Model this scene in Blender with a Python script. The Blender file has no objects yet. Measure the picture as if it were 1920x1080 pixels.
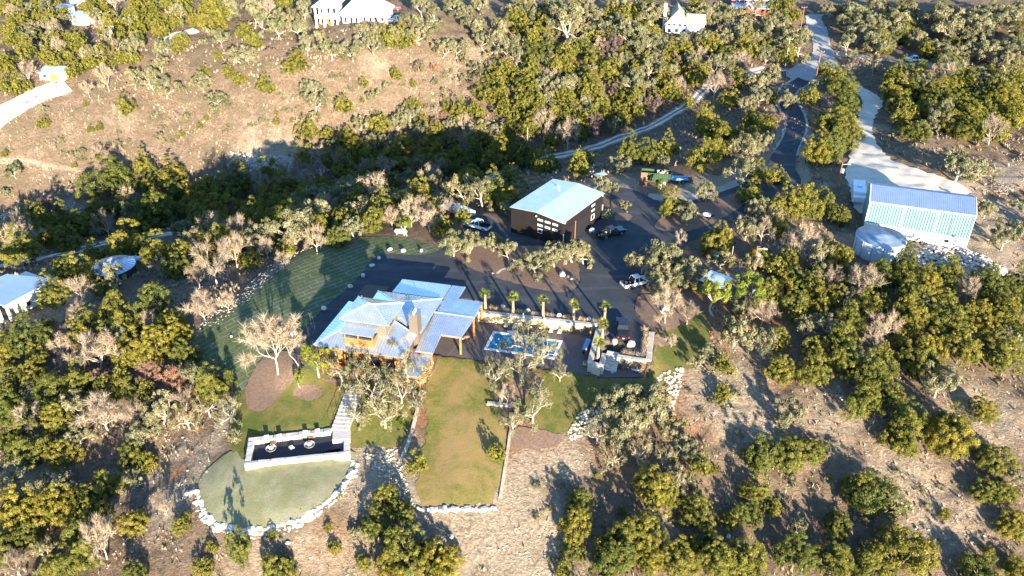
import bpy, bmesh, math, random
import numpy as np
from mathutils import Vector, Matrix, Euler
from mathutils.geometry import delaunay_2d_cdt

sc = bpy.context.scene
col = sc.collection
R = math.radians
rnd = random.Random(7)
rng = np.random.default_rng(11)

# ------------------------------------------------------------------ camera, world, sun, exposure
FPX = 1553.0; PITCH = R(32.0); CAMH = 78.0
cam_d = bpy.data.cameras.new('camera'); cam = bpy.data.objects.new('camera', cam_d); col.objects.link(cam)
cam.location = (0, 0, CAMH); cam.rotation_euler = (R(90) - PITCH, 0, 0)
cam_d.sensor_width = 36.0; cam_d.lens = 36.0 * FPX / 1920.0
cam_d.clip_start = 1.0; cam_d.clip_end = 3000.0
sc.camera = cam

SUN_EL = R(11.8); SUN_AZ = R(18.5)          # the sun stands behind the camera, 18 degrees to its right
world = bpy.data.worlds.new('World'); sc.world = world; world.use_nodes = True
wn = world.node_tree.nodes; wl = world.node_tree.links
bg = wn['Background']
sky = wn.new('ShaderNodeTexSky'); sky.sky_type = 'NISHITA'; sky.sun_disc = False
sky.sun_elevation = SUN_EL; sky.sun_rotation = R(180) - SUN_AZ
sky.air_density = 1.0; sky.dust_density = 0.1; sky.ozone_density = 4.5
wl.new(sky.outputs[0], bg.inputs[0]); bg.inputs[1].default_value = 0.135
sl = bpy.data.lights.new('sun', 'SUN'); sl.energy = 5.0; sl.angle = R(0.53); sl.color = (1.0, 0.88, 0.71)
sun = bpy.data.objects.new('sun', sl); col.objects.link(sun)
L = Vector((-math.sin(SUN_AZ) * math.cos(SUN_EL), math.cos(SUN_AZ) * math.cos(SUN_EL), -math.sin(SUN_EL)))
sun.rotation_euler = L.to_track_quat('-Z', 'Y').to_euler(); sun.location = (60, -100, 150)
sc.view_settings.view_transform = 'Standard'; sc.view_settings.look = 'None'
sc.view_settings.exposure = 1.88; sc.view_settings.gamma = 1.0
try: sc.view_settings.use_curve_mapping = False
except Exception: pass
sc.render.engine = 'CYCLES'
sc.cycles.max_bounces = 6; sc.cycles.diffuse_bounces = 2; sc.cycles.glossy_bounces = 3
sc.cycles.transmission_bounces = 3; sc.cycles.transparent_max_bounces = 6
sc.cycles.use_denoising = True

# ------------------------------------------------------------------ materials
def srgb(r, g, b):
    f = lambda c: (c / 255 / 12.92) if c / 255 <= 0.04045 else ((c / 255 + 0.055) / 1.055) ** 2.4
    return (f(r), f(g), f(b))
def newmat(name):
    m = bpy.data.materials.new(name); m.use_nodes = True
    nt = m.node_tree; b = nt.nodes['Principled BSDF']
    return m, nt, b
def NN(nt, t, **kw):
    n = nt.nodes.new(t)
    for k, v in kw.items(): setattr(n, k, v)
    return n
def noise(nt, scale, detail=4, rough=0.55, coord='Object', vec=None, dist=0.0):
    n = NN(nt, 'ShaderNodeTexNoise'); n.inputs['Scale'].default_value = scale
    n.inputs['Detail'].default_value = detail; n.inputs['Roughness'].default_value = rough
    n.inputs['Distortion'].default_value = dist
    if vec is None:
        tc = NN(nt, 'ShaderNodeTexCoord'); vec = tc.outputs[coord]
    nt.links.new(vec, n.inputs['Vector']); return n
def ramp(nt, src, stops):
    r = NN(nt, 'ShaderNodeValToRGB'); e = r.color_ramp.elements
    while len(e) < len(stops): e.new(0.5)
    for i, (p, c) in enumerate(stops):
        e[i].position = p; e[i].color = (c, c, c, 1) if isinstance(c, (int, float)) else (*c, 1)
    nt.links.new(src, r.inputs[0]); return r.outputs[0]
def mix(nt, fac, a, b, mode='MIX'):
    m = NN(nt, 'ShaderNodeMix'); m.data_type = 'RGBA'; m.blend_type = mode
    for sock, v in ((m.inputs[0], fac), (m.inputs[6], a), (m.inputs[7], b)):
        if hasattr(v, 'links') or isinstance(v, bpy.types.NodeSocket): nt.links.new(v, sock)
        elif isinstance(v, (int, float)): sock.default_value = v if sock == m.inputs[0] else (v, v, v, 1)
        else: sock.default_value = (*v, 1)
    return m.outputs[2]
def bump(nt, b, h, strength=0.3, dist=0.1):
    n = NN(nt, 'ShaderNodeBump'); n.inputs['Strength'].default_value = strength; n.inputs['Distance'].default_value = dist
    nt.links.new(h, n.inputs['Height']); nt.links.new(n.outputs[0], b.inputs['Normal'])
def mat(name, c, rough=0.7, metal=0.0, var=0.15, scale=2.0, bmp=0.0, bscale=20.0, spec=0.4, island=0.0):
    """plain material with a gentle two-scale colour variation and optional relief"""
    m, nt, b = newmat(name)
    n1 = noise(nt, scale, 5, 0.6); n2 = noise(nt, scale * 7, 3, 0.6)
    f = ramp(nt, n1.outputs[0], [(0.3, 1 - var), (0.7, 1 + var)])
    f2 = ramp(nt, n2.outputs[0], [(0.3, 1 - var * 0.6), (0.7, 1 + var * 0.6)])
    cc = mix(nt, 1.0, c, f, 'MULTIPLY'); cc = mix(nt, 1.0, cc, f2, 'MULTIPLY')
    if island:
        oi = NN(nt, 'ShaderNodeObjectInfo')
        fr = ramp(nt, oi.outputs['Random'], [(0.0, 1 - island), (1.0, 1 + island)])
        cc = mix(nt, 1.0, cc, fr, 'MULTIPLY')
    nt.links.new(cc, b.inputs['Base Color'])
    b.inputs['Roughness'].default_value = rough; b.inputs['Metallic'].default_value = metal
    b.inputs['Specular IOR Level'].default_value = spec
    if bmp: bump(nt, b, noise(nt, bscale, 4).outputs[0], bmp, 0.05)
    return m

def ground_mat():
    m, nt, b = newmat('ground')
    A = lambda n: (lambda a: (setattr(a, 'attribute_name', n), a)[1].outputs['Fac'])(NN(nt, 'ShaderNodeAttribute'))
    big = noise(nt, 0.05, 6, 0.6).outputs[0]; mid = noise(nt, 0.45, 6, 0.65).outputs[0]
    fine = noise(nt, 2.6, 5, 0.7).outputs[0]; vfine = noise(nt, 9.0, 3, 0.7).outputs[0]
    # dry grass, pinkish tan, with paler and darker drifts
    g = mix(nt, ramp(nt, mid, [(0.32, 0.0), (0.68, 1.0)]), (0.27, 0.18, 0.115), (0.40, 0.285, 0.19))
    clump = noise(nt, 1.15, 4, 0.75, dist=0.6).outputs[0]
    g = mix(nt, ramp(nt, clump, [(0.50, 0.0), (0.60, 0.75)]), g, (0.20, 0.145, 0.085))
    g = mix(nt, ramp(nt, fine, [(0.50, 0.0), (0.64, 0.8)]), g, (0.115, 0.085, 0.05))
    g = mix(nt, ramp(nt, noise(nt, 0.13, 6, 0.7, dist=0.8).outputs[0], [(0.46, 0.0), (0.60, 0.65)]), g, (0.185, 0.145, 0.085))
    # bare leaf litter and soil
    s = mix(nt, ramp(nt, fine, [(0.35, 0.0), (0.65, 1.0)]), (0.15, 0.098, 0.06), (0.37, 0.26, 0.17))
    s = mix(nt, ramp(nt, clump, [(0.50, 0.0), (0.60, 0.75)]), s, (0.11, 0.08, 0.05))
    s = mix(nt, ramp(nt, vfine, [(0.60, 0.0), (0.66, 0.8)]), s, (0.55, 0.50, 0.43))
    # limestone and caliche
    p = mix(nt, ramp(nt, fine, [(0.35, 0.0), (0.62, 1.0)]), (0.33, 0.235, 0.15), (0.57, 0.46, 0.325))
    p = mix(nt, ramp(nt, clump, [(0.54, 0.0), (0.64, 0.7)]), p, (0.22, 0.16, 0.10))
    p = mix(nt, ramp(nt, vfine, [(0.55, 0.0), (0.75, 0.6)]), p, (0.20, 0.155, 0.115))
    def edge(att, k=1.6):
        mm = NN(nt, 'ShaderNodeMath', operation='MULTIPLY_ADD'); nt.links.new(mid, mm.inputs[0]); mm.inputs[1].default_value = 0.9
        nt.links.new(att, mm.inputs[2]); m2 = NN(nt, 'ShaderNodeMath', operation='MULTIPLY_ADD')
        nt.links.new(fine, m2.inputs[0]); m2.inputs[1].default_value = 0.6; nt.links.new(mm.outputs[0], m2.inputs[2])
        return thr(m2.outputs[0])
    def thr(v):
        mr = NN(nt, 'ShaderNodeMapRange'); nt.links.new(v, mr.inputs[0])
        mr.inputs[1].default_value = 1.0; mr.inputs[2].default_value = 1.45; return mr.outputs[0]
    c = mix(nt, edge(A('soil')), g, s)
    red = mix(nt, ramp(nt, fine, [(0.35, 0.0), (0.65, 1.0)]), (0.25, 0.12, 0.06), (0.42, 0.24, 0.14))
    c = mix(nt, edge(A('red')), c, red)
    c = mix(nt, edge(A('pale')), c, p)
    nt.links.new(c, b.inputs['Base Color']); b.inputs['Roughness'].default_value = 0.95
    b.inputs['Specular IOR Level'].default_value = 0.1
    add = NN(nt, 'ShaderNodeMath', operation='ADD'); nt.links.new(fine, add.inputs[0]); nt.links.new(vfine, add.inputs[1])
    a2 = NN(nt, 'ShaderNodeMath', operation='MULTIPLY_ADD'); nt.links.new(clump, a2.inputs[0]); a2.inputs[1].default_value = 2.0; nt.links.new(add.outputs[0], a2.inputs[2])
    bump(nt, b, a2.outputs[0], 1.0, 0.35)
    return m

def lawn_mat(name, c1, c2, c3, sc1=0.35, stripes=False, thr=(0.42, 0.6)):
    m, nt, b = newmat(name)
    mid = noise(nt, sc1, 6, 0.68, dist=0.5).outputs[0]; fine = noise(nt, 3.2, 5, 0.75).outputs[0]; vf = noise(nt, 14, 3, 0.7).outputs[0]
    c = mix(nt, ramp(nt, mid, [(thr[0], 0), (thr[1], 1)]), c1, c2)
    c = mix(nt, ramp(nt, fine, [(0.40, 0), (0.70, 0.8)]), c, c3)
    c = mix(nt, ramp(nt, noise(nt, 0.9, 5, 0.8, dist=1.0).outputs[0], [(0.52, 0), (0.66, 0.75)]), c, (c3[0] * 1.25, c3[1] * 1.05, c3[2] * 1.4))
    c = mix(nt, 1.0, c, ramp(nt, vf, [(0.3, 0.65), (0.7, 1.3)]), 'MULTIPLY')
    if stripes:   # pale joints between strips of turf
        tc = NN(nt, 'ShaderNodeTexCoord'); mp = NN(nt, 'ShaderNodeMapping'); mp.inputs['Rotation'].default_value = (0, 0, R(-37))
        nt.links.new(tc.outputs['Object'], mp.inputs[0])
        br = NN(nt, 'ShaderNodeTexBrick'); nt.links.new(mp.outputs[0], br.inputs['Vector'])
        br.inputs['Scale'].default_value = 1.0; br.inputs['Brick Width'].default_value = 3.6; br.inputs['Row Height'].default_value = 1.25
        br.inputs['Mortar Size'].default_value = 0.10; br.inputs['Mortar Smooth'].default_value = 0.6
        br.inputs['Color1'].default_value = br.inputs['Color2'].default_value = (0, 0, 0, 1); br.inputs['Mortar'].default_value = (1, 1, 1, 1)
        f = mix(nt, 1.0, br.outputs[0], ramp(nt, mid, [(0.36, 0.1), (0.60, 0.85)]), 'MULTIPLY')
        c = mix(nt, f, c, (0.30, 0.32, 0.25))
    nt.links.new(c, b.inputs['Base Color']); b.inputs['Roughness'].default_value = 0.95; b.inputs['Specular IOR Level'].default_value = 0.1
    add = NN(nt, 'ShaderNodeMath', operation='ADD'); nt.links.new(fine, add.inputs[0]); nt.links.new(vf, add.inputs[1])
    bump(nt, b, add.outputs[0], 0.9, 0.12)
    return m

def leaf_mat(name, ca, cb, cc, trans=0.25, k0=(0.62, 0.74, 0.95), k1=(1.3, 1.12, 0.95)):
    m, nt, b = newmat(name); nt.nodes.remove(b)
    out = [n for n in nt.nodes if n.type == 'OUTPUT_MATERIAL'][0]
    at = NN(nt, 'ShaderNodeAttribute'); at.attribute_name = 'tint'
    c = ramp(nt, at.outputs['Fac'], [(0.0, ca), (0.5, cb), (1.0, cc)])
    oi = NN(nt, 'ShaderNodeObjectInfo')
    k = ramp(nt, oi.outputs['Random'], [(0.0, k0), (0.5, (1.0, 1.0, 1.0)), (1.0, k1)])
    c = mix(nt, 1.0, c, k, 'MULTIPLY')
    d = NN(nt, 'ShaderNodeBsdfDiffuse'); t = NN(nt, 'ShaderNodeBsdfTranslucent'); ms = NN(nt, 'ShaderNodeMixShader')
    nt.links.new(c, d.inputs[0]); nt.links.new(c, t.inputs[0]); ms.inputs[0].default_value = trans
    nt.links.new(d.outputs[0], ms.inputs[1]); nt.links.new(t.outputs[0], ms.inputs[2]); nt.links.new(ms.outputs[0], out.inputs[0])
    return m

def metal_roof(name, c, rough=0.38, metal=0.75, var=0.06):
    m, nt, b = newmat(name)
    n1 = noise(nt, 0.6, 3, 0.5).outputs[0]; n2 = noise(nt, 6, 3, 0.6).outputs[0]
    cc = mix(nt, 1.0, c, ramp(nt, n1, [(0.3, 1 - var), (0.7, 1 + var)]), 'MULTIPLY')
    cc = mix(nt, 1.0, cc, ramp(nt, n2, [(0.3, 0.95), (0.7, 1.04)]), 'MULTIPLY')
    nt.links.new(cc, b.inputs['Base Color'])
    rr = ramp(nt, n1, [(0.3, rough - 0.05), (0.7, rough + 0.06)]); nt.links.new(rr, b.inputs['Roughness'])
    b.inputs['Metallic'].default_value = metal
    return m

def asphalt_mat():
    m, nt, b = newmat('asphalt')
    n1 = noise(nt, 0.25, 6, 0.65, dist=0.8).outputs[0]; n2 = noise(nt, 12, 3, 0.7).outputs[0]
    c = mix(nt, ramp(nt, n1, [(0.35, 0), (0.7, 1)]), (0.036, 0.041, 0.050), (0.060, 0.063, 0.068))
    tc = NN(nt, 'ShaderNodeTexCoord'); mp = NN(nt, 'ShaderNodeMapping'); mp.inputs['Rotation'].default_value = (0, 0, R(40)); mp.inputs['Scale'].default_value = (0.06, 0.38, 1)
    nt.links.new(tc.outputs['Object'], mp.inputs[0])
    n3 = noise(nt, 1.0, 4, 0.6, vec=mp.outputs[0]).outputs[0]
    c = mix(nt, ramp(nt, n3, [(0.52, 0), (0.70, 0.65)]), c, (0.105, 0.10, 0.09))   # dusty tyre tracks
    n4 = noise(nt, 0.7, 6, 0.75, dist=1.2).outputs[0]; c = mix(nt, ramp(nt, n4, [(0.60, 0), (0.72, 0.35)]), c, (0.13, 0.11, 0.085))
    c = mix(nt, 1.0, c, ramp(nt, n2, [(0.3, 0.75), (0.7, 1.25)]), 'MULTIPLY')
    nt.links.new(c, b.inputs['Base Color']); b.inputs['Roughness'].default_value = 0.85; b.inputs['Specular IOR Level'].default_value = 0.3
    bump(nt, b, n2, 0.5, 0.02); return m

def water_mat():
    m, nt, b = newmat('pool water')
    n = noise(nt, 0.9, 4, 0.6, dist=1.5).outputs[0]; v = NN(nt, 'ShaderNodeTexVoronoi'); v.feature = 'DISTANCE_TO_EDGE'
    tc = NN(nt, 'ShaderNodeTexCoord'); nt.links.new(tc.outputs['Object'], v.inputs['Vector']); v.inputs['Scale'].default_value = 1.5
    c = mix(nt, ramp(nt, n, [(0.35, 0), (0.65, 1)]), (0.012, 0.10, 0.19), (0.035, 0.24, 0.36))
    c = mix(nt, ramp(nt, v.outputs[0], [(0.0, 0.45), (0.10, 0)]), c, (0.10, 0.40, 0.50))  # pale cell edges: caustic light painted into the water colour
    nt.links.new(c, b.inputs['Base Color']); b.inputs['Roughness'].default_value = 0.06; b.inputs['IOR'].default_value = 1.33
    bump(nt, b, noise(nt, 3.0, 3).outputs[0], 0.15, 0.05); return m

def emis(name, c, s):
    m, nt, b = newmat(name); b.inputs['Base Color'].default_value = (*c, 1)
    b.inputs['Emission Color'].default_value = (*c, 1); b.inputs['Emission Strength'].default_value = s; return m

M = dict(
    ground=ground_mat(), asphalt=asphalt_mat(), water=water_mat(),
    lawn_dark=lawn_mat('turf lawn', (0.070, 0.105, 0.030), (0.125, 0.145, 0.065), (0.145, 0.16, 0.085), 0.22, True),
    lawn_green=lawn_mat('green lawn', (0.085, 0.125, 0.02), (0.22, 0.175, 0.06), (0.17, 0.145, 0.045)),
    lawn_tan=lawn_mat('drying lawn', (0.115, 0.145, 0.02), (0.33, 0.225, 0.085), (0.29, 0.22, 0.08), 0.15, thr=(0.42, 0.60)),
    lawn_grey=lawn_mat('dusty terrace lawn', (0.20, 0.225, 0.12), (0.31, 0.31, 0.21), (0.26, 0.22, 0.09), 0.25),
    mulch=mat('red brown mulch', (0.205, 0.13, 0.085), 0.95, var=0.35, scale=3, bmp=1.0, bscale=9),
    concrete_road=mat('weathered road', (0.36, 0.34, 0.31), 0.9, var=0.12, scale=0.6, bmp=0.3),
    caliche=mat('white caliche', (0.66, 0.57, 0.44), 0.95, var=0.12, scale=0.5, bmp=0.8, bscale=5),
    gravel=mat('pale gravel', (0.38, 0.33, 0.27), 0.95, var=0.18, scale=0.9, bmp=0.9, bscale=6),
    dirt=mat('track dirt', (0.27, 0.22, 0.17), 0.95, var=0.25, scale=1.2, bmp=0.9, bscale=6),
    deck=mat('dark patio concrete', (0.13, 0.105, 0.095), 0.7, var=0.10, scale=0.5, bmp=0.1),
    coping=mat('pale pool coping', (0.72, 0.72, 0.70), 0.6, var=0.05, scale=2),
    lime=mat('cut limestone', (0.50, 0.44, 0.35), 0.9, var=0.12, scale=1.4, bmp=0.6, bscale=6, island=0.13),
    limewarm=mat('warm limestone face', (0.58, 0.44, 0.25), 0.9, var=0.25, scale=1.6, bmp=0.8, bscale=5, island=0.2),
    limewhite=mat('white limestone', (0.56, 0.51, 0.44), 0.9, var=0.08, scale=1.2, bmp=0.6, bscale=5, island=0.08),
    roof=metal_roof('grey galvalume', (0.70, 0.75, 0.79), 0.26, 0.72),
    roof_white=metal_roof('pale metal roof', (0.70, 0.78, 0.83), 0.33, 0.45),
    roof_tank=metal_roof('tank roof blue', (0.58, 0.72, 0.82), 0.45, 0.0), roof_blue=metal_roof('light blue painted roof', (0.34, 0.46, 0.62), 0.33, 0.5),
    seam=metal_roof('seam metal', (0.42, 0.42, 0.41), 0.4, 0.7),
    barn_teal=mat('teal ribbed wall', (0.16, 0.26, 0.27), 0.5, var=0.05, scale=1),
    barn_trim=mat('cream trim', (0.78, 0.72, 0.62), 0.6, var=0.05),
    white=mat('white paint', (0.80, 0.79, 0.76), 0.6, var=0.05, scale=1),
    cream=mat('cream wall', (0.72, 0.66, 0.55), 0.8, var=0.06),
    wood=mat('orange cedar boards', (0.40, 0.165, 0.045), 0.65, var=0.35, scale=1.3, island=0.12),
    wood_dark=mat('dark stained wood', (0.13, 0.07, 0.04), 0.7, var=0.25),
    wood_grey=mat('grey weathered timber', (0.42, 0.36, 0.28), 0.9, var=0.25, scale=2, island=0.1),
    brown_roof=mat('brown shingle', (0.11, 0.075, 0.06), 0.85, var=0.2, scale=3, bmp=0.5, bscale=10),
    stucco=mat('taupe stucco', (0.13, 0.105, 0.075), 0.85, var=0.08, scale=2),
    board=mat('tan board and batten', (0.17, 0.14, 0.10), 0.8, var=0.12),
    black_metal=mat('black ribbed metal', (0.022, 0.019, 0.017), 0.45, 0.0, var=0.2, scale=1.2),
    black=mat('black', (0.02, 0.02, 0.022), 0.5, var=0.1),
    rubber=mat('tyre rubber', (0.03, 0.03, 0.03), 0.85, var=0.1),
    rim=mat('wheel rim', (0.5, 0.5, 0.5), 0.35, 0.8, var=0.05),
    glass=mat('dark glass', (0.02, 0.03, 0.04), 0.08, 0.0, var=0.05, spec=0.7),
    paint_black=mat('black car paint', (0.018, 0.018, 0.02), 0.18, 0.0, var=0.05, spec=0.7),
    paint_white=mat('white car paint', (0.80, 0.80, 0.80), 0.25, 0.0, var=0.02, spec=0.6),
    paint_red=mat('red car paint', (0.42, 0.03, 0.02), 0.3, var=0.05),
    paint_blue=mat('blue car paint', (0.06, 0.14, 0.24), 0.3, var=0.05),
    lamp_red=mat('red lamp glass', (0.6, 0.02, 0.015), 0.3, var=0.02),
    chrome=mat('bright metal', (0.6, 0.6, 0.6), 0.25, 0.9, var=0.03),
    tank=mat('galvanised tank wall', (0.60, 0.65, 0.68), 0.5, 0.1, var=0.08, scale=1),
    tank_dark=mat('dark green tank wall', (0.045, 0.06, 0.055), 0.5, 0.2, var=0.1),
    green_steel=mat('green steel', (0.035, 0.075, 0.03), 0.6, var=0.3, scale=1.5),
    rust=mat('rusty steel', (0.26, 0.13, 0.07), 0.85, var=0.4, scale=2),
    tarp=mat('blue tarp', (0.10, 0.33, 0.60), 0.4, var=0.2, scale=1.5),
    pole=mat('creosote pole', (0.28, 0.12, 0.07), 0.85, var=0.2, scale=1),
    pole_grey=mat('grey pole', (0.36, 0.32, 0.27), 0.85, var=0.15),
    brick_red=mat('dark red wall', (0.24, 0.055, 0.04), 0.8, var=0.15),
    shingle=mat('grey green shingle', (0.30, 0.31, 0.22), 0.9, var=0.10, scale=3, bmp=0.4),
    cushion=mat('cream cushion', (0.66, 0.58, 0.46), 0.9, var=0.06),
    terracotta=mat('terracotta', (0.36, 0.13, 0.07), 0.8, var=0.1),
    firefloor=mat('dark terrace gravel', (0.032, 0.037, 0.048), 0.9, var=0.3, scale=6, bmp=0.5),
    stripe_w=mat('white canvas', (0.8, 0.8, 0.8), 0.8, var=0.03), blue_cloth=mat('blue cloth', (0.03, 0.15, 0.5), 0.8, var=0.05),
    bark=mat('pale oak bark', (0.46, 0.37, 0.28), 0.9, var=0.3, scale=2, bmp=0.5),
    bark_pale=mat('sunbleached bark', (0.47, 0.38, 0.29), 0.9, var=0.2, scale=2),
    bark_dark=mat('juniper bark', (0.22, 0.16, 0.12), 0.9, var=0.3, scale=2),
    palm_bark=mat('palm trunk', (0.33, 0.24, 0.16), 0.95, var=0.3, scale=5, bmp=1.0, bscale=12),
    twig=leaf_mat('bare twigs', (0.27, 0.205, 0.14), (0.36, 0.28, 0.195), (0.45, 0.36, 0.26), 0.0, (0.75, 0.75, 0.75), (1.1, 1.08, 1.05)),
    twig_red=leaf_mat('russet twigs', (0.20, 0.115, 0.08), (0.29, 0.165, 0.11), (0.36, 0.245, 0.17), 0.15),
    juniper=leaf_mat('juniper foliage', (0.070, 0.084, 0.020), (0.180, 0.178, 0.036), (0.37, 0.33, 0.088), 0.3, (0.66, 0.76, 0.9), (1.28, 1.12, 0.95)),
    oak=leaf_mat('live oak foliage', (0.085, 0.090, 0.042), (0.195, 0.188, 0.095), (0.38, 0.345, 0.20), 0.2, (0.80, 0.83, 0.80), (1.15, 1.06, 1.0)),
    fresh=leaf_mat('fresh green foliage', (0.09, 0.14, 0.02), (0.16, 0.21, 0.03), (0.26, 0.29, 0.05), 0.3),
    palm=leaf_mat('palm fronds', (0.12, 0.17, 0.02), (0.22, 0.26, 0.04), (0.38, 0.36, 0.10), 0.3),
    tangrass=leaf_mat('tan grass', (0.34, 0.24, 0.13), (0.50, 0.37, 0.22), (0.62, 0.50, 0.33), 0.2),
)
M['light_blue'] = emis('underwater lamp', (0.05, 0.15, 1.0), 2.0)

# ------------------------------------------------------------------ mesh builder
class MB:
    def __init__(s): s.v = []; s.f = []; s.t = []
    def add(s, vs, fs):
        n = len(s.v); s.v += [tuple(v) for v in vs]; s.f += [tuple(i + n for i in f) for f in fs]; return s
    def box(s, x0, x1, y0, y1, z0, z1, jit=0.0):
        vs = [(x, y, z) for z in (z0, z1) for x, y in ((x0, y0), (x1, y0), (x1, y1), (x0, y1))]
        if jit: vs = [(a + rnd.uniform(-jit, jit), b + rnd.uniform(-jit, jit), c + rnd.uniform(-jit, jit)) for a, b, c in vs]
        return s.add(vs, [(3, 2, 1, 0), (4, 5, 6, 7), (0, 1, 5, 4), (1, 2, 6, 5), (2, 3, 7, 6), (3, 0, 4, 7)])
    def hexa(s, bot, top):
        return s.add(list(bot) + list(top), [(3, 2, 1, 0), (4, 5, 6, 7), (0, 1, 5, 4), (1, 2, 6, 5), (2, 3, 7, 6), (3, 0, 4, 7)])
    def prism(s, poly, z0, z1):
        n = len(poly); z0s = z0 if hasattr(z0, '__len__') else [z0] * n; z1s = z1 if hasattr(z1, '__len__') else [z1] * n
        vs = [(p[0], p[1], z) for p, z in zip(poly, z0s)] + [(p[0], p[1], z) for p, z in zip(poly, z1s)]
        return s.add(vs, [tuple(range(n - 1, -1, -1)), tuple(range(n, 2 * n))] + [(i, (i + 1) % n, n + (i + 1) % n, n + i) for i in range(n)])
    def slab(s, pts, th):      # a sloping polygon given by 3D points, thickened downwards
        n = len(pts); vs = [(p[0], p[1], p[2] - th) for p in pts] + [tuple(p) for p in pts]
        return s.add(vs, [tuple(range(n - 1, -1, -1)), tuple(range(n, 2 * n))] + [(i, (i + 1) % n, n + (i + 1) % n, n + i) for i in range(n)])
    def tube(s, p0, p1, r0, r1=None, n=6, cap=True):
        r1 = r0 if r1 is None else r1; p0 = Vector(p0); p1 = Vector(p1); d = (p1 - p0)
        if d.length < 1e-6: return s
        q = d.to_track_quat('Z', 'Y'); a = q @ Vector((1, 0, 0)); b = q @ Vector((0, 1, 0)); vs = []
        for p, r in ((p0, r0), (p1, r1)):
            for i in range(n):
                t = 2 * math.pi * i / n; vs.append(tuple(p + a * r * math.cos(t) + b * r * math.sin(t)))
        fs = [(i, (i + 1) % n, n + (i + 1) % n, n + i) for i in range(n)]
        if cap: fs += [tuple(range(n - 1, -1, -1)), tuple(range(n, 2 * n))]
        return s.add(vs, fs)
    def lathe(s, prof, n=24, c=(0, 0)):   # prof: (r, z)
        m = len(prof); vs = []
        for r, z in prof:
            for i in range(n):
                t = 2 * math.pi * i / n; vs.append((c[0] + r * math.cos(t), c[1] + r * math.sin(t), z))
        fs = [(k * n + i, k * n + (i + 1) % n, (k + 1) * n + (i + 1) % n, (k + 1) * n + i) for k in range(m - 1) for i in range(n)]
        return s.add(vs, fs)
    def mesh(s, name, m, smooth=False):
        me = bpy.data.meshes.new(name); me.from_pydata(s.v, [], s.f); me.update()
        if m: me.materials.append(m)
        if smooth: me.polygons.foreach_set('use_smooth', [True] * len(me.polygons))
        return me
    def build(s, name, m, parent=None, smooth=False):
        return link(name, s.mesh(name, m, smooth), parent)
def link(name, me, parent=None, loc=None, rz=None):
    o = bpy.data.objects.new(name, me); col.objects.link(o)
    if parent is not None: o.parent = parent
    if loc is not None: o.location = loc
    if rz is not None: o.rotation_euler = (0, 0, rz)
    return o
def tag(o, label=None, cat=None, group=None, kind=None):
    if label: o['label'] = label
    if cat: o['category'] = cat
    if group: o['group'] = group
    if kind: o['kind'] = kind
    return o
def thing(name, label, cat, loc=(0, 0, 0), rz=0.0, group=None):
    o = bpy.data.objects.new(name, None); col.objects.link(o); o.location = loc; o.rotation_euler = (0, 0, rz)
    o.empty_display_size = 0.5
    return tag(o, label, cat, group)
def bevel(me, w=0.05, seg=1):
    bm = bmesh.new(); bm.from_mesh(me); bmesh.ops.bevel(bm, geom=bm.edges[:], offset=w, segments=seg, affect='EDGES', clamp_overlap=True)
    bm.to_mesh(me); bm.free(); return me
def nmesh(name, V, Fq, m, tint=None, smooth=False):
    """fast mesh from numpy: V (n,3), Fq (k,3 or 4)"""
    me = bpy.data.meshes.new(name); n = len(V); k, c = Fq.shape
    me.vertices.add(n); me.vertices.foreach_set('co', np.asarray(V, dtype=np.float32).ravel())
    me.loops.add(k * c); me.loops.foreach_set('vertex_index', Fq.astype(np.int32).ravel())
    me.polygons.add(k); me.polygons.foreach_set('loop_start', np.arange(0, k * c, c, dtype=np.int32))
    try: me.polygons.foreach_set('loop_total', np.full(k, c, dtype=np.int32))
    except Exception: pass
    me.update(calc_edges=True); me.validate()
    if m: me.materials.append(m)
    if tint is not None:
        a = me.attributes.new('tint', 'FLOAT', 'FACE'); a.data.foreach_set('value', np.asarray(tint, dtype=np.float32))
    if smooth: me.polygons.foreach_set('use_smooth', [True] * len(me.polygons))
    return me

# ------------------------------------------------------------------ picture point -> place on a level
CP, SP = math.cos(PITCH), math.sin(PITCH)
def up(px, py, z=0.0):
    u = (px - 960) / FPX; v = (540 - py) / FPX
    d = (u, CP + v * SP, -SP + v * CP); t = (z - CAMH) / d[2]
    return Vector((d[0] * t, d[1] * t, z))
def scale_at(p):   # picture units per metre at a place
    return FPX / (p[1] * CP - (p[2] - CAMH) * SP)

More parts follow.
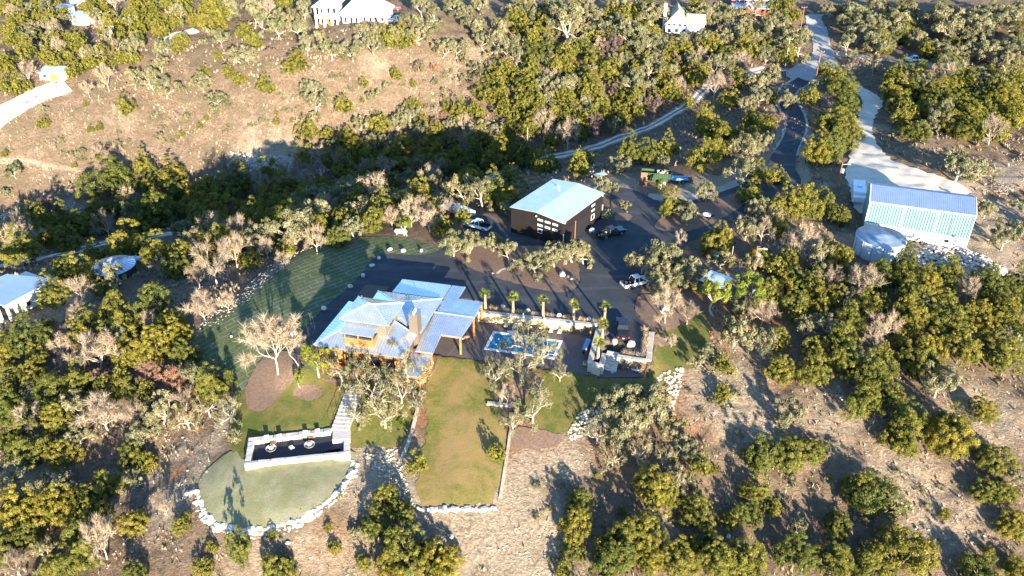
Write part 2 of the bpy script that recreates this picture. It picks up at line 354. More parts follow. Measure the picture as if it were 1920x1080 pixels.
# ------------------------------------------------------------------ terrain height field
CTRL = """1000 500 0|1150 430 0|1200 560 0|700 500 0|850 500 0|1170 650 0|1300 400 0|1450 350 0|560 650 -0.6|900 560 0|1240 450 0|760 470 -.1
620 700 -1.7|740 722 -2.2|900 695 -1.9|825 700 -2.1|860 800 -3.2|860 940 -5|930 760 -2.8|1000 760 -2.8|1130 720 -1.9|1250 640 -.8|1220 700 -1.5
560 760 -2.6|470 790 -3.5|655 770 -2.7|560 840 -3.8|500 920 -4.7|560 975 -5.0|640 900 -4.6|400 900 -5.0|700 850 -5.2|760 860 -4.8
370 1000 -7.0|520 1050 -8|700 1070 -9.2|900 1050 -8|640 1000 -7|1000 900 -5.5|1200 1000 -8.5|1500 1000 -9|1900 1050 -11|1250 760 -3|1400 750 -3.5|1600 750 -4|1600 600 -1.5|1850 600 -3|1900 800 -7|1150 830 -4.2
640 500 -0.4|400 630 -2.2|450 570 -1.6|540 500 -1.2|620 450 -.6|700 435 -.6|300 640 -4.2|200 560 -7|100 620 -7|300 520 -8|20 620 -7.5|60 560 -8|215 500 -11|350 560 -4.5|430 520 -5|520 460 -5
0 495 -16|320 442 -18|500 400 -19|700 330 -19|900 310 -17|1060 290 -13|1200 240 -8|1380 150 -1|780 360 -7|600 420 -6|860 380 -3
0 380 -18|250 330 -17|400 270 -13|200 220 -5|0 200 0|500 150 1|600 250 -12|800 200 -8|700 100 6|600 50 9|300 50 7|0 50 8|850 60 7|1000 200 -6|1000 100 2|1000 10 6|1250 60 4|1250 20 6|1500 110 0|1530 30 2|1700 110 0|1900 110 0|1900 20 3|1600 200 0|1620 300 0|1720 400 0|1900 300 .5|1800 250 1|1700 470 -1.2|1900 470 -2.5|1850 430 -.8|1640 440 -.3|1380 480 -.3|1500 500 -1|960 370 -3|1100 330 -2.5|1200 330 -.8|1150 300 -5|1350 330 0|1300 280 -3|1400 250 -2|1450 200 -.5
100 750 -8|200 850 -9|50 950 -11|250 1000 -9.5|350 870 -6.8|400 760 -4.5|300 750 -6|0 850 -10.5|0 1075 -13"""
cp = []
for tok in CTRL.replace('\n', '|').split('|'):
    a, b, c = map(float, tok.split()); w = up(a, b, c); cp.append((w.x, w.y, c))
cp += [(-330, 480, 12), (0, 480, 10), (330, 480, 6), (-330, 250, 2), (330, 250, 0), (-200, 120, -13), (220, 120, -5), (-160, 30, -18), (0, 30, -16), (160, 30, -18), (-330, 30, -22), (330, 30, -20)]
cp = np.array(cp)
def tps(r2): return r2 * np.log(r2 + 1e-9) * 0.5
_s = 0.01
PX = cp[:, :2] * _s; n = len(PX)
K = tps(((PX[:, None] - PX[None]) ** 2).sum(-1)) + np.eye(n) * 0.0015
Pm = np.hstack([np.ones((n, 1)), PX]); Asys = np.block([[K, Pm], [Pm.T, np.zeros((3, 3))]])
sol = np.linalg.solve(Asys, np.concatenate([cp[:, 2], np.zeros(3)]))
def raw_h(X, Y):
    q = np.stack([np.ravel(X), np.ravel(Y)], 1) * _s; out = np.zeros(len(q))
    for i in range(0, len(q), 20000):
        qq = q[i:i + 20000]; k = tps(((qq[:, None] - PX[None]) ** 2).sum(-1))
        out[i:i + 20000] = k @ sol[:n] + sol[n] + qq @ sol[n + 1:]
    return out.reshape(np.shape(X))
def spaced(segs):
    out = [segs[0][0]]
    for a, b, st in segs:
        k = max(1, int(round((b - a) / st))); out += list(np.linspace(a, b, k + 1)[1:])
    return np.array(out)
GX = spaced([(-340, -180, 4), (-180, -60, 1.2), (-60, 45, 0.5), (45, 120, 1.0), (120, 200, 1.6), (200, 340, 4)])
GY = spaced([(20, 60, 2), (60, 74, 0.8), (74, 125, 0.5), (125, 190, 0.9), (190, 330, 1.6), (330, 480, 4)])
XX, YY = np.meshgrid(GX, GY)
# coarse evaluate then interpolate the smooth surface
cx = np.linspace(-340, 340, 171); cy = np.linspace(20, 480, 161); CXX, CYY = np.meshgrid(cx, cy); CH = raw_h(CXX, CYY)
def bil(gx, gy, H, X, Y):
    X = np.clip(X, gx[0], gx[-1] - 1e-6); Y = np.clip(Y, gy[0], gy[-1] - 1e-6)
    i = np.clip(np.searchsorted(gx, X, side='right') - 1, 0, len(gx) - 2); j = np.clip(np.searchsorted(gy, Y, side='right') - 1, 0, len(gy) - 2)
    fx = (X - gx[i]) / (gx[i + 1] - gx[i]); fy = (Y - gy[j]) / (gy[j + 1] - gy[j])
    return (H[j, i] * (1 - fx) + H[j, i + 1] * fx) * (1 - fy) + (H[j + 1, i] * (1 - fx) + H[j + 1, i + 1] * fx) * fy
HH = bil(cx, cy, CH, XX, YY)
def vnoise(X, Y, sc, seed):
    r = np.random.default_rng(seed); T = r.random((256, 256)); x = X / sc; y = Y / sc
    i = np.floor(x).astype(int); j = np.floor(y).astype(int); fx = x - i; fy = y - j; fx = fx * fx * (3 - 2 * fx); fy = fy * fy * (3 - 2 * fy)
    t = lambda a, b: T[b % 256, a % 256]
    return (t(i, j) * (1 - fx) + t(i + 1, j) * fx) * (1 - fy) + (t(i, j + 1) * (1 - fx) + t(i + 1, j + 1) * fx) * fy - 0.5
# ----- polygons as world points
def wp(pts, z=None):
    """picture outline -> world outline on the ground (z None) or on a level"""
    out = []
    for p in pts:
        if z is None: q = ground(p[0], p[1])
        else: q = up(p[0], p[1], z)
        out.append((q.x, q.y))
    return out
def h(x, y): return float(bil(GX, GY, HH, np.array([x]), np.array([y]))[0])
def hv(X, Y): return bil(GX, GY, HH, X, Y)
_tv = np.concatenate([np.arange(40, 220, 0.5), np.arange(220, 620, 1.2)])
def ground(px, py, dz=0.0):
    """where the ray through a picture point comes within dz of the ground"""
    u = (px - 960) / FPX; v = (540 - py) / FPX; d = np.array([u, CP + v * SP, -SP + v * CP]); d = d / d[1]
    X = d[0] * _tv; Z = CAMH + d[2] * _tv; g = hv(X, _tv) + dz - Z; k = np.argmax(g > 0)
    if g[k] <= 0: k = len(_tv) - 1
    if k > 0:
        a, b = g[k - 1], g[k]; t = _tv[k - 1] + (_tv[k] - _tv[k - 1]) * (-a / (b - a) if b != a else 0)
    else: t = _tv[0]
    x, y = d[0] * t, t
    return Vector((x, y, h(x, y)))
def inside(poly, X, Y):
    P = np.array(poly); r = np.zeros(np.shape(X), bool); n_ = len(P)
    for i in range(n_):
        x0, y0 = P[i]; x1, y1 = P[(i + 1) % n_]
        if y0 == y1: continue
        c = ((Y >= min(y0, y1)) & (Y < max(y0, y1))) & (X < (x1 - x0) * (Y - y0) / (y1 - y0) + x0); r ^= c
    return r
def pdist(poly, X, Y, closed=True):
    P = np.array(poly); out = np.full(np.shape(X), 1e9); n_ = len(P)
    for i in range(n_ if closed else n_ - 1):
        a = P[i]; b = P[(i + 1) % n_]; ab = b - a; L2 = (ab ** 2).sum() + 1e-9
        t = np.clip(((X - a[0]) * ab[0] + (Y - a[1]) * ab[1]) / L2, 0, 1)
        out = np.minimum(out, np.hypot(X - a[0] - t * ab[0], Y - a[1] - t * ab[1]))
    return out
ZD = -1.6                                   # level of the pool deck; the driveway is level 0
DECK = wp([(885, 603), (900, 599), (1108, 628), (1120, 640), (1108, 690), (1218, 688), (1224, 706), (1133, 708), (1038, 694), (860, 670), (792, 662), (800, 640), (815, 620)], ZD)
ZF = -3.75                                  # floor of the fire terrace
FIRE = wp([(469, 822), (652, 800), (653, 851), (462, 872)], ZF + 0.4)
PARK = wp([(1128, 600), (1232, 600), (1228, 690), (1165, 676), (1135, 662)], 0)
DRIVE_PX = [(545, 658), (560, 632), (585, 600), (615, 570), (650, 543), (672, 520), (690, 498), (702, 482), (725, 476), (770, 480), (805, 478), (836, 466), (852, 448), (868, 425), (885, 408), (908, 402), (935, 418), (962, 436), (1010, 446), (1060, 447), (1146, 395), (1143, 366), (1150, 352), (1175, 352), (1205, 363), (1232, 378), (1262, 384), (1300, 376), (1345, 364), (1400, 343), (1440, 320), (1452, 306), (1492, 318), (1505, 342), (1490, 352), (1462, 356), (1440, 376), (1408, 396), (1382, 410), (1350, 430), (1318, 442), (1292, 452), (1270, 478), (1242, 508), (1214, 532), (1200, 550), (1190, 565), (1188, 585), (1206, 605), (1224, 616), (1222, 650), (1216, 684), (1165, 672), (1135, 660), (1136, 612), (1120, 598), (1050, 590), (960, 576), (905, 566), (880, 560), (860, 560), (800, 556), (740, 562), (680, 580), (640, 600), (600, 645), (575, 665), (560, 676)]
m_flat = (XX > -60) & (XX < 100) & (YY > 95) & (YY < 190)
drive0 = [(up(a, b, 0).x, up(a, b, 0).y) for a, b in DRIVE_PX]
dd = pdist(drive0, XX[m_flat], YY[m_flat]); ins = inside(drive0, XX[m_flat], YY[m_flat])
w = np.where(ins, 1.0, np.clip(1 - dd / 6.0, 0, 1)); w = w * w * (3 - 2 * w)
front = [tuple(up(a, b, -1.6)[:2]) for a, b in [(800, 600), (900, 606), (1108, 632), (1104, 682), (1150, 700), (1228, 684), (1236, 640), (1262, 600), (1340, 590), (1340, 780), (790, 780)]]
w = np.where(inside(front, XX[m_flat], YY[m_flat]) & ~ins, 0.0, w)
t_ = HH[m_flat]; t_ = t_ * (1 - w) + np.clip(t_, -0.6, 0.25) * 0.25 * w; HH[m_flat] = t_
# relief away from the built ground
built = np.ones_like(XX)
yard = [up(a, b, -2) for a, b in [(330, 640), (560, 440), (860, 400), (1150, 330), (1480, 300), (1500, 360), (1330, 470), (1330, 690), (1080, 830), (940, 960), (790, 960), (660, 860), (640, 950), (450, 1000), (370, 950), (380, 860), (430, 780), (330, 690)]]
yard = [(p.x, p.y) for p in yard]
dy_ = pdist(yard, XX, YY); iy = inside(yard, XX, YY)
built = np.where(iy, 0.0, np.clip(dy_ / 8.0, 0, 1))
HH = HH + built * (vnoise(XX, YY, 14, 1) * 1.3 + vnoise(XX, YY, 5, 2) * 0.8 + vnoise(XX, YY, 2.3, 3) * 0.6 + vnoise(XX, YY, 1.2, 4) * 0.42)
HH = HH + (1 - built) * vnoise(XX, YY, 6, 5) * 0.08
def carve(poly, z):
    i_ = inside(poly, XX, YY); HH[i_] = np.minimum(z, 1e9)
carve(DECK, ZD - 0.25)
carve(PARK, -0.02)
carve(FIRE, ZF - 0.1)
carve([tuple(up(a, b, -.8)[:2]) for a, b in [(1128, 650), (1166, 653), (1162, 690), (1124, 688)]], -2.0)
TERR_PX = [(372, 868), (360, 925), (385, 962), (410, 985), (450, 992), (500, 990), (560, 975), (600, 950), (640, 918), (662, 885), (664, 860)]
# the terrace inside the curved rock wall is filled level, so the wall stands proud of the slope outside
# ------------------------------------------------------------------ ground colour fields (soil, red mulchy soil, pale limestone)
soil = np.zeros_like(XX); red = np.zeros_like(XX); pale = np.zeros_like(XX)
def blob(arr, px, py, r, v=1.0, z=None, ax=1.0):
    p = ground(px, py); d = np.hypot((XX - p.x) / ax, YY - p.y) / r
    np.maximum(arr, v * np.clip(1.35 - d, 0, 1), out=arr)
def stroke(arr, pts, r, v=1.0):
    P = wp(pts); d = pdist(P, XX, YY, False) / r; np.maximum(arr, v * np.clip(1.5 - d, 0, 1), out=arr)
def area(arr, pts, v=1.0, soft=4.0):
    P = wp(pts); d = pdist(P, XX, YY); i = inside(P, XX, YY); k = np.where(i, 1.0, np.clip(1 - d / soft, 0, 1)); np.maximum(arr, v * k, out=arr)
# forest litter under the woods, everywhere right of the valley and in the valley bottom
area(soil, [(1000, 120), (1450, 0), (1920, 0), (1920, 250), (1700, 250), (1600, 130), (1500, 130), (1480, 400), (1400, 560), (1100, 330), (960, 330), (900, 400), (560, 480), (330, 640), (200, 700), (0, 650), (0, 450), (300, 400), (600, 330), (900, 240)], 0.75, 6)
area(soil, [(0, 700), (330, 660), (420, 760), (370, 880), (380, 1075), (0, 1075)], 0.62)
area(soil, [(0, 0), (560, 0), (560, 40), (330, 90), (300, 140), (130, 130), (0, 190)], 0.6)
area(soil, [(1320, 560), (1700, 470), (1920, 520), (1920, 640), (1600, 690), (1400, 700)], 0.75)
area(soil, [(1300, 700), (1920, 640), (1920, 1075), (1000, 1075), (1000, 900)], 0.38)
area(soil, [(0, 380), (150, 340), (330, 300), (520, 280), (600, 310), (560, 420), (300, 430), (0, 480)], 0.45)
for x, y, r, v in [(520, 305, 10, .75), (590, 300, 6, .7), (470, 295, 6, .8), (120, 400, 8, .8), (60, 420, 8, .75), (890, 100, 5, .5), (850, 130, 5, .45), (700, 110, 6, .5), (470, 240, 5, .5), (230, 220, 6, .4),
                   (1040, 130, 7, .8), (1000, 130, 5, .8), (1075, 160, 4, .8), (1150, 345, 9, .85), (1330, 350, 8, .85), (1290, 365, 6, .8), (1400, 300, 6, .5), (1380, 270, 6, .5),
                   (1000, 880, 5, .75), (960, 930, 7, .8), (900, 1000, 10, .7), (1000, 990, 8, .85), (980, 1060, 10, .8), (1060, 860, 5, .7), (700, 880, 7, .9), (730, 850, 5, .9), (690, 920, 5, .8), (660, 1040, 5, .5), (590, 1030, 5, .5),
                   (1250, 1000, 6, .6), (1380, 720, 8, .65), (1400, 780, 8, .7), (1560, 780, 8, .5), (1700, 900, 9, .65), (1760, 960, 9, .6), (1850, 780, 8, .7), (1400, 650, 6, .6), (1340, 720, 7, .7), (1320, 760, 5, .6),
                   (330, 930, 4, .75), (330, 850, 4, .6), (380, 850, 3, .8), (300, 960, 6, .6), (60, 880, 7, .7), (250, 900, 6, .7), (470, 1060, 6, .5),
                   (1870, 470, 10, .85), (1780, 490, 9, .95), (1850, 420, 8, .9), (1890, 400, 8, .9), (1880, 330, 7, 1), (1920, 325, 7, 1), (1820, 350, 5, .8), (1660, 240, 3, .8), (1640, 235, 2, .8), (1720, 480, 5, .9), (1740, 260, 3, .7),
                   (1380, 510, 6, .7), (1350, 495, 4, .7), (1060, 445, 3, .5), (990, 445, 3, .8), (1545, 345, 3, .6), (1600, 455, 5, .9), (1670, 480, 4, .9), (500, 600, 2, .5), (130, 545, 5, .4), (30, 640, 6, .8), (100, 590, 4, .7)]:
    blob(pale, x, y, r, v)
stroke(pale, [(-20, 645), (30, 632), (75, 600), (110, 582), (140, 560)], 3.0, 1.0)
stroke(pale, [(1500, 150), (1470, 168), (1456, 190), (1466, 208), (1474, 228), (1474, 248), (1462, 272), (1430, 300), (1350, 345), (1240, 370)], 2.2, 0.95)
stroke(pale, [(1530, 150), (1500, 180), (1502, 225), (1510, 260), (1500, 300), (1510, 345)], 1.6, 0.9)
stroke(pale, [(0, 300), (90, 310), (150, 325)], 0.8, .8)
stroke(pale, [(760, 860), (775, 890), (778, 940), (790, 958), (900, 962)], 1.4, .8)
stroke(pale, [(590, 545), (540, 500), (490, 540), (450, 580), (400, 610), (350, 650)], 1.2, .8)
stroke(pale, [(420, 745), (430, 790), (390, 840), (370, 890)], 1.4, .75)
for x, y, r, v in [(1280, 700, 5, .9), (1290, 740, 5, .95), (1275, 780, 5, .8), (1000, 840, 5, 1), (960, 830, 3, 1), (1320, 790, 5, .5), (1150, 830, 6, .6), (560, 560, 0, 0), (450, 580, 3, .8), (500, 530, 3, .6), (330, 870, 4, .6),
                   (1380, 600, 7, .8), (1350, 640, 4, .7), (1460, 650, 5, .6), (1210, 352, 4, .9), (1170, 372, 3, .9), (350, 730, 6, .7), (560, 705, 3, .9), (400, 690, 3, .4), (1590, 690, 5, .5), (1290, 600, 4, .8), (620, 1010, 4, .6), (780, 780, 3, .9), (760, 830, 3, .8), (975, 780, 3, .9), (1450, 700, 6, .5), (1440, 230, 5, .6), (1450, 590, 6, .7), (830, 430, 5, .7), (870, 380, 6, .8), (1330, 560, 5, .9)]:
    if r: blob(red, x, y, r, v)
# ------------------------------------------------------------------ terrain mesh
nx, ny = len(GX), len(GY)
V = np.stack([XX.ravel(), YY.ravel(), HH.ravel()], 1)
a = (np.arange(ny - 1)[:, None] * nx + np.arange(nx - 1)[None]).ravel()
me = nmesh('ground', V, np.stack([a, a + 1, a + nx + 1, a + nx], 1), M['ground'], smooth=True)
for nm, arr in (('soil', soil), ('red', red), ('pale', pale)):
    at = me.attributes.new(nm, 'FLOAT', 'POINT'); at.data.foreach_set('value', arr.ravel().astype(np.float32))
tag(link('ground', me), 'rocky dry grass hillside around the lodge', None, None, 'structure')
far = MB()
for x0, x1, y0, y1 in ((-1500, -335, -300, 1800), (335, 1500, -300, 1800), (-335, 335, 475, 1800), (-335, 335, -300, 22)):
    far.box(x0, x1, y0, y1, -25, -23)
tag(far.build('far_ground', M['mulch']), None, None, None, 'structure')

# ------------------------------------------------------------------ draped sheets
def densify(poly, st, jit=0.0):
    out = []
    for i in range(len(poly)):
        a = Vector(poly[i][:2]); b = Vector(poly[(i + 1) % len(poly)][:2]); k = max(1, int((b - a).length / st))
        for j in range(k):
            p = a.lerp(b, j / k)
            if jit: p += Vector((rnd.uniform(-jit, jit), rnd.uniform(-jit, jit)))
            out.append(p)
    return out
def smooth_poly(poly, it=1):
    for _ in range(it):
        q = []
        for i in range(len(poly)):
            a = Vector(poly[i][:2]); b = Vector(poly[(i + 1) % len(poly)][:2]); q += [a.lerp(b, 0.25), a.lerp(b, 0.75)]
        poly = q
    return [(p.x, p.y) for p in poly]
def sheet(name, poly, m, off, st=1.0, jit=0.0, flat=None, label=None, kind='structure'):
    B = densify(poly, st, jit); nb = len(B)
    xs = [p.x for p in B]; ys = [p.y for p in B]
    gx = np.arange(min(xs), max(xs), st); gy = np.arange(min(ys), max(ys), st); A, C = np.meshgrid(gx, gy); A = A.ravel() + 0.013; C = C.ravel() + 0.017
    bp = [(p.x, p.y) for p in B]; k = inside(bp, A, C) & (pdist(bp, A, C) > st * 0.45)
    pts = B + [Vector((x, y)) for x, y in zip(A[k], C[k])]
    r = delaunay_2d_cdt(pts, [(i, (i + 1) % nb) for i in range(nb)], [], 1, 1e-4)
    vx = np.array([p.x for p in r[0]]); vy = np.array([p.y for p in r[0]])
    z = (hv(vx, vy) + off) if flat is None else np.full(len(vx), flat)
    me = bpy.data.meshes.new(name); fs = []
    for f in r[2]:
        a_, b_, c_ = f[:3]
        if (vx[b_] - vx[a_]) * (vy[c_] - vy[a_]) - (vx[c_] - vx[a_]) * (vy[b_] - vy[a_]) < 0: f = f[::-1]
        fs.append(tuple(f))
    me.from_pydata(list(zip(vx, vy, z)), [], fs); me.update(); me.materials.append(m)
    me.polygons.foreach_set('use_smooth', [True] * len(me.polygons))
    return tag(link(name, me), label, None, None, kind)
def ribbon(name, pts, width, m, off, label=None, wob=0.15, world=False):
    P = [Vector(q) for q in (pts if world else wp(pts))]; C = []
    for i in range(len(P) - 1):       # Catmull-Rom
        p0 = P[max(i - 1, 0)]; p1 = P[i]; p2 = P[i + 1]; p3 = P[min(i + 2, len(P) - 1)]; k = max(2, int((p2 - p1).length / 1.2))
        for j in range(k):
            t = j / k; C.append(0.5 * ((2 * p1) + (p2 - p0) * t + (2 * p0 - 5 * p1 + 4 * p2 - p3) * t * t + (3 * p1 - p0 - 3 * p2 + p3) * t ** 3))
    C.append(P[-1]); vs = []; na = 5
    for i, c in enumerate(C):
        d = (C[min(i + 1, len(C) - 1)] - C[max(i - 1, 0)]).normalized(); nrm = Vector((-d.y, d.x))
        wd = width(i / len(C)) if callable(width) else width
        for j in range(na):
            q = c + nrm * ((j / (na - 1) - 0.5) * wd + (rnd.uniform(-wob, wob) if j in (0, na - 1) else 0)); vs.append((q.x, q.y, h(q.x, q.y) + off))
    fs = [(i * na + j + 1, i * na + j, (i + 1) * na + j, (i + 1) * na + j + 1) for i in range(len(C) - 1) for j in range(na - 1)]
    me = bpy.data.meshes.new(name); me.from_pydata(vs, [], fs); me.update(); me.materials.append(m)
    bm = bmesh.new(); bm.from_mesh(me); bmesh.ops.recalc_face_normals(bm, faces=bm.faces[:])
    if bm.faces[0].normal.z < 0: bmesh.ops.reverse_faces(bm, faces=bm.faces[:])
    bm.to_mesh(me); bm.free()
    return tag(link(name, me), label, None, None, 'structure'), C

sheet('lawn', wp([(690, 444), (740, 443), (780, 450), (812, 462), (836, 468), (805, 480), (770, 482), (725, 478), (702, 484), (690, 500), (672, 522), (650, 545), (615, 572), (585, 602), (560, 634), (545, 658), (556, 672), (600, 690), (612, 706), (660, 715), (640, 745), (600, 800), (460, 820), (452, 870), (430, 812), (445, 780), (440, 740), (425, 700), (390, 692), (345, 685), (332, 665), (345, 640), (380, 610), (420, 588), (455, 568), (495, 530), (525, 503), (565, 475), (605, 456), (650, 447)]), M['lawn_dark'], 0.05, 0.9, 0.35, label='striped turf lawn left of the lodge')
sheet('front_lawn', wp([(545, 688), (600, 696), (660, 716), (790, 732), (785, 760), (768, 800), (755, 838), (700, 836), (656, 838), (600, 846), (455, 880), (436, 850), (428, 812), (445, 780), (440, 735), (500, 740), (560, 715)]), M['lawn_green'], 0.09, 0.8, 0.3, label='green lawn in front of the lodge')
sheet('terrace_lawn', smooth_poly(wp([(664, 842), (668, 868), (662, 895), (640, 922), (600, 953), (560, 978), (500, 994), (450, 996), (408, 988), (384, 964), (368, 925), (378, 890), (410, 862), (440, 842), (458, 868), (560, 858)])), M['lawn_grey'], 0.10, 1.0, 0.05, label='dusty grey green lawn inside the curved rock wall')
sheet('lower_lawn', wp([(820, 668), (862, 672), (940, 692), (962, 720), (958, 760), (952, 800), (946, 850), (940, 900), (924, 944), (860, 951), (790, 950), (780, 905), (790, 850), (802, 800), (796, 760), (800, 715), (812, 690)]), M['lawn_tan'], 0.07, 0.8, 0.3, label='drying yellow lawn below the pool deck')
sheet('side_lawn', smooth_poly(wp([(940, 690), (1040, 692), (1135, 710), (1216, 706), (1224, 640), (1250, 600), (1295, 560), (1325, 585), (1338, 640), (1322, 684), (1275, 692), (1235, 720), (1180, 745), (1130, 768), (1080, 812), (1020, 812), (965, 780), (960, 730)])), M['lawn_green'], 0.06, 0.8, 0.35, label='green lawn below and right of the parking bay')
sheet('driveway', densify(smooth_poly(drive0), 3), M['asphalt'], 0.09, 1.5, 0.0, label='dark asphalt driveway and parking yard')
def ell(px, py, rx, ry, n_=20):
    return [(px + rx * math.cos(t * 2 * math.pi / n_), py + ry * math.sin(t * 2 * math.pi / n_)) for t in range(n_)]
for pts, lb in [([(836, 470), (852, 458), (900, 446), (960, 462), (1020, 462), (1062, 466), (1084, 490), (1088, 524), (1078, 543), (1050, 551), (1010, 545), (965, 531), (920, 521), (880, 502), (852, 487)], 'large mulch island under the live oaks'),
                ([(1225, 428), (1236, 412), (1262, 395), (1300, 384), (1345, 374), (1392, 358), (1400, 378), (1385, 392), (1352, 412), (1320, 428), (1280, 436), (1245, 435)], 'long mulch island in the driveway'),
                ([(1192, 562), (1202, 553), (1230, 552), (1275, 552), (1325, 570), (1296, 600), (1256, 622), (1224, 616), (1206, 604), (1190, 584)], 'mulch bed beside the white pickup'),
                (ell(1168, 408, 17, 8), 'small round mulch bed by the black garage'), ([(1146, 372), (1172, 374), (1168, 386), (1146, 392)], 'mulch strip at the garage corner'),
                ([(478, 690), (500, 664), (545, 660), (568, 672), (560, 705), (530, 735), (500, 772), (468, 775), (458, 745), (466, 712)], 'mulch bed round the tall bare tree'),
                (ell(578, 737, 28, 15), 'oval mulch bed round two small trees'), (ell(1238, 640, 22, 12), 'mulch around the bare tree by the wall'),
                ([(958, 700), (1012, 695), (1016, 725), (985, 745), (960, 770), (940, 790), (950, 740)], 'mulch bed under the bare oaks'), ([(960, 800), (1020, 805), (1060, 820), (1040, 842), (950, 845)], 'red brown mulch slope'), ([(600, 706), (660, 716), (655, 728), (606, 716)], 'mulch bed along the lodge front'),
                ([(662, 722), (790, 734), (786, 752), (730, 748), (668, 738)], 'mulch bed along the lodge front')]:
    sheet('mulch_bed', smooth_poly(wp(pts)), M['mulch'], 0.14, 0.6, 0.18, label=lb)
# roads
sheet('public_road', smooth_poly(wp([(1508, 27), (1512, 50), (1523, 75), (1525, 98), (1510, 116), (1488, 125), (1472, 135), (1480, 150), (1500, 158), (1533, 160), (1570, 152), (1590, 145), (1575, 128), (1564, 106), (1556, 82), (1552, 55), (1538, 34), (1548, 26)])), M['concrete_road'], 0.14, 1.2, 0.25, label='pale road running to the far top right')
sheet('caliche_drive', smooth_poly(wp([(1588, 142), (1612, 160), (1650, 182), (1656, 196), (1640, 216), (1634, 245), (1650, 280), (1685, 308), (1760, 330), (1830, 362), (1800, 372), (1640, 366), (1628, 400), (1606, 400), (1592, 350), (1583, 320), (1594, 290), (1604, 250), (1608, 212), (1622, 192), (1600, 170), (1578, 150)])), M['caliche'], 0.14, 1.0, 0.35, label='white caliche drive down to the blue barn')
ribbon('gravel_shoulder', [(1508, 152), (1484, 165), (1472, 184), (1482, 205), (1491, 225), (1491, 246), (1480, 272), (1470, 292)], 6.0, M['gravel'], 0.27, 'pale gravel shoulders of the winding lane', 0.35)
ribbon('asphalt_lane', [(1508, 152), (1484, 165), (1472, 184), (1482, 205), (1491, 225), (1491, 246), (1480, 272), (1470, 292), (1464, 318), (1460, 345)], lambda t: 4.6 if t < .7 else 4.6 + (t - .7) * 9, M['asphalt'], 0.36, 'winding asphalt lane from the road to the yard', 0.05)
_, C1 = ribbon('dirt_track', [(-30, 505), (60, 489), (150, 469), (215, 456), (330, 440), (420, 425), (520, 405), (640, 390), (760, 365), (860, 345), (930, 325), (1000, 306), (1060, 290), (1130, 272), (1200, 245), (1260, 215), (1300, 190), (1325, 166), (1360, 150), (1395, 139), (1440, 131), (1482, 132)], 4.2, M['dirt'], 0.10, 'two rut dirt track through the wooded valley', 0.3)
for s in (-1, 1):
    CC = [C1[0]] + [C1[i] + Vector((-(C1[i + 1] - C1[i - 1]).y, (C1[i + 1] - C1[i - 1]).x)).normalized() * 0.95 * s for i in range(1, len(C1) - 1)]
    ribbon('wheel_rut', CC[::4], 0.9, M['caliche'], 0.15, None, 0.12, True)
ribbon('white_lane', [(-20, 232), (15, 208), (60, 182), (95, 168), (126, 160)], 5.5, M['caliche'], 0.15, 'white gravel lane to the small cabin at far left')
ribbon('pale_lane', [(298, 77), (330, 68), (368, 56)], 4.5, M['caliche'], 0.15, 'short pale lane above the dry meadow')
ribbon('far_lane', [(1568, 100), (1620, 108), (1700, 120), (1780, 125), (1860, 130), (1930, 134)], 4.0, M['gravel'], 0.15, 'gravel lane past the white pickup at top right')
ribbon('garage_lane', [(1215, 368), (1270, 372), (1330, 362), (1400, 338), (1450, 310)], 3.0, M['gravel'], 0.06, 'gravel shoulder beside the lane')
# pool deck
deck_sheet = sheet('pool_deck', DECK, M['deck'], 0, 1.5, 0, flat=ZD, label='dark concrete pool deck with saw cut joint')
for a, b in (((898, 604), (838, 668)), ((1046, 640), (1030, 694))):
    p, q = up(*a, ZD), up(*b, ZD); d = (q - p).normalized(); nn = Vector((-d.y, d.x, 0)) * 0.05
    j = MB().add([p + nn + Vector((0, 0, .006)), p - nn + Vector((0, 0, .006)), q - nn + Vector((0, 0, .006)), q + nn + Vector((0, 0, .006))], [(3, 2, 1, 0)]).build('deck_joint', M['dirt']); tag(j, None, None, None, 'structure')
sheet('fire_terrace_floor', FIRE, M['firefloor'], 0, 1.5, 0, flat=ZF, label='dark gravel floor of the fire terrace')
def frames(Nn, r):
    t = r.normal(size=Nn.shape); t -= (t * Nn).sum(1, keepdims=True) * Nn; t /= np.linalg.norm(t, axis=1, keepdims=True) + 1e-9
    return t, np.cross(Nn, t)
# ------------------------------------------------------------------ small builders
def stone_me(name, lx, ly, lz, m, j=0.04, bv=0.05):
    b = MB().box(-lx / 2, lx / 2, -ly / 2, ly / 2, 0, lz, j); return bevel(b.mesh(name, m), bv)
def window(parent, cx, cy, z0, w, hgt, axis='x', face=-1, fm='white', gm='glass', name='window', th=0.08):
    """framed window on a wall; axis = direction the wall runs, face = outward sign on the other axis"""
    f = MB(); g = MB(); fr = 0.10
    def bx(b, a0, a1, z0_, z1_, d0, d1):
        d0, d1 = sorted((d0 * face, d1 * face))
        if axis == 'x': b.box(cx + a0, cx + a1, cy + d0, cy + d1, z0_, z1_)
        else: b.box(cx + d0, cx + d1, cy + a0, cy + a1, z0_, z1_)
    for a0, a1, zz0, zz1 in ((-w / 2, w / 2, z0, z0 + fr), (-w / 2, w / 2, z0 + hgt - fr, z0 + hgt), (-w / 2, -w / 2 + fr, z0 + fr, z0 + hgt - fr), (w / 2 - fr, w / 2, z0 + fr, z0 + hgt - fr)): bx(f, a0, a1, zz0, zz1, 0.003, th)
    bx(g, -w / 2 + fr, w / 2 - fr, z0 + fr, z0 + hgt - fr, 0.003, th * 0.4)
    o = f.build(name, M[fm], parent); g.build('pane', M[gm], o); return o
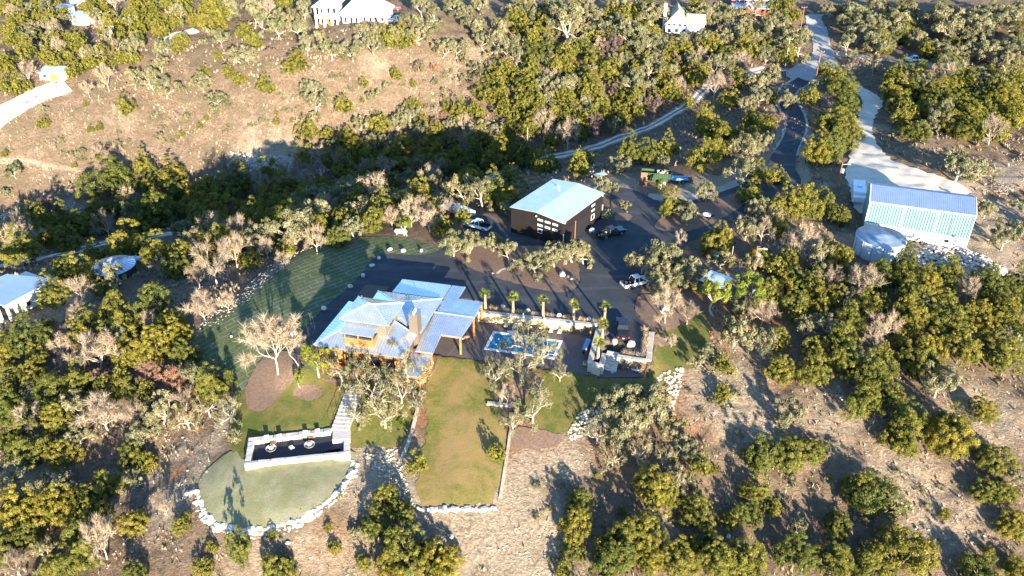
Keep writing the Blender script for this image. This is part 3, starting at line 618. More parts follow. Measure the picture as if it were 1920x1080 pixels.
def ribs(b, p0, p1, q0, q1, step, wd=0.04, hg=0.028):
    """seams running from edge p0-p1 to edge q0-q1 of a sloping plane"""
    p0, p1, q0, q1 = map(Vector, (p0, p1, q0, q1)); n_ = max(1, int((p1 - p0).length / step))
    for i in range(n_ + 1):
        a = p0.lerp(p1, i / n_); c = q0.lerp(q1, i / n_); d = (c - a)
        if d.length < 0.1: continue
        s = d.cross(Vector((0, 0, 1))).normalized() * wd / 2; z = Vector((0, 0, hg)); k = Vector((0, 0, 0.004))
        b.add([a - s + k, a + s + k, c + s + k, c - s + k, a - s + z, a + s + z, c + s + z, c - s + z], [(4, 5, 6, 7), (0, 1, 5, 4), (2, 3, 7, 6), (1, 2, 6, 5), (3, 0, 4, 7)])
def seam_part(b, root, m='roof'):
    o = b.build('seam', M[m], root); o['kind'] = 'stuff'; return o

# ------------------------------------------------------------------ the lodge
LA = R(-13.0); LO = up(586, 647, 3.2); lodge = thing('lodge', 'large two storey cedar lodge with grey seamed metal roofs and tall chimney', 'house', (LO.x, LO.y, 0), LA)
ru = M['roof']; O = []
b = MB()   # lower hip roof, front block
A_, B_, C_, D_ = (0, 0, 3.2), (14.6, 0, 3.2), (14.7, 6.0, 3.2), (10.9, 7.0, 4.72)
aL, aR = (3.9, 3.9, 4.55), (10.2, 4.2, 4.6); lb, rb_ = (0.6, 12.9, 3.2), (4.4, 10.5, 4.55)
b.slab([A_, B_, aR, aL], 0.14); b.slab([B_, C_, D_, aR], 0.14); b.slab([A_, aL, rb_, lb], 0.14); b.slab([aL, aR, D_, (8.5, 9.5, 5.2), rb_], 0.14)
b.build('lower_roof', ru, lodge)
s = MB(); ribs(s, A_, B_, (0.0, 0.05, 3.2), (14.6, 0.05, 3.2), 0.45)
for i in range(1, 32):
    u = i * 0.455; k = min(u, 14.6 - u, 4.0); 
    if k > .2: ribs(s, (u, 0, 3.2), (u, 0, 3.2), (u, k, 3.2 + k * 0.345), (u, k, 3.2 + k * 0.345), 1)
for i in range(1, 13):
    v = i * 0.46; ribs(s, (14.65, v, 3.2), (14.65, v, 3.2), (14.65 - min(v, 4.2), v, 3.2 + min(v, 4.2) * 0.333), (14.65 - min(v, 4.2), v, 3.2 + min(v, 4.2) * 0.333), 1)
for i in range(1, 27):
    v = i * 0.46; ribs(s, (0.05 * v, v, 3.2), (0.05 * v, v, 3.2), (0.05 * v + min(v, 3.6), v, 3.2 + min(v, 3.6) * 0.345), (0.05 * v + min(v, 3.6), v, 3.2 + min(v, 3.6) * 0.345), 1)
seam_part(s, lodge)
b = MB()   # rear hip roof
E0, E1, E2, E3 = (4.2, 17.0, 3.2), (15.5, 17.1, 3.2), (15.2, 6.9, 3.2), (4.2, 9.0, 3.2)
P0_, P1_ = (9.6, 11.5, 5.15), (9.8, 9.0, 5.15)
b.slab([E1, E0, P0_], 0.14); b.slab([E2, E1, P0_, P1_], 0.14); b.slab([E0, E3, P1_, P0_], 0.14); b.slab([E3, E2, P1_], 0.14)
b.build('rear_roof', ru, lodge)
s = MB()
for i in range(1, 22):
    v = 6.9 + i * 0.47
    if v < 17: k = min(5.7, (17.1 - v) * 1.03); ribs(s, (15.3, v, 3.2), (15.3, v, 3.2), (15.3 - k, v, 3.2 + k * .342), (15.3 - k, v, 3.2 + k * .342), 1)
for i in range(1, 24):
    u = 4.3 + i * 0.47
    if u < 15.3: k = min((u - 4.2) * 1.0, (15.4 - u) * .98, 5.4); ribs(s, (u, 17.05, 3.2), (u, 17.05, 3.2), (u, 17.05 - k, 3.2 + k * .355), (u, 17.05 - k, 3.2 + k * .355), 1)
seam_part(s, lodge)
def four(rt, name, pts, th, m, st=0.45, seam='roof'):
    b = MB().slab(pts, th); o = b.build(name, M[m], rt); s = MB(); ribs(s, pts[0], pts[1], pts[3], pts[2], st); seam_part(s, rt, seam); return o
four(lodge, 'garage_roof', [(6.5, 17.6, 2.95), (15.4, 17.6, 2.95), (15.5, 22.3, 2.72), (6.7, 22.3, 2.72)], 0.16, 'roof', 0.5)
# patio roof: a low gable whose ridge runs across
b = MB().slab([(15.2, 13.7, 2.72), (22.1, 13.6, 2.72), (22.2, 18.7, 2.50), (17.8, 18.7, 2.50), (18.0, 22.7, 2.46), (15.55, 22.7, 2.46), (15.3, 18.0, 2.56)], 0.16); b.build('patio_roof', ru, lodge)
b = MB().slab([(14.9, 4.5, 1.30), (17.75, 4.6, 1.30), (17.9, 8.8, 1.92), (21.15, 8.8, 1.92), (22.1, 13.57, 2.70), (15.2, 13.67, 2.70)], 0.16); b.build('patio_roof', ru, lodge)
s = MB()
for i in range(1, 22):
    u = 14.95 + i * 0.34; v0 = 4.6 if u < 17.75 else 8.85; 
    if u < 21.3: z0 = 1.30 if v0 < 5 else 1.92; ribs(s, (u, v0, z0), (u, v0, z0), (u, 13.6, 2.70), (u, 13.6, 2.70), 1, .04, .045)
    if u < 22.0: v1 = 22.6 if u < 17.8 else 18.65; ribs(s, (u, 13.75, 2.72), (u, 13.75, 2.72), (u, v1, 2.47 if v1 > 20 else 2.50), (u, v1, 2.47 if v1 > 20 else 2.50), 1, .04, .045)
seam_part(s, lodge)
four(lodge, 'porch_roof', [(14.2, -0.4, 0.35), (17.1, -0.5, 0.35), (17.6, 4.45, 0.85), (13.9, 5.8, 0.85)], 0.14, 'roof', 0.45)
MB().slab([(0.8, 13.3, 2.58), (5.4, 13.6, 2.58), (5.2, 19.6, 2.6), (1.0, 19.4, 2.6)], 0.16).build('brown_roof', M['brown_roof'], lodge)
# tower
T0, T1, T2, T3 = (3.8, 2.4, 7.0), (11.7, 2.4, 7.0), (12.0, 9.0, 7.0), (4.2, 9.1, 7.0); Ta, Tb = (7.5, 5.4, 8.55), (8.5, 5.4, 8.55)
b = MB(); b.slab([T0, T1, Tb, Ta], 0.13); b.slab([T1, T2, Tb], 0.13); b.slab([T2, T3, Ta, Tb], 0.13); b.slab([T3, T0, Ta], 0.13); b.build('tower_roof', M['roof'], lodge)
s = MB()
for i in range(1, 19):
    u = 3.8 + i * 0.43; k = min(u - 3.8, 11.7 - u, 3.0) 
    if u < 11.6: ribs(s, (u, 2.4, 7), (u, 2.4, 7), (u, 2.4 + k * .8, 7 + k * .41), (u, 2.4 + k * .8, 7 + k * .41), 1)
for i in range(1, 15):
    v = 2.4 + i * 0.45; k = min(v - 2.4, 9 - v, 3.1) 
    if v < 8.9: ribs(s, (11.85, v, 7), (11.85, v, 7), (11.85 - k, v, 7 + k * .46), (11.85 - k, v, 7 + k * .46), 1); ribs(s, (4.0, v, 7), (4.0, v, 7), (4.0 + k, v, 7 + k * .46), (4.0 + k, v, 7 + k * .46), 1)
seam_part(s, lodge)
for nm, a, c, dz in (('hip_cap', T0, Ta, .05), ('hip_cap', T1, Tb, .05), ('hip_cap', T2, Tb, .05), ('hip_cap', T3, Ta, .05), ('ridge_cap', Ta, Tb, .05), ('hip_cap', A_, aL, .05), ('hip_cap', B_, aR, .05), ('ridge_cap', (15.2, 13.68, 2.74), (22.1, 13.6, 2.74), .01), ('hip_cap', E1, P0_, .05), ('hip_cap', E0, P0_, .05), ('rake_trim', C_, D_, .05)):
    MB().tube(Vector(a) + Vector((0, 0, dz)), Vector(c) + Vector((0, 0, dz)), 0.09, n=5).build(nm, M['roof'], lodge)
MB().box(4.9, 10.9, 3.2, 8.2, 3.4, 6.95).build('tower_wall', M['board'], lodge)
bt = MB()
for v in np.arange(3.3, 8.2, 0.4): bt.box(10.903, 10.95, v, v + .06, 3.6, 6.85)
for u in np.arange(5.0, 10.9, 0.4): bt.box(u, u + .06, 3.15, 3.197, 3.6, 6.85)
o = bt.build('batten', M['board'], lodge); o['kind'] = 'stuff'
window(lodge, 10.95, 5.6, 5.2, 1.4, 1.0, 'y', 1, 'black')
# balcony in front of the tower
four(lodge, 'balcony_roof', [(4.5, 0.6, 5.85), (9.7, 0.5, 5.85), (10.1, 3.1, 6.5), (4.7, 3.1, 6.5)], 0.10, 'roof', 0.33)
bal = MB().box(4.95, 9.6, 1.0, 3.15, 3.6, 3.75).build('balcony_floor', M['wood'], lodge)
for i in range(5):
    MB().box(4.95, 9.55, 0.98, 1.03, 3.5 + i * .27, 3.72 + i * .27).build('rail_board', M['wood'], lodge)
    MB().box(9.55, 9.60, 1.04, 3.1, 3.5 + i * .27, 3.72 + i * .27).build('rail_board', M['wood'], lodge)
for u, v in ((5.0, 1.1), (9.5, 1.1), (7.2, 1.1)): MB().box(u - .09, u + .09, v - .06, v + .12, 3.5, 5.9).build('post', M['wood'], lodge)
for i in range(9): MB().box(4.9 + i * .56, 5.0 + i * .56, 0.62, 3.1, 5.62, 5.72).build('rafter', M['wood_dark'], lodge)
# walls
W = M['wood']
for i in range(17):      # cedar boards of the front, courses with dark joints
    z0 = -1.35 + i * 0.26
    MB().box(1.5, 13.8, 0.60 + (0.012 if i % 2 else 0), 0.70, z0, z0 + 0.235).build('cedar_board', W, lodge)
MB().box(1.0, 14.2, 0.72, 12.3, -2.3, 3.05).build('wall', M['wood_dark'], lodge)
MB().box(5.0, 14.8, 12.32, 16.5, -0.4, 3.05).build('wall', M['stucco'], lodge)
MB().box(7.2, 15.0, 16.52, 21.7, -0.4, 2.7).build('wall', M['stucco'], lodge)
MB().box(14.22, 15.0, 7.95, 12.3, -1.7, 2.6).build('wall', M['stucco'], lodge)
MB().box(14.35, 17.2, 0.0, 4.3, -2.3, 0.30).build('porch_wall', M['wood_dark'], lodge)
for i in range(9):
    z0 = -2.0 + i * 0.26
    MB().box(17.21, 17.26, -0.05, 4.3, z0, z0 + 0.235).build('cedar_board', W, lodge); MB().box(14.4, 17.2, -0.07, -0.01, z0, z0 + 0.235).build('cedar_board', W, lodge)
MB().box(1.4, 1.49, 0.6, 12.3, -1.3, 3.0).build('side_cladding', W, lodge) if False else None
stone = stone_me('base_stone', 0.95, 0.5, 0.42, M['lime'])
for r_ in range(2):
    for i in range(13):
        if 5.6 < 1.9 + i * 0.97 + r_ * .3 < 7.8: continue
        link('base_stone', stone, lodge, (1.9 + i * 0.97 + r_ * 0.4, 0.30 - r_ * .03, -2.45 + r_ * 0.43))
MB().box(1.5, 13.9, -0.9, 0.55, -0.25, -0.1).build('porch_floor', M['wood_dark'], lodge)
for i in range(4): MB().box(1.6, 13.8, -0.93, -0.88, 0.05 + i * .22, 0.17 + i * .22).build('rail_board', W, lodge)
for u in (1.6, 5.6, 9.6, 13.7): MB().box(u - .08, u + .08, -0.96, -0.80, -2.2, 3.02).build('post', W, lodge)
for u in (3.0, 5.4, 9.8, 12.4): window(lodge, u, 0.60, 0.6, 1.5, 1.6, 'x', -1, 'black')
for v in (3.5, 7.0, 10.5): window(lodge, 1.0, v, 0.8, 1.3, 1.2, 'y', -1, 'white')
# chimney
ch = MB().box(13.6, 15.0, 6.1, 7.9, -1.6, 6.9).build('chimney', M['stucco'], lodge)
MB().box(13.53, 15.07, 6.03, 7.97, 6.9, 7.0).build('chimney_cap', M['chrome'], ch)
for v in (6.6, 7.1, 7.5): MB().tube((14.3, v, 7.0), (14.3, v, 7.28), 0.16, 0.12, 10).build('flue', M['white'], ch)
for u, v, z in ((9.9, 15.2, 3.9), (10.5, 14.9, 4.0), (12.2, 16.2, 3.55), (5.5, 7.6, 7.6)): MB().tube((u, v, z - .1), (u, v, z + .55), 0.07, n=8).tube((u, v, z + .5), (u, v, z + .65), 0.12, n=8).build('vent_pipe', M['chrome'], lodge)
# patio posts, beams
for u, v, z1 in ((20.9, 9.1, 1.85), (17.4, 4.9, 1.2), (21.9, 13.6, 2.5), (21.95, 18.4, 2.35)): MB().box(u - .14, u + .14, v - .14, v + .14, ZD, z1).build('post', W, lodge)
MB().box(17.95, 21.05, 8.95, 9.12, 1.5, 1.78).build('beam', W, lodge); MB().box(15.0, 17.7, 4.65, 4.8, .9, 1.14).build('beam', W, lodge)
# firewood and stones beside the porch wall
for i in range(9):
    p = up(803 + i * -2.6, 690 + i * 4.5, -2.0)
stL = [(806, 690), (800, 698), (797, 705), (793, 713), (788, 722), (809, 682)]
for i, (a, c) in enumerate(stL):
    p = ground(a, c); tag(link('rock', stone_me('rock', .7, .6, .45, M['limewarm'], .1, .1), None, p, rnd.random()), ['topmost but one', 'third from the top', 'middle', 'lower', 'lowest', 'topmost'][i] + ' tan rock in the row beside the orange porch wall', 'rock', 'tan rocks beside the lodge porch')

# ------------------------------------------------------------------ long stair from the lodge down to the fire terrace
def stair(name, label, a, bq, width, n_, za, zb, m='lime', cat='stairs', side=None):
    root = thing(name, label, cat, (a.x, a.y, 0)); d = Vector((bq.x - a.x, bq.y - a.y, 0)); L_ = d.length; rz = math.atan2(d.y, d.x); root.rotation_euler = (0, 0, rz); tr = L_ / n_
    for i in range(n_):
        z = za + (zb - za) * (i + 0.5) / n_; me_ = bevel(MB().box(i * tr, (i + 1) * tr + 0.05, -width / 2, width / 2, z - 0.35, z, 0.02).mesh('step', M[m]), 0.03)
        link('step', me_, root)
    return root, L_
A1, B1 = ground(668, 722), up(637, 806, -2.95)
st, L_ = stair('garden_stair', 'long pale stone stair leading from the lodge down to the fire terrace', A1, B1, 2.6, 12, A1.z + .15, -2.9, 'limewhite')
for sd, m_, hh in ((-1.35, 'black', 1.0), (0.75, 'chrome', 1.0)):
    rl = MB(); rl.tube((0, sd, A1.z + .2 + hh), (L_, sd, -2.9 + hh), .035, n=5)
    for i in range(6): t_ = i / 5; rl.tube((L_ * t_, sd, A1.z + (-2.9 - A1.z) * t_), (L_ * t_, sd, A1.z + .2 + (-3.1 - A1.z) * t_ + hh), .03, n=5)
    rl.build('handrail', M[m_], st)
# ------------------------------------------------------------------ fire terrace: walls of long white blocks
fw = thing('fire_terrace_wall', 'low rectangle of long white limestone blocks round the dark fire terrace', 'wall', (0, 0, 0))
cor = [up(471, 824, -3.1), up(650, 802, -3.1), up(650, 848, -3.1), up(464, 867, -3.1)]
def block_run(root, a, bq, n_, wd, z0, z1, name='stone', m='limewhite', jit=0.04):
    d = bq - a; L_ = d.length; rz = math.atan2(d.y, d.x); le = L_ / n_
    for i in range(n_):
        c = a.lerp(bq, (i + .5) / n_); me_ = stone_me(name, le - 0.03, wd, z1 - z0, M[m], jit, 0.05)
        o = link(name, me_, root, Vector((c.x, c.y, z0 + rnd.uniform(-.02, .02))) - Vector(root.location), rz - root.rotation_euler[2])
d01 = (cor[1] - cor[0]).normalized() * 0.45; d03 = (cor[3] - cor[0]).normalized() * .45
for course in (0, 1):
    z0 = -4.75 + course * 0.83; z1 = z0 + 0.82
    block_run(fw, cor[0] - d01 + d03 * .0, cor[1] - d01 * 3.6, 7, 0.9, z0, z1); block_run(fw, cor[1] + d03, cor[2] + d03 * .0, 3, 0.8, z0, z1)
    block_run(fw, cor[3] - d01, cor[2] + d01, 8, 0.6, z0, z1); block_run(fw, cor[0] + d03, cor[3] - d03, 4, 0.8, z0, z1)
pl = up(640, 812, -2.95); tag(link('landing_slab', bevel(MB().box(-1.25, 1.25, -1.3, 1.2, -0.9, 0).mesh('landing_slab', M['limewhite']), .04), None, pl, R(8)), 'square pale stone landing at the foot of the long garden stair', 'landing')
def lounge(name, label, px, py, rz):
    t = thing(name, label, 'chair', up(px, py, ZF), rz, 'armchairs on the fire terrace')
    for sx in (-.33, .33):
        for sy in (-.3, .3): MB().box(sx - .03, sx + .03, sy - .03, sy + .03, 0, .35).build('leg', M['black'], t)
    MB().box(-.38, .38, -.36, .36, .33, .40).build('seat_frame', M['black'], t)
    bevel(MB().box(-.32, .32, -.36, .3, .401, .52).build('seat_cushion', M['cushion'], t).data, .04)
    MB().hexa([(-.32, .26, .5), (.32, .26, .5), (.32, .36, .5), (-.32, .36, .5)], [(-.32, .42, 1.12), (.32, .42, 1.12), (.32, .52, 1.12), (-.32, .52, 1.12)]).build('backrest', M['cushion'], t)
    for sx in (-.39, .35): MB().box(sx, sx + .05, -.34, .34, .6, .66).box(sx, sx + .05, -.34, -.28, .4, .6).box(sx, sx + .05, .28, .34, .4, .6).build('armrest', M['black'], t)
for i, (a, c, l_) in enumerate(((502, 831, 'cream cushioned armchair at the far left of the fire terrace'), (526, 829, 'cream cushioned armchair right of the left red side table'), (573, 822, 'cream cushioned armchair left of the right red side table'), (597, 819, 'cream cushioned armchair furthest right on the fire terrace'))): lounge('armchair', l_, a, c, R(8) + rnd.uniform(-.2, .2))
for a, c, l_ in ((513, 833, 'low red side table between the left pair of armchairs'), (584, 822, 'low red side table between the right pair of armchairs')):
    t = thing('side_table', l_, 'side table', up(a, c, ZF), R(8), 'side tables on the fire terrace'); bevel(MB().box(-.38, .38, -.3, .3, .34, .42).build('table_top', M['terracotta'], t).data, .02)
    for sx in (-.3, .3):
        for sy in (-.22, .22): MB().box(sx - .03, sx + .03, sy - .03, sy + .03, 0, .34).build('leg', M['terracotta'], t)
for a, c, l_ in ((509, 844, 'left round fire bowl with stacked pale logs'), (581, 837, 'right round fire bowl with stacked pale logs')):
    t = thing('fire_bowl', l_, 'fire pit', up(a, c, ZF), 0, 'fire bowls on the fire terrace'); MB().lathe([(.25, 0), (.6, .18), (.78, .42), (.72, .42), (.5, .2), (0.01, .14)], 20).build('bowl', M['lime'], t)
    for i in range(6): an = i * 1.05; MB().tube((math.cos(an) * .3, math.sin(an) * .3, .3), (math.cos(an + 2.5) * .3, math.sin(an + 2.5) * .3, .5), .07, n=6).build('log', M['cushion'], t)
t = thing('log_crate', 'small pale crate of firewood between the two fire bowls', 'crate', up(547, 841, ZF), .7)
MB().box(-.32, .32, -.32, .32, 0, .3).build('crate_body', M['wood_grey'], t)
for i in range(4): MB().tube((-.25, -.2 + i * .13, .36), (.25, -.2 + i * .13, .36), .06, n=6).build('log', M['cushion'], t)
# ------------------------------------------------------------------ curved dry stone wall below the terrace lawn
cw = thing('curved_rock_wall', 'curved wall of piled white rocks holding up the terrace lawn', 'wall', (0, 0, 0))
Pw = [Vector(q) for q in wp([(352, 928), (366, 926), (380, 962), (404, 988), (445, 997), (500, 995), (560, 980), (602, 955), (642, 922), (662, 890), (666, 862)])]
rocks = [bevel(MB().box(-.5, .5, -.36, .36, -.35, .35, .13).mesh('rock', M['limewhite']), .12) for _ in range(6)]
path = []
for i in range(len(Pw) - 1):
    k = max(1, int((Pw[i + 1] - Pw[i]).length / 0.5)); path += [Pw[i].lerp(Pw[i + 1], j / k) for j in range(k)]
for i, q in enumerate(path):
    dr = path[min(i + 1, len(path) - 1)] - path[max(0, i - 1)]; rz = math.atan2(dr.y, dr.x); nn = Vector((-dr.y, dr.x)).normalized(); zt = h(q.x, q.y)
    for row, (off, dz) in enumerate(((0.3, 0.0), (-.25, -0.3), (-.7, -.75))):
        if row and len(path) * row > 299: pass
        o = link('rock', rnd.choice(rocks), cw, (q.x - nn.x * -off * -1 * 1, q.y + nn.y * off, zt + dz + rnd.uniform(-.1, .1))); s = rnd.uniform(.45, 1.05); o.scale = (s, s * rnd.uniform(.8, 1.2), s * .9); o.rotation_euler = (rnd.uniform(-.3, .3), rnd.uniform(-.3, .3), rz + rnd.uniform(-.5, .5))
        o.location = (q.x + nn.x * off, q.y + nn.y * off, zt + dz + rnd.uniform(-.1, .1))
rw = thing('rock_edging', 'straight row of white rocks closing the foot of the yellow lower lawn', 'rock row', (0, 0, 0))
for i in range(18): p = ground(786 + i * 8.2, 956 - i * 0.1 + rnd.uniform(-1, 1)); o = link('rock', rnd.choice(rocks), rw, p); s = rnd.uniform(.55, 1.0); o.scale = (s, s, s); o.rotation_euler = (0, 0, rnd.uniform(0, 3))
# timber and stone edgings of the lower lawn
def timber(name, label, pts, wd, hgt, m, n_=2):
    t = thing(name, label, 'edging', (0, 0, 0)); Q = [ground(*p) for p in pts]
    for a, c in zip(Q[:-1], Q[1:]):
        for i in range(n_):
            p, q = a.lerp(c, i / n_), a.lerp(c, (i + 1) / n_); d = (q - p); nn = Vector((-d.y, d.x, 0)).normalized() * wd / 2; g = d * 0.01
            MB().hexa([p - nn + g + Vector((0, 0, -.4)), p + nn + g + Vector((0, 0, -.4)), q + nn - g + Vector((0, 0, -.4)), q - nn - g + Vector((0, 0, -.4))][::-1], [p - nn + g + Vector((0, 0, hgt)), p + nn + g + Vector((0, 0, hgt)), q + nn - g + Vector((0, 0, hgt)), q - nn - g + Vector((0, 0, hgt))][::-1]).build('timber', M[m], t)
timber('timber_edging', 'grey timber retaining edge left of the yellow lower lawn', [(783, 770), (772, 812), (763, 840), (753, 862)], .45, .35, 'wood_grey'); timber('timber_edging', 'short weathered timber at the head of the left retaining edge', [(776, 748), (783, 768)], .5, .4, 'wood_grey', 1)
timber('timber_edging', 'long timber edge along the right of the yellow lower lawn', [(968, 770), (957, 810), (950, 860), (938, 935)], .4, .3, 'wood_grey', 3)
timber('stone_bench', 'pale stone slab lying across the head of the lower lawn', [(913, 758), (958, 763)], .6, .4, 'lime', 1); timber('timber_edging', 'short timber running up from the stone slab to the bare oaks', [(945, 727), (938, 760)], .5, .3, 'wood_grey', 1)
timber('garden_path', 'straight pale slab path crossing the mulch island', [(970, 529), (998, 518), (1022, 508)], 1.0, .12, 'coping', 3)
timber('stone_kerb', 'curved tan stone kerb at the left end of the slab path', [(932, 514), (940, 507), (952, 503), (966, 501)], .5, .15, 'lime', 2)
# ------------------------------------------------------------------ pool
pa, pb, pc, pd = up(925, 621, ZD), up(1055, 639, ZD), up(1040, 674, ZD), up(907, 655, ZD)
pool = thing('swimming_pool', 'rectangular blue swimming pool with pale coping sunk in the dark deck', 'pool', (0, 0, 0)); cw_ = 0.45
ring = [pa, pb, pc, pd]; ctr = sum((Vector(q) for q in ring), Vector()) / 4
def inset(q, k): d = ctr - q; return q + Vector((d.x / abs(d.x), 0, 0)) * 0 + (d.normalized() * k)
inn = [q.lerp(ctr, 0) for q in ring]
uu = (pb - pa).normalized(); vv = (pa - pd).normalized()
inn = [pa + uu * cw_ - vv * cw_ * 1.1, pb - uu * cw_ - vv * cw_ * 1.1, pc - uu * cw_ + vv * cw_ * 1.1, pd + uu * cw_ + vv * cw_ * 1.1]
for i in range(4):
    a, c, e, f = ring[i], ring[(i + 1) % 4], inn[(i + 1) % 4], inn[i]; n_ = 10 if i % 2 == 0 else 5
    for j in range(n_):
        q = [a.lerp(c, (j + .01) / n_), a.lerp(c, (j + .99) / n_), f.lerp(e, (j + .99) / n_), f.lerp(e, (j + .01) / n_)]
        MB().hexa([v + Vector((0, 0, -.15)) for v in q], [v + Vector((0, 0, .07)) for v in q]).build('coping_slab', M['coping'], pool)
MB().add([v + Vector((0, 0, .012)) for v in inn], [(3, 2, 1, 0)]).build('water', M['water'], pool)
for a, c in ((935, 636), (930.5, 646)): MB().tube(up(a, c, ZD + .014), up(a, c, ZD + .03), .12, n=12).build('pool_lamp', M['light_blue'], pool)
q_ = up(959, 623, ZD); bevel(MB().box(q_.x - .7, q_.x + .7, q_.y - .55, q_.y + .3, ZD + .08, ZD + .16).build('diving_slab', M['coping'], pool).data, .03)
# ------------------------------------------------------------------ pool retaining wall in courses of stone
def wall_run(root, a, bq, wd, z0, z1, cap=True, rows=4, bl=1.0, face='limewarm', rows_m=None):
    """courses of separate blocks, with separate coping stones"""
    d = Vector((bq.x - a.x, bq.y - a.y, 0)); L_ = d.length; rz = math.atan2(d.y, d.x); n_ = max(1, int(L_ / bl)); le = L_ / n_; hh = (z1 - z0 - (.2 if cap else 0)) / rows
    mes = [stone_me('stone', le - .03, wd - .06, hh - .02, M[face], .035, .04) for _ in range(4)]
    for r_ in range(rows):
        for i in range(n_ + (r_ % 2)):
            s_ = (i + (.5 if r_ % 2 == 0 else 0)) * le
            if r_ % 2 and i in (0, n_): ln = le / 2; s_ = le / 4 if i == 0 else L_ - le / 4; me_ = stone_me('stone', ln - .03, wd - .06, hh - .02, M[face], .03, .04)
            else: me_ = rnd.choice(mes)
            p = a + d * (s_ / L_); link('stone', me_, root, Vector((p.x, p.y, z0 + r_ * hh)) - Vector(root.location), rz + (math.pi if rnd.random() < .5 else 0))
    if cap:
        nc = max(1, int(L_ / 1.9)); lc = L_ / nc
        for i in range(nc): p = a + d * ((i + .5) / nc); link('coping_stone', stone_me('coping_stone', lc - .03, wd + .08, .2, M['lime'], .02, .03), root, Vector((p.x, p.y, z1 - .2)) - Vector(root.location), rz)
pw = thing('pool_wall', 'long tan limestone retaining wall behind the pool loungers', 'wall', (0, 0, 0))
zt = 0.35; wa, wb = up(896, 583, zt), up(1120, 608, zt)
wall_run(pw, wa, wb, .75, ZD - .1, zt, True, 4, 1.0)
pl_ = thing('planter_wall', 'white capped stone planter wall between pool deck and parking bay', 'wall', (0, 0, 0))
c0, c1 = up(1122, 616, zt), up(1106, 679, zt); wall_run(pl_, c0, c1, .75, ZD - .1, zt, True, 4, 1.0, 'lime')
c2 = up(1124, 680, zt); wall_run(pl_, c1 + Vector((.35, -.1, 0)), up(1126, 684, zt), .7, ZD - .1, zt, True, 4, 1.0, 'lime')
c3, c4 = up(1133, 662, zt), up(1128, 683, zt); wall_run(pl_, c3, c4, .7, ZD - .1, zt, True, 4, 1.0, 'lime')
rp = thing('parking_wall', 'white limestone wall round the lower right corner of the parking bay', 'wall', (0, 0, 0))
e0, e1, e2 = up(1157, 667, zt), up(1216, 675, zt), up(1222, 622, zt)
wall_run(rp, e0, e1 + Vector((-.3, 0, 0)), .8, ZD - .4, zt, True, 4, 1.1, 'limewarm'); wall_run(rp, e1, e2, .8, ZD - .4, zt, True, 4, 1.1, 'lime')
sa, sb = up(1151, 659, 0.1), up(1143, 694, ZD + .1); st2, _ = stair('parking_stair', 'short pale stone stair from the parking bay down to the pool deck', sa, sb, 2.1, 8, 0.2, ZD + .15, 'limewhite')
# planter soil strips
for pts in ([(900, 572), (1124, 600), (1122, 606), (898, 581)], [(1124, 600), (1138, 602), (1130, 662), (1114, 676), (1112, 660), (1122, 620)], [(1207, 618), (1219, 622), (1213, 672), (1160, 664), (1166, 658), (1203, 664)]): sheet('planting_strip', wp(pts, .05), M['mulch'], 0, .8, .04, flat=0.13, label='mulch strip of the parking planters')
def shrubgrass(px, py, s, label, z=.12):
    r = rng; n_ = 70; D = r.normal(size=(n_, 3)); D[:, 2] = np.abs(D[:, 2]) * 1.2 + .7; D /= np.linalg.norm(D, axis=1, keepdims=True); tt, bb = frames(D, r); P = r.normal(size=(n_, 3)) * .08; P[:, 2] = 0
    V = np.stack([P - tt * .03, P + tt * .03, P + D * (r.uniform(.5, 1, (n_, 1)) * s)], 1).reshape(-1, 3); o = link('ornamental_grass', nmesh('ornamental_grass', V, np.arange(n_ * 3).reshape(-1, 3), M['tangrass'], r.random(n_)), None, up(px, py, z)); return tag(o, label, 'ornamental grass', 'tan ornamental grasses in the planters')
nm_ = ['first', 'second', 'third', 'fourth', 'fifth', 'sixth', 'seventh', 'eighth', 'ninth', 'tenth', 'eleventh', 'twelfth', 'thirteenth']
for i, (a, c) in enumerate([(921, 578), (930, 580), (946, 583), (975, 586), (982, 588), (998, 590), (1026, 592), (1034, 594), (1060, 596), (1068, 598), (1088, 600), (1094, 602), (1114, 604)]): shrubgrass(a, c, .9, nm_[i] + ' tan grass clump from the left above the pool wall')
for i, (a, c) in enumerate([(1209, 621), (1212, 630), (1211, 638), (1210, 646), (1209, 653), (1208, 660), (1207, 667)]): shrubgrass(a, c, 1.35, nm_[i] + ' tan grass clump from the top along the right parking wall')
for i, (a, c) in enumerate([(1172, 662), (1180, 664), (1188, 665), (1196, 667)]): shrubgrass(a, c, .9, nm_[i] + ' tan grass clump from the left along the lower parking wall')
for i, (a, c) in enumerate([(1135, 628), (1132, 645), (1131, 655)]): shrubgrass(a, c, .8, nm_[i] + ' tan grass clump from the top beside the planter palms')
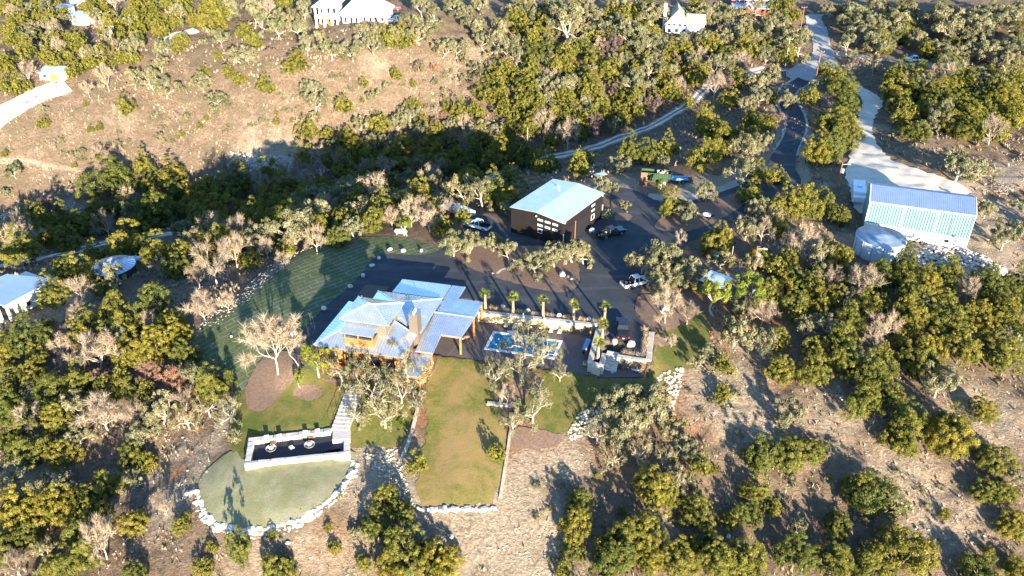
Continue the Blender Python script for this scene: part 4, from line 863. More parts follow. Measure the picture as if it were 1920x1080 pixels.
# boulders
def boulder(px, py, w_m, label, m='limewhite', grp='white boulders along the drive', hh=.75):
    p = ground(px, py); b = bmesh.new(); bmesh.ops.create_icosphere(b, subdivisions=2, radius=1)
    sd = rnd.random() * 50
    for v in b.verts:
        n_ = Vector((math.sin(v.co.x * 3 + sd), math.sin(v.co.y * 4 + sd * 2), math.sin(v.co.z * 3.5 + sd))) ; v.co *= 1 + .14 * n_.x * n_.y + .1 * n_.z; v.co.x *= w_m / 2; v.co.y *= w_m * .38; v.co.z *= w_m * .36 * hh / .75; v.co.z = max(v.co.z, -w_m * .2)
    me_ = bpy.data.meshes.new('boulder'); b.to_mesh(me_); b.free(); me_.materials.append(M[m])
    return tag(link('boulder', me_, None, p + Vector((0, 0, w_m * .16 + .1)), rnd.uniform(0, 3)), label, 'boulder', grp)
for a, c, s_, l_ in [(657, 539, 1.2, 'white boulder at the lawn edge nearest the brown roof'), (681, 519, 1.25, 'white boulder at the lawn edge, second up from the brown roof'), (698, 500, 1.2, 'white boulder where lawn and drive narrow'), (711, 486, 1.1, 'white boulder fourth from the brown roof'), (731, 470, 1.2, 'leftmost of three boulders above the drive'), (756, 472, 1.2, 'middle of three boulders above the drive'), (790, 472, 1.1, 'rightmost of three boulders above the drive'), (608, 580, 1.3, 'cream boulder beside the narrow drive left of the lodge'), (551, 629, 1.6, 'flat white boulder right of the tall bare tree'), (434, 632, .6, 'tiny white stone on the shaded lawn left of the bare tree'),
                     (943, 577, 1.1, 'white boulder between the first two palms'), (990, 584, 1.1, 'white boulder between second and third palms'), (1048, 593, 1.1, 'white boulder between third and fourth palms'), (1104, 600, 1.1, 'white boulder right of the fourth palm'), (1152, 644, 1.45, 'grey white boulder behind the black pickup, left one'), (1183, 648, 1.8, 'cream boulder behind the black pickup, right one'), (1054, 517, 1.7, 'large white boulder under the island oaks'), (924, 514, .7, 'small white stone at the island edge'), (1246, 586, 2.4, 'wide pale rock under the bare tree by the mulch bed'), (1066, 520, .8, 'small tan rock right of the island boulder'), (1072, 524, .8, 'small tan rock at the island tip'), (1366, 1008, .9, 'lone round grey boulder in the lower right trees'), (846, 1008, .9, 'white rock on the slope below the lower lawn'), (540, 1020, .8, 'white rock below the curved wall'), (1148, 700, 0.9, 'small stone by the foot of the parking stair')]: boulder(a, c, s_ * .88, l_)
# ------------------------------------------------------------------ palms
def palm(px, py, hgt, label, z=.1):
    t = thing('palm_tree', label, 'palm', up(px, py, z), rnd.uniform(0, 6), 'young palms in the planters'); b = MB(); b.lathe([(.30, 0), (.26, .5), (.22, hgt * .5), (.20, hgt * .85), (.24, hgt)], 10); b.build('trunk', M['palm_bark'], t)
    V = []; F_ = []; T_ = []
    for i in range(30):
        az = i * 2.4 + rnd.uniform(-.2, .2); el = rnd.uniform(-.25, 1.25); d = Vector((math.cos(az) * math.cos(el), math.sin(az) * math.cos(el), math.sin(el))); ln = rnd.uniform(.5, .8); c = Vector((0, 0, hgt)) + d * ln; side = Vector((-math.sin(az), math.cos(az), 0)); upv = d.cross(side)
        q = len(V); V += [tuple(Vector((0, 0, hgt)) + side * .02), tuple(Vector((0, 0, hgt)) - side * .02), tuple(c)]; F_.append((q, q + 1, q + 2)); T_.append(.2)
        for k in range(13):
            a = (k / 12 - .5) * 2.6; e = (d * math.cos(a) + side * math.sin(a) - Vector((0, 0, .25 + .25 * abs(a)))).normalized(); l2 = .62 * (1 - .25 * abs(a)); pp = e.cross(upv).normalized() * .045; q = len(V)
            V += [tuple(c - pp), tuple(c + pp), tuple(c + e * l2)]; F_.append((q, q + 1, q + 2)); T_.append(rnd.random())
    link('frond_crown', nmesh('frond_crown', np.array(V), np.array(F_), M['palm'], np.array(T_)), t)
for a, c, hh, l_ in [(910, 579, 3.0, 'leftmost palm beside the blue patio roof'), (962, 586, 3.0, 'second palm from the left above the pool wall'), (1018, 593, 3.0, 'third palm from the left above the pool wall'), (1075, 601, 3.0, 'fourth palm from the left above the pool wall'), (1133, 603, 2.9, 'yellowing ragged palm left of the black pickup'), (1129, 634, 2.7, 'palm in the middle of the planter by the parking bay'), (1121, 672, 3.0, 'dark palm at the lower end of the planter by the stair')]: palm(a, c, hh, l_)
# ------------------------------------------------------------------ pool furniture
def lounger(px, py, label, rz):
    t = thing('sun_lounger', label, 'sun lounger', up(px, py, ZD), rz, 'sun loungers along the pool wall')
    for sx in (-.28, .28):
        for sy in (-.8, .7): MB().box(sx - .03, sx + .03, sy - .03, sy + .03, 0, .28).build('leg', M['black'], t)
    MB().box(-.34, .34, -.95, .35, .28, .34).build('frame', M['black'], t); bevel(MB().box(-.33, .33, -.95, .33, .341, .44).build('mattress', M['cushion'], t).data, .03)
    MB().hexa([(-.33, .34, .34), (.33, .34, .34), (.33, 1.0, .80), (-.33, 1.0, .80)], [(-.33, .30, .44), (.33, .30, .44), (.33, .95, .90), (-.33, .95, .90)]).build('backrest', M['cushion'], t); bevel(MB().box(-.25, .25, .33, .5, .50, .58).build('pillow', M['stripe_w'], t).data, .03)
for a, c, l_ in [(950, 611, 'leftmost cream sun lounger by the pool wall'), (966, 613, 'second cream sun lounger from the left'), (1034, 621, 'third sun lounger, just right of the striped parasol'), (1050, 623, 'rightmost sun lounger by the pool wall')]: lounger(a, c, l_, R(-14))
for a, c, l_, m_ in [(981, 613, 'closed white parasol near the left loungers', 'stripe_w'), (1020, 618, 'closed black and white striped parasol by the wall', 'stripe_w')]:
    t = thing('parasol', l_, 'parasol', up(a, c, ZD)); MB().tube((0, 0, 0), (0, 0, 2.7), .04, n=6).build('pole', M['black'], t); MB().lathe([(.05, 1.0), (.24, 1.15), (.2, 1.9), (.06, 2.7), (.01, 2.8)], 10).build('canopy', M[m_], t); MB().tube((0, 0, 0), (0, 0, .12), .4, n=12).build('base', M['terracotta'], t)
    if 'striped' in l_:
        for k in range(5): z0 = 1.2 + k * .3; MB().lathe([(.255 - k * .035, z0), (.25 - k * .035, z0 + .13)], 10).build('stripe', M['black'], t)
t = thing('round_dining_set', 'black outdoor table with chairs between the lounger pairs', 'patio furniture', up(1004, 619, ZD), .2)
MB().lathe([(.01, .72), (.62, .72), (.62, .68), (.01, .68)], 16).build('table_top', M['black'], t); MB().tube((0, 0, 0), (0, 0, .68), .07, n=6).build('table_leg', M['black'], t)
for i in range(4):
    an = i * 1.57 + .5; c = Vector((math.cos(an), math.sin(an), 0)) * 1.05; b = MB().box(c.x - .24, c.x + .24, c.y - .24, c.y + .24, .42, .47); b.box(c.x - .24, c.x + .24, c.y + (.2 if c.y > 0 else -.24), c.y + (.24 if c.y > 0 else -.2), .47, .95)
    for sx in (-.2, .2):
        for sy in (-.2, .2): b.box(c.x + sx - .02, c.x + sx + .02, c.y + sy - .02, c.y + sy + .02, 0, .42)
    b.build('chair', M['black'], t)
tag(link('towel', bevel(MB().box(-.35, .35, -.2, .2, 0, .09, .03).mesh('towel', M['blue_cloth']), .03), None, up(1066, 605, .36), .3), 'bright blue towel lying on the pool wall', 'towel')
t = thing('outdoor_bar', 'blue topped bar counter on black legs at the right end of the deck', 'counter', up(1099, 655, ZD), R(-17)); MB().box(-.4, .4, -1.6, 1.6, .95, 1.03).build('counter_top', M['tarp'], t)
for sy in (-1.4, 0, 1.4): MB().box(-.3, .3, sy - .06, sy + .06, 0, .95).build('leg', M['black'], t)
MB().box(.2, .3, -1.34, 1.34, .1, .9).build('back_panel', M['black'], t)
for i, (a, c) in enumerate([(1106, 640), (1098, 672)]):
    t = thing('rust_column', ['upper', 'lower'][i] + ' slender rust brown sculpture column by the bar counter', 'sculpture', up(a, c, ZD), 0, 'rust columns by the bar'); 
    for k in range(7): MB().box(-.11 + .03 * (k % 2), .11 + .03 * (k % 2), -.11, .11, .02 + k * .3, .29 + k * .3).build('block', M['rust'], t)
t = thing('fire_table', 'small stone planter with a glowing yellow shrub beside the bar', 'planter', up(1097, 684, ZD), .2); MB().lathe([(.2, 0), (.38, .1), (.42, .5), (.36, .5), (.01, .42)], 12).build('pot', M['lime'], t); MB().lathe([(.01, .45), (.3, .5), (.22, .75), (.01, .85)], 8).build('plant', M['terracotta'], t)
t = thing('grill_cart', 'dark grill cart with pale handles under the patio roof edge', 'grill', up(875, 641, ZD), .4); bevel(MB().box(-.5, .5, -.3, .3, .5, .95).build('firebox', M['black'], t).data, .06); MB().tube((-.5, 0, .98), (.5, 0, .98), .28, n=12).build('lid', M['rust'], t); MB().box(-.85, -.52, -.25, .25, .85, .9).build('shelf', M['white'], t)
for sx in (-.4, .4):
    for sy in (-.22, .22): MB().box(sx - .03, sx + .03, sy - .03, sy + .03, 0, .5).build('leg', M['black'], t)
t = thing('oval_tub', 'white oval tub with dark seats at the foot of the parking wall', 'hot tub', up(1190, 691, ZD), R(-28))
b = MB(); n_ = 24; vs = []
for (rx, ry, z) in ((1.3, .75, 0), (1.75, 1.1, .55), (1.65, 1.0, .6), (1.35, .75, .5), (1.1, .55, .15)): vs += [(rx * math.cos(2 * math.pi * i / n_), ry * math.sin(2 * math.pi * i / n_), z) for i in range(n_)]
b.add(vs, [(k * n_ + i, k * n_ + (i + 1) % n_, (k + 1) * n_ + (i + 1) % n_, (k + 1) * n_ + i) for k in range(4) for i in range(n_)] + [tuple(4 * n_ + i for i in range(n_))]); b.build('shell', M['paint_white'], t, True)
for x in (-.7, 0, .7): MB().box(x - .18, x + .18, -.25, .25, .2, .62, .03).build('seat', M['black'], t)
# ------------------------------------------------------------------ pickups
def wheel(parent, x, y, r=.40, w=.28):
    b = MB(); b.tube((x, y - w / 2, r), (x, y + w / 2, r), r, n=18); o = b.build('wheel', M['rubber'], parent); sgn = 1 if y > 0 else -1
    MB().tube((x, y + sgn * w * .35, r), (x, y + sgn * (w / 2 + .02), r), r * .62, r * .55, 12).build('rim', M['rim'], o)
def pickup(label, px, py, heading, paint, cover=None, z=0.1, grp='pickups on the property', px_pos=None, cargo=False, tail='pickup'):
    p = px_pos or up(px, py, z); t = thing('pickup_truck', label, 'pickup', p, heading, grp); P = M[paint]; W_ = .98
    # x forward, origin at the middle
    b = MB()
    prof = [(-2.9, .55), (-2.9, 1.05), (-1.0, 1.08), (1.25, 1.10), (2.75, 1.0), (2.92, .85), (2.92, .45), (-2.75, .45)]
    vs = [(x, s * W_ * (.97 if zz > 1 else 1), zz) for s in (-1, 1) for x, zz in prof]; n_ = len(prof)
    # sides and belly; the top of the bed stays open
    fs = [tuple(range(n_)), tuple(range(2 * n_ - 1, n_ - 1, -1))] + [((i + 1) % n_, i, n_ + i, n_ + (i + 1) % n_) for i in range(n_) if i not in (1,)]
    b.add(vs, fs); body = b.build('body', P, t); bevel(body.data, .05)
    bed = MB(); bed.box(-2.80, -1.05, -.86, .86, .60, .66); bed.box(-2.88, -2.80, -.9, .9, .6, 1.07); bed.box(-1.05, -.98, -.9, .9, .6, 1.12); bed.box(-2.8, -1.05, .86, .93, .6, 1.085); bed.box(-2.8, -1.05, -.93, -.86, .6, 1.085); bed.build('bed', P if paint != 'paint_white' else M['black'], t)
    if cover:
        for k in range(4): MB().box(-2.78 + k * .435, -2.37 + k * .435, -.88, .88, 1.10, 1.14).build('cover_panel', M['black'], t)
    if cargo:
        for k in range(7): q = rnd.uniform(.15, .3); MB().box(-2.6 + k * .22, -2.6 + k * .22 + q, -.6 + .3 * (k % 4), -.4 + .3 * (k % 4) + q, .67, .75 + q, .03).build('cargo', M[rnd.choice(['terracotta', 'cushion', 'black', 'wood_grey'])], t)
    c = MB(); c.hexa([(-1.0, -.93, 1.08), (1.25, -.93, 1.10), (1.25, .93, 1.10), (-1.0, .93, 1.08)], [(-.78, -.74, 1.80), (.45, -.74, 1.82), (.45, .74, 1.82), (-.78, .74, 1.80)]); cab = c.build('cabin', M['glass'], t)
    rf = MB().hexa([(-.80, -.75, 1.795), (.50, -.75, 1.815), (.50, .75, 1.815), (-.80, .75, 1.795)], [(-.72, -.68, 1.87), (.42, -.68, 1.88), (.42, .68, 1.88), (-.72, .68, 1.87)]).build('roof', P, t); bevel(rf.data, .03)
    for s in (-1, 1):
        for (x0, z0, x1, z1) in ((1.27, 1.09, .46, 1.83), (-1.0, 1.08, -.79, 1.81), (.02, 1.08, .02, 1.82)): MB().tube((x0, s * .94, z0), (x1, s * .75, z1), .045, n=5).build('pillar', P, t)
        m_ = MB().box(.95, 1.12, *sorted((s * .99, s * 1.22)), 1.10, 1.32); bevel(m_.build('mirror', P if paint != 'paint_white' else M['black'], t).data, .03)
        for x in (-1.9, 1.85): wheel(t, x, s * .86); MB().lathe([], 3) if False else None
        MB().box(-2.93, -2.86, *sorted((s * .78, s * .97)), .75, 1.02).build('tail_lamp', M['lamp_red'], t); MB().box(2.86, 2.95, *sorted((s * .62, s * .92)), .72, .90).build('headlamp', M['chrome'], t)
    MB().box(-3.05, -2.90, -.9, .9, .48, .64).build('rear_bumper', M['chrome'] if paint != 'paint_black' else M['black'], t); MB().box(2.92, 3.05, -.9, .9, .42, .62).build('front_bumper', M['black'], t); MB().box(-2.935, -2.915, -.16, .16, .66, .8).build('licence_plate', M['white'], t); MB().box(2.93, 2.96, -.5, .5, .66, .9).build('grille', M['black'], t)
    return t
pickup('black pickup with ribbed bed cover parked in the bay beside the palms', 1167, 622, R(86), 'paint_black', True)
w1 = pickup('white pickup with open bed under the big oak by the yard', 1193, 534, R(24), 'paint_white', cargo=True); tag(MB().box(-.2, .2, -.15, .15, .66, .95).build('fuel_can', M['lamp_red'], w1))
pickup('black pickup with loaded bed parked beside the black garage', 1146, 441, R(28), 'paint_black', cargo=True)
q = ground(1713, 116); pickup('white pickup parked on the gravel lane at top right', 0, 0, R(172), 'paint_white', px_pos=q + Vector((0, 0, .15)))
q = ground(895, 428); pickup('white pickup half hidden by the oaks left of the garage', 0, 0, R(150), 'paint_white', px_pos=q + Vector((0, 0, .1)))
q = ground(735, 20); pickup('small red pickup in the yard right of the white house', 0, 0, R(10), 'paint_red', px_pos=q + Vector((0, 0, .1)), grp=None)
q = ground(746, 41); pickup('blue pickup parked behind the oaks of the white house', 0, 0, R(40), 'paint_blue', px_pos=q + Vector((0, 0, .1)), grp=None)
# white boat on a trailer under the trees
q = ground(862, 404); t = thing('boat', 'white boat with dark hatch stored under the trees left of the garage', 'boat', q, R(-35)); b = MB(); sec = []
for x, w_, zk, zd in ((-4, 1.2, .5, 1.7), (-2, 1.35, .4, 1.75), (0, 1.35, .4, 1.8), (2, 1.1, .5, 1.9), (3.4, .6, .8, 2.0), (4.2, .05, 1.4, 2.05)): sec.append([(x, -w_, zd), (x, -w_ * .8, zk + .3), (x, 0, zk), (x, w_ * .8, zk + .3), (x, w_, zd), (x, 0, zd + .25)])
for a, c in zip(sec[:-1], sec[1:]): b.add(a + c, [(i, (i + 1) % 6, 6 + (i + 1) % 6, 6 + i) for i in range(6)])
b.add(sec[0], [(5, 4, 3, 2, 1, 0)]); b.build('hull', M['paint_white'], t, True); MB().lathe([(.01, 2.12), (.45, 2.1), (.5, 1.9)], 14, (-1.8, 0)).build('hatch', M['glass'], t); MB().box(-1, 1.6, -.7, .7, 1.95, 2.15).build('cabin_top', M['white'], t)
for s in (-1, 1): wheel(t, -1, s * 1.2, .35, .22)
MB().box(-3.8, 4.8, -.08, .08, .3, .42).build('trailer_beam', M['black'], t)
tag(link('red_cooler', bevel(MB().box(-.5, .5, -.4, .4, 0, .7).mesh('red_cooler', M['lamp_red']), .08), None, ground(841, 410), .5), 'small red trailer box beside the white boat', 'box')
# ------------------------------------------------------------------ propane tanks
def propane(px, py, L_, r_, label, rz, m_='paint_white'):
    p = ground(px, py); t = thing('propane_tank', label, 'gas tank', p, rz, 'white propane tanks'); b = MB(); pr = [(.01, -L_ / 2), (r_ * .6, -L_ / 2 + r_ * .12), (r_, -L_ / 2 + r_ * .7), (r_, L_ / 2 - r_ * .7), (r_ * .6, L_ / 2 - r_ * .12), (.01, L_ / 2)]; b.lathe(pr, 16); b.v = [(z, x, y + r_ + .25) for x, y, z in b.v]; b.build('vessel', M[m_], t, True)
    for x in (-L_ * .3, L_ * .3): MB().box(x - .1, x + .1, -r_ * .7, r_ * .7, 0, .4).build('foot', M['pole_grey'], t)
    MB().tube((0, 0, 2 * r_ + .2), (0, 0, 2 * r_ + .42), .18, n=10).build('valve_dome', M['chrome'], t)
propane(257, 491, 3.3, .55, 'white propane tank right of the cone roofed tank', R(-3)); propane(752, 440, 2.6, .5, 'white propane tank under the trees above the turf lawn', R(-10)); propane(1109, 437, 1.3, .4, 'small white tank at the corner of the black garage', R(40)); propane(1334, 548, 2.0, .4, 'small pale tank beside the black utility shed', R(10))

# ------------------------------------------------------------------ black garage
g0 = up(958, 387, 5.5); g = thing('black_garage', 'tall black ribbed metal garage with pale gabled roof', 'garage', (g0.x, g0.y, 0), R(-34.5)); gw, gd = 12.0, 15.6
b = MB(); b.add([(0, 0, -3), (gw, 0, -.3), (gw, 0, 5.45), (gw / 2, 0, 5.95), (0, 0, 5.45), (0, gd, -3), (gw, gd, -.3), (gw, gd, 5.45), (gw / 2, gd, 5.95), (0, gd, 5.45)], [(0, 1, 2, 3, 4), (9, 8, 7, 6, 5), (1, 6, 7, 2), (0, 4, 9, 5)]); b.build('wall', M['black_metal'], g)
s = MB()
for i in range(48): u = .12 + i * .25; zt_ = 5.42 + (u if u < gw / 2 else gw - u) * .083; s.box(u, u + .07, -.05, -.003, -2.5, zt_ - .05)
for i in range(62): v = .12 + i * .25; s.box(gw + .003, gw + .05, v, v + .07, -.3, 5.38)
o = s.build('wall_rib', M['black_metal'], g); o['kind'] = 'stuff'
for e, f, z0, z1 in ((-.15, gw / 2, 5.44, 6.05), (gw + .15, gw / 2, 5.44, 6.05)):
    pts = [(e, -.2, z0), (f, -.2, z1), (f, gd + .2, z1), (e, gd + .2, z0)]; pts = pts if e > f else pts[::-1]; MB().slab(pts, .1).build('roof', M['roof_white'], g)
s = MB()
for i in range(35): v = -.1 + i * .46; ribs(s, (-.15, v, 5.44), (-.15, v, 5.44), (gw / 2, v, 6.05), (gw / 2, v, 6.05), 1, .03, .03); ribs(s, (gw + .15, v, 5.44), (gw + .15, v, 5.44), (gw / 2, v, 6.05), (gw / 2, v, 6.05), 1, .03, .03)
seam_part(s, g, 'roof_white')
for u in (6.9, 8.6, 10.3):
    window(g, u, -.05, 4.35, 1.15, .42); window(g, u, -.05, 3.2, 1.15, .42)
    window(g, u, -.05, 1.7, 1.0, .95) if u < 8 else None
for z0, z1_ in ((4.3, .4), (3.2, .4), (1.3, 1.2)): window(g, gw + .05, 11.4, z0, 1.2, z1_, 'y', 1)
for v0, v1 in ((.8, 4.2), (5.2, 9.6)):
    dr = MB().box(gw + .055, gw + .09, v0, v1, -.1, 3.6).build('door', M['black'], g)
    for k in range(4): MB().box(gw + .092, gw + .11, v0 + .1, v1 - .1, .1 + k * .9, .14 + k * .9).build('door_joint', M['black_metal'], dr)
for u, v in ((gw + .08, 4.6), (gw + .08, .15), (gw + .08, 15.4)): MB().box(u - .06, u + .06, v - .08, v + .08, -.2, 3.9 if v == 4.6 else 3.0).build('downspout', M['terracotta'] if v == 4.6 else M['cream'], g)
for u, v in ((gw + .1, .5), (gw + .1, 15.0), (6.0, -.15)): MB().box(u - .12, u + .12, v - .12, v + .12, 5.05, 5.25).build('wall_lamp', M['white'], g)
MB().tube((3.5, 12, 6.0), (3.5, 12, 6.35), .15, n=8).build('vent_pipe', M['white'], g)
# ------------------------------------------------------------------ blue barn and round tank
bn0 = up(1632, 376.4, 6.0); bn = thing('blue_barn', 'long blue metal barn with teal ribbed wall, cream trim and white base', 'barn', (bn0.x, bn0.y, 0), R(-18.8)); bw, bd = 19.0, 9.2
b = MB().add([(0, 0, -.6), (bw, 0, -1.6), (bw, 0, 5.9), (0, 0, 5.9), (0, bd, -.6), (bw, bd, -1.2), (bw, bd, 5.9), (0, bd, 5.9), (0, bd / 2, 7.45), (bw, bd / 2, 7.45)], [(0, 1, 2, 3), (1, 5, 6, 9, 2), (5, 4, 7, 6), (4, 0, 3, 8, 7)]); b.build('wall', M['barn_teal'], bn)
MB().prism([(-.02, -.12), (bw + .02, -.12), (bw + .02, -.004), (-.02, -.004)], [-.6, -1.7, -1.7, -.6], [1.35, .75, .75, 1.35]).build('base_band', M['white'], bn)
s = MB()
for i in range(76): u = .1 + i * .25; s.box(u, u + .12, -.10, -.003, 1.36 - u * .031, 5.8) if i % 2 == 0 else None
o = s.build('wall_rib', M['barn_teal'], bn); o['kind'] = 'stuff'
MB().slab([(-.1, -.15, 5.95), (bw + .1, -.15, 5.95), (bw + .1, bd / 2, 7.55), (-.1, bd / 2, 7.55)], .1).build('roof', M['roof_blue'], bn); MB().slab([(-.1, bd / 2, 7.55), (bw + .1, bd / 2, 7.55), (bw + .1, bd + .15, 5.95), (-.1, bd + .15, 5.95)], .1).build('roof', M['roof_blue'], bn)
s = MB(); ribs(s, (0, -.15, 5.95), (bw, -.15, 5.95), (0, bd / 2, 7.55), (bw, bd / 2, 7.55), .33, .05, .05); ribs(s, (0, bd + .15, 5.95), (bw, bd + .15, 5.95), (0, bd / 2, 7.55), (bw, bd / 2, 7.55), .33, .05, .05); seam_part(s, bn, 'roof_blue')
for u in (6.35, 12.7): MB().box(u - .12, u + .12, -.13, -.05, -1.0, 5.8).build('wall_trim', M['barn_trim'], bn)
for u in (-.08, bw - .08): MB().box(u, u + .16, -.15, .0, -1.2, 5.8).build('corner_trim', M['barn_trim'], bn)
MB().box(-.1, bw + .1, -.26, -.155, 5.74, 5.92).build('eave_trim', M['barn_trim'], bn)
for x in (-.13, bw + .1):
    MB().tube((x, -.15, 5.97), (x, bd / 2, 7.57), .08, n=5).build('rake_trim', M['barn_trim'], bn); MB().tube((x, bd + .15, 5.97), (x, bd / 2, 7.57), .08, n=5).build('rake_trim', M['barn_trim'], bn)
MB().tube((15.4, -.2, .5), (15.4, -.2, 4.6), .06, n=6).build('vent_pipe', M['pole_grey'], bn); MB().box(15.0, 15.7, -.3, -.125, -.5, .1).build('meter_box', M['black'], bn); MB().box(.4, 2.2, -.9, -.13, -.6, .9).build('air_conditioner', M['pole_grey'], bn); MB().box(2.3, 3.1, -.2, -.13, .2, 1.0).build('vent', M['pole_grey'], bn)
tc_ = up(1652.5, 443.6, 2.2); tk = thing('water_tank', 'round galvanised water tank with ribbed blue roof beside the barn', 'water tank', (tc_.x, tc_.y, 0)); tr_ = 4.55
MB().lathe([(tr_, -1.2), (tr_, 2.2)], 48).build('wall', M['tank'], tk, True); b = MB().lathe([(tr_ + .06, 2.1), (tr_ + .06, 2.24), (.02, 2.75)], 48); b.build('roof', M['roof_tank'], tk)
s = MB()
for i in range(22):
    y = -4.3 + i * .41; x = math.sqrt(max(0.01, tr_ ** 2 - y * y)); zc2 = lambda xx: 2.26 + (1 - min(1, math.hypot(xx, y) / tr_)) * .5
    for a, c in ((-x, -x / 2), (-x / 2, 0), (0, x / 2), (x / 2, x)): ribs(s, (a, y, zc2(a)), (a, y, zc2(a)), (c, y, zc2(c)), (c, y, zc2(c)), 1, .08, .07)
seam_part(s, tk, 'roof_tank')
for i in range(14): a = i * 2 * math.pi / 14; MB().box(-.04, .04, -.04, .04, -1.2, 2.1).build('wall_strap', M['pole_grey'], tk).location = (math.cos(a) * (tr_ + .03), math.sin(a) * (tr_ + .03), 0)
# camper by the barn
cpos = ground(1606, 372); t = thing('camper_trailer', 'white camper trailer parked in the shade left of the blue barn', 'trailer', cpos, R(72)); bevel(MB().box(-3.6, 3.0, -1.25, 1.25, .6, 3.1).build('body', M['paint_white'], t).data, .12); bevel(MB().box(-5.2, -3.7, -1.2, 1.2, 1.4, 2.6).build('nose', M['paint_white'], t).data, .15); MB().box(-1, 0, -.4, .4, 3.11, 3.3).build('roof_vent', M['chrome'], t)
for s_ in (-1, 1):
    for x in (-.5, .5): wheel(t, x, s_ * 1.15, .36, .22)
# ------------------------------------------------------------------ dumpster, trailer with tarp
q = ground(1229, 338); t = thing('dumpster', 'long green steel dumpster with rusty end and debris inside', 'dumpster', q, R(-10)); L2 = 3.3
for s_ in (-1, 1): MB().box(-L2, L2, *sorted((s_ * 1.1, s_ * 1.18)), .2, 2.2).build('side_wall', M['green_steel'], t)
MB().box(-L2, -L2 + .08, -1.1, 1.1, .2, 2.2).build('end_wall', M['rust'], t); MB().box(L2 - .08, L2, -1.1, 1.1, .2, 2.2).build('end_wall', M['green_steel'], t); MB().box(-L2, L2, -1.1, 1.1, .1, .2).build('floor', M['rust'], t); MB().box(-L2 - .01, -L2 + 1.5, -1.2, -1.18, .2, 2.2).build('rusty_panel', M['rust'], t)
for i in range(11): MB().box(-1.7 + i * .45, -1.6 + i * .45, -1.28, -1.19, .2, 2.2).build('rib', M['green_steel'], t)
for i in range(9): MB().box(.2 + (i % 5) * .5, .6 + (i % 5) * .5, -.8 + (i // 5) * .7, -.2 + (i // 5) * .7, 1.4 + .2 * (i % 3), 2.0 + .25 * (i % 3), .1).build('debris', M[['cushion', 'wood_grey', 'limewarm'][i % 3]], t)
tag(link('crate', bevel(MB().box(-.6, .6, -.4, .4, 0, .9, .05).mesh('crate', M['wood_grey']), .03), None, ground(1242, 347), .2), 'pale wooden crate in front of the green dumpster', 'crate')
q = ground(1276, 341); t = thing('utility_trailer', 'black utility trailer loaded with a blue tarped boat', 'trailer', q, R(-2)); MB().box(-2.6, 2.6, -1, 1, .5, .62).build('deck', M['black'], t)
for x in np.linspace(-2.5, 2.5, 6):
    for s_ in (-1, 1): MB().box(x - .03, x + .03, s_ * 1 - .03, s_ * 1 + .03, .62, 1.5).build('stake', M['black'], t)
for s_ in (-1, 1): MB().box(-2.55, 2.55, s_ * 1 - .03, s_ * 1 + .03, 1.5, 1.57).build('rail', M['black'], t); wheel(t, -.5, s_ * 1.15, .36, .2); wheel(t, .4, s_ * 1.15, .36, .2)
b = MB(); b.hexa([(-2.3, -.8, .63), (1.8, -.8, .63), (1.8, .8, .63), (-2.3, .8, .63)], [(-2.1, -.5, 1.35), (1.5, -.6, 1.2), (1.5, .6, 1.2), (-2.1, .5, 1.35)]); bevel(b.build('tarp', M['tarp'], t).data, .12); MB().tube((2.6, 0, .55), (4.0, 0, .5), .06, n=5).build('drawbar', M['black'], t)
tag(link('metal_sheet', MB().box(-1.5, 1.5, -.7, .7, 0, .08).mesh('metal_sheet', M['roof_white']), None, ground(1125, 333) + Vector((0, 0, .8)), R(25)), 'pale blue metal sheet lying behind the black garage', 'metal sheet')
# ------------------------------------------------------------------ cone roofed tank at left
c_ = up(213, 497, -7.2); t = thing('cone_tank', 'dark round tank with a conical ribbed metal roof in the left woods', 'water tank', (c_.x, c_.y, 0)); r_ = 4.0
MB().lathe([(r_, -11), (r_, -7.3)], 40).build('wall', M['tank_dark'], t, True); MB().lathe([(r_ + .2, -7.35), (r_ + .2, -7.25), (.3, -5.7), (.28, -5.45), (.02, -5.4)], 28).build('roof', M['roof'], t)
for i in range(28): a = 2 * math.pi * i / 28; MB().tube((math.cos(a) * (r_ + .2), math.sin(a) * (r_ + .2), -7.22), (math.cos(a) * .35, math.sin(a) * .35, -5.68), .05, n=4).build('seam', M['seam'], t)
MB().slab([(-1.6, -5.2, -9.2), (.1, -5.2, -9.2), (.3, -3.9, -8.7), (-1.2, -3.9, -8.7)], .1).build('hatch_roof', M['roof'], t); MB().tube((.2, -3.9, -7.6), (.2, -3.9, -7.0), .08, n=6).build('vent_pipe', M['chrome'], t)
# white carport building at the left edge
k0 = up(8, 571, -3.4); t = thing('carport_building', 'white outbuilding with light blue metal roof and open carport at left edge', 'building', (k0.x, k0.y, 0), R(18)); kd = 13.2; z_ = -3.4
def lp(px, py, z): p = up(px, py, z) - Vector((k0.x, k0.y, 0)); c, s = math.cos(-R(18)), math.sin(-R(18)); return (p.x * c - p.y * s, p.x * s + p.y * c, z)
r0, r1, r2, r3 = lp(8, 572, z_), lp(101, 522, z_), lp(13, 514, z_ + .5), lp(-95, 560, z_ + .5)
MB().slab([r0, r1, r2, r3], .25).build('roof', M['roof_blue'], t); s = MB(); ribs(s, r0, r3, r1, r2, .5, .05, .05); seam_part(s, t, 'roof_blue')
def ins(a, bq, k): a = Vector(a); bq = Vector(bq); return a.lerp(bq, k)
wA, wB = ins(r0, r1, .16), ins(r0, r1, .97); dn = (Vector(r1) - Vector(r0)).normalized(); nrm = Vector((-dn.y, dn.x, 0))
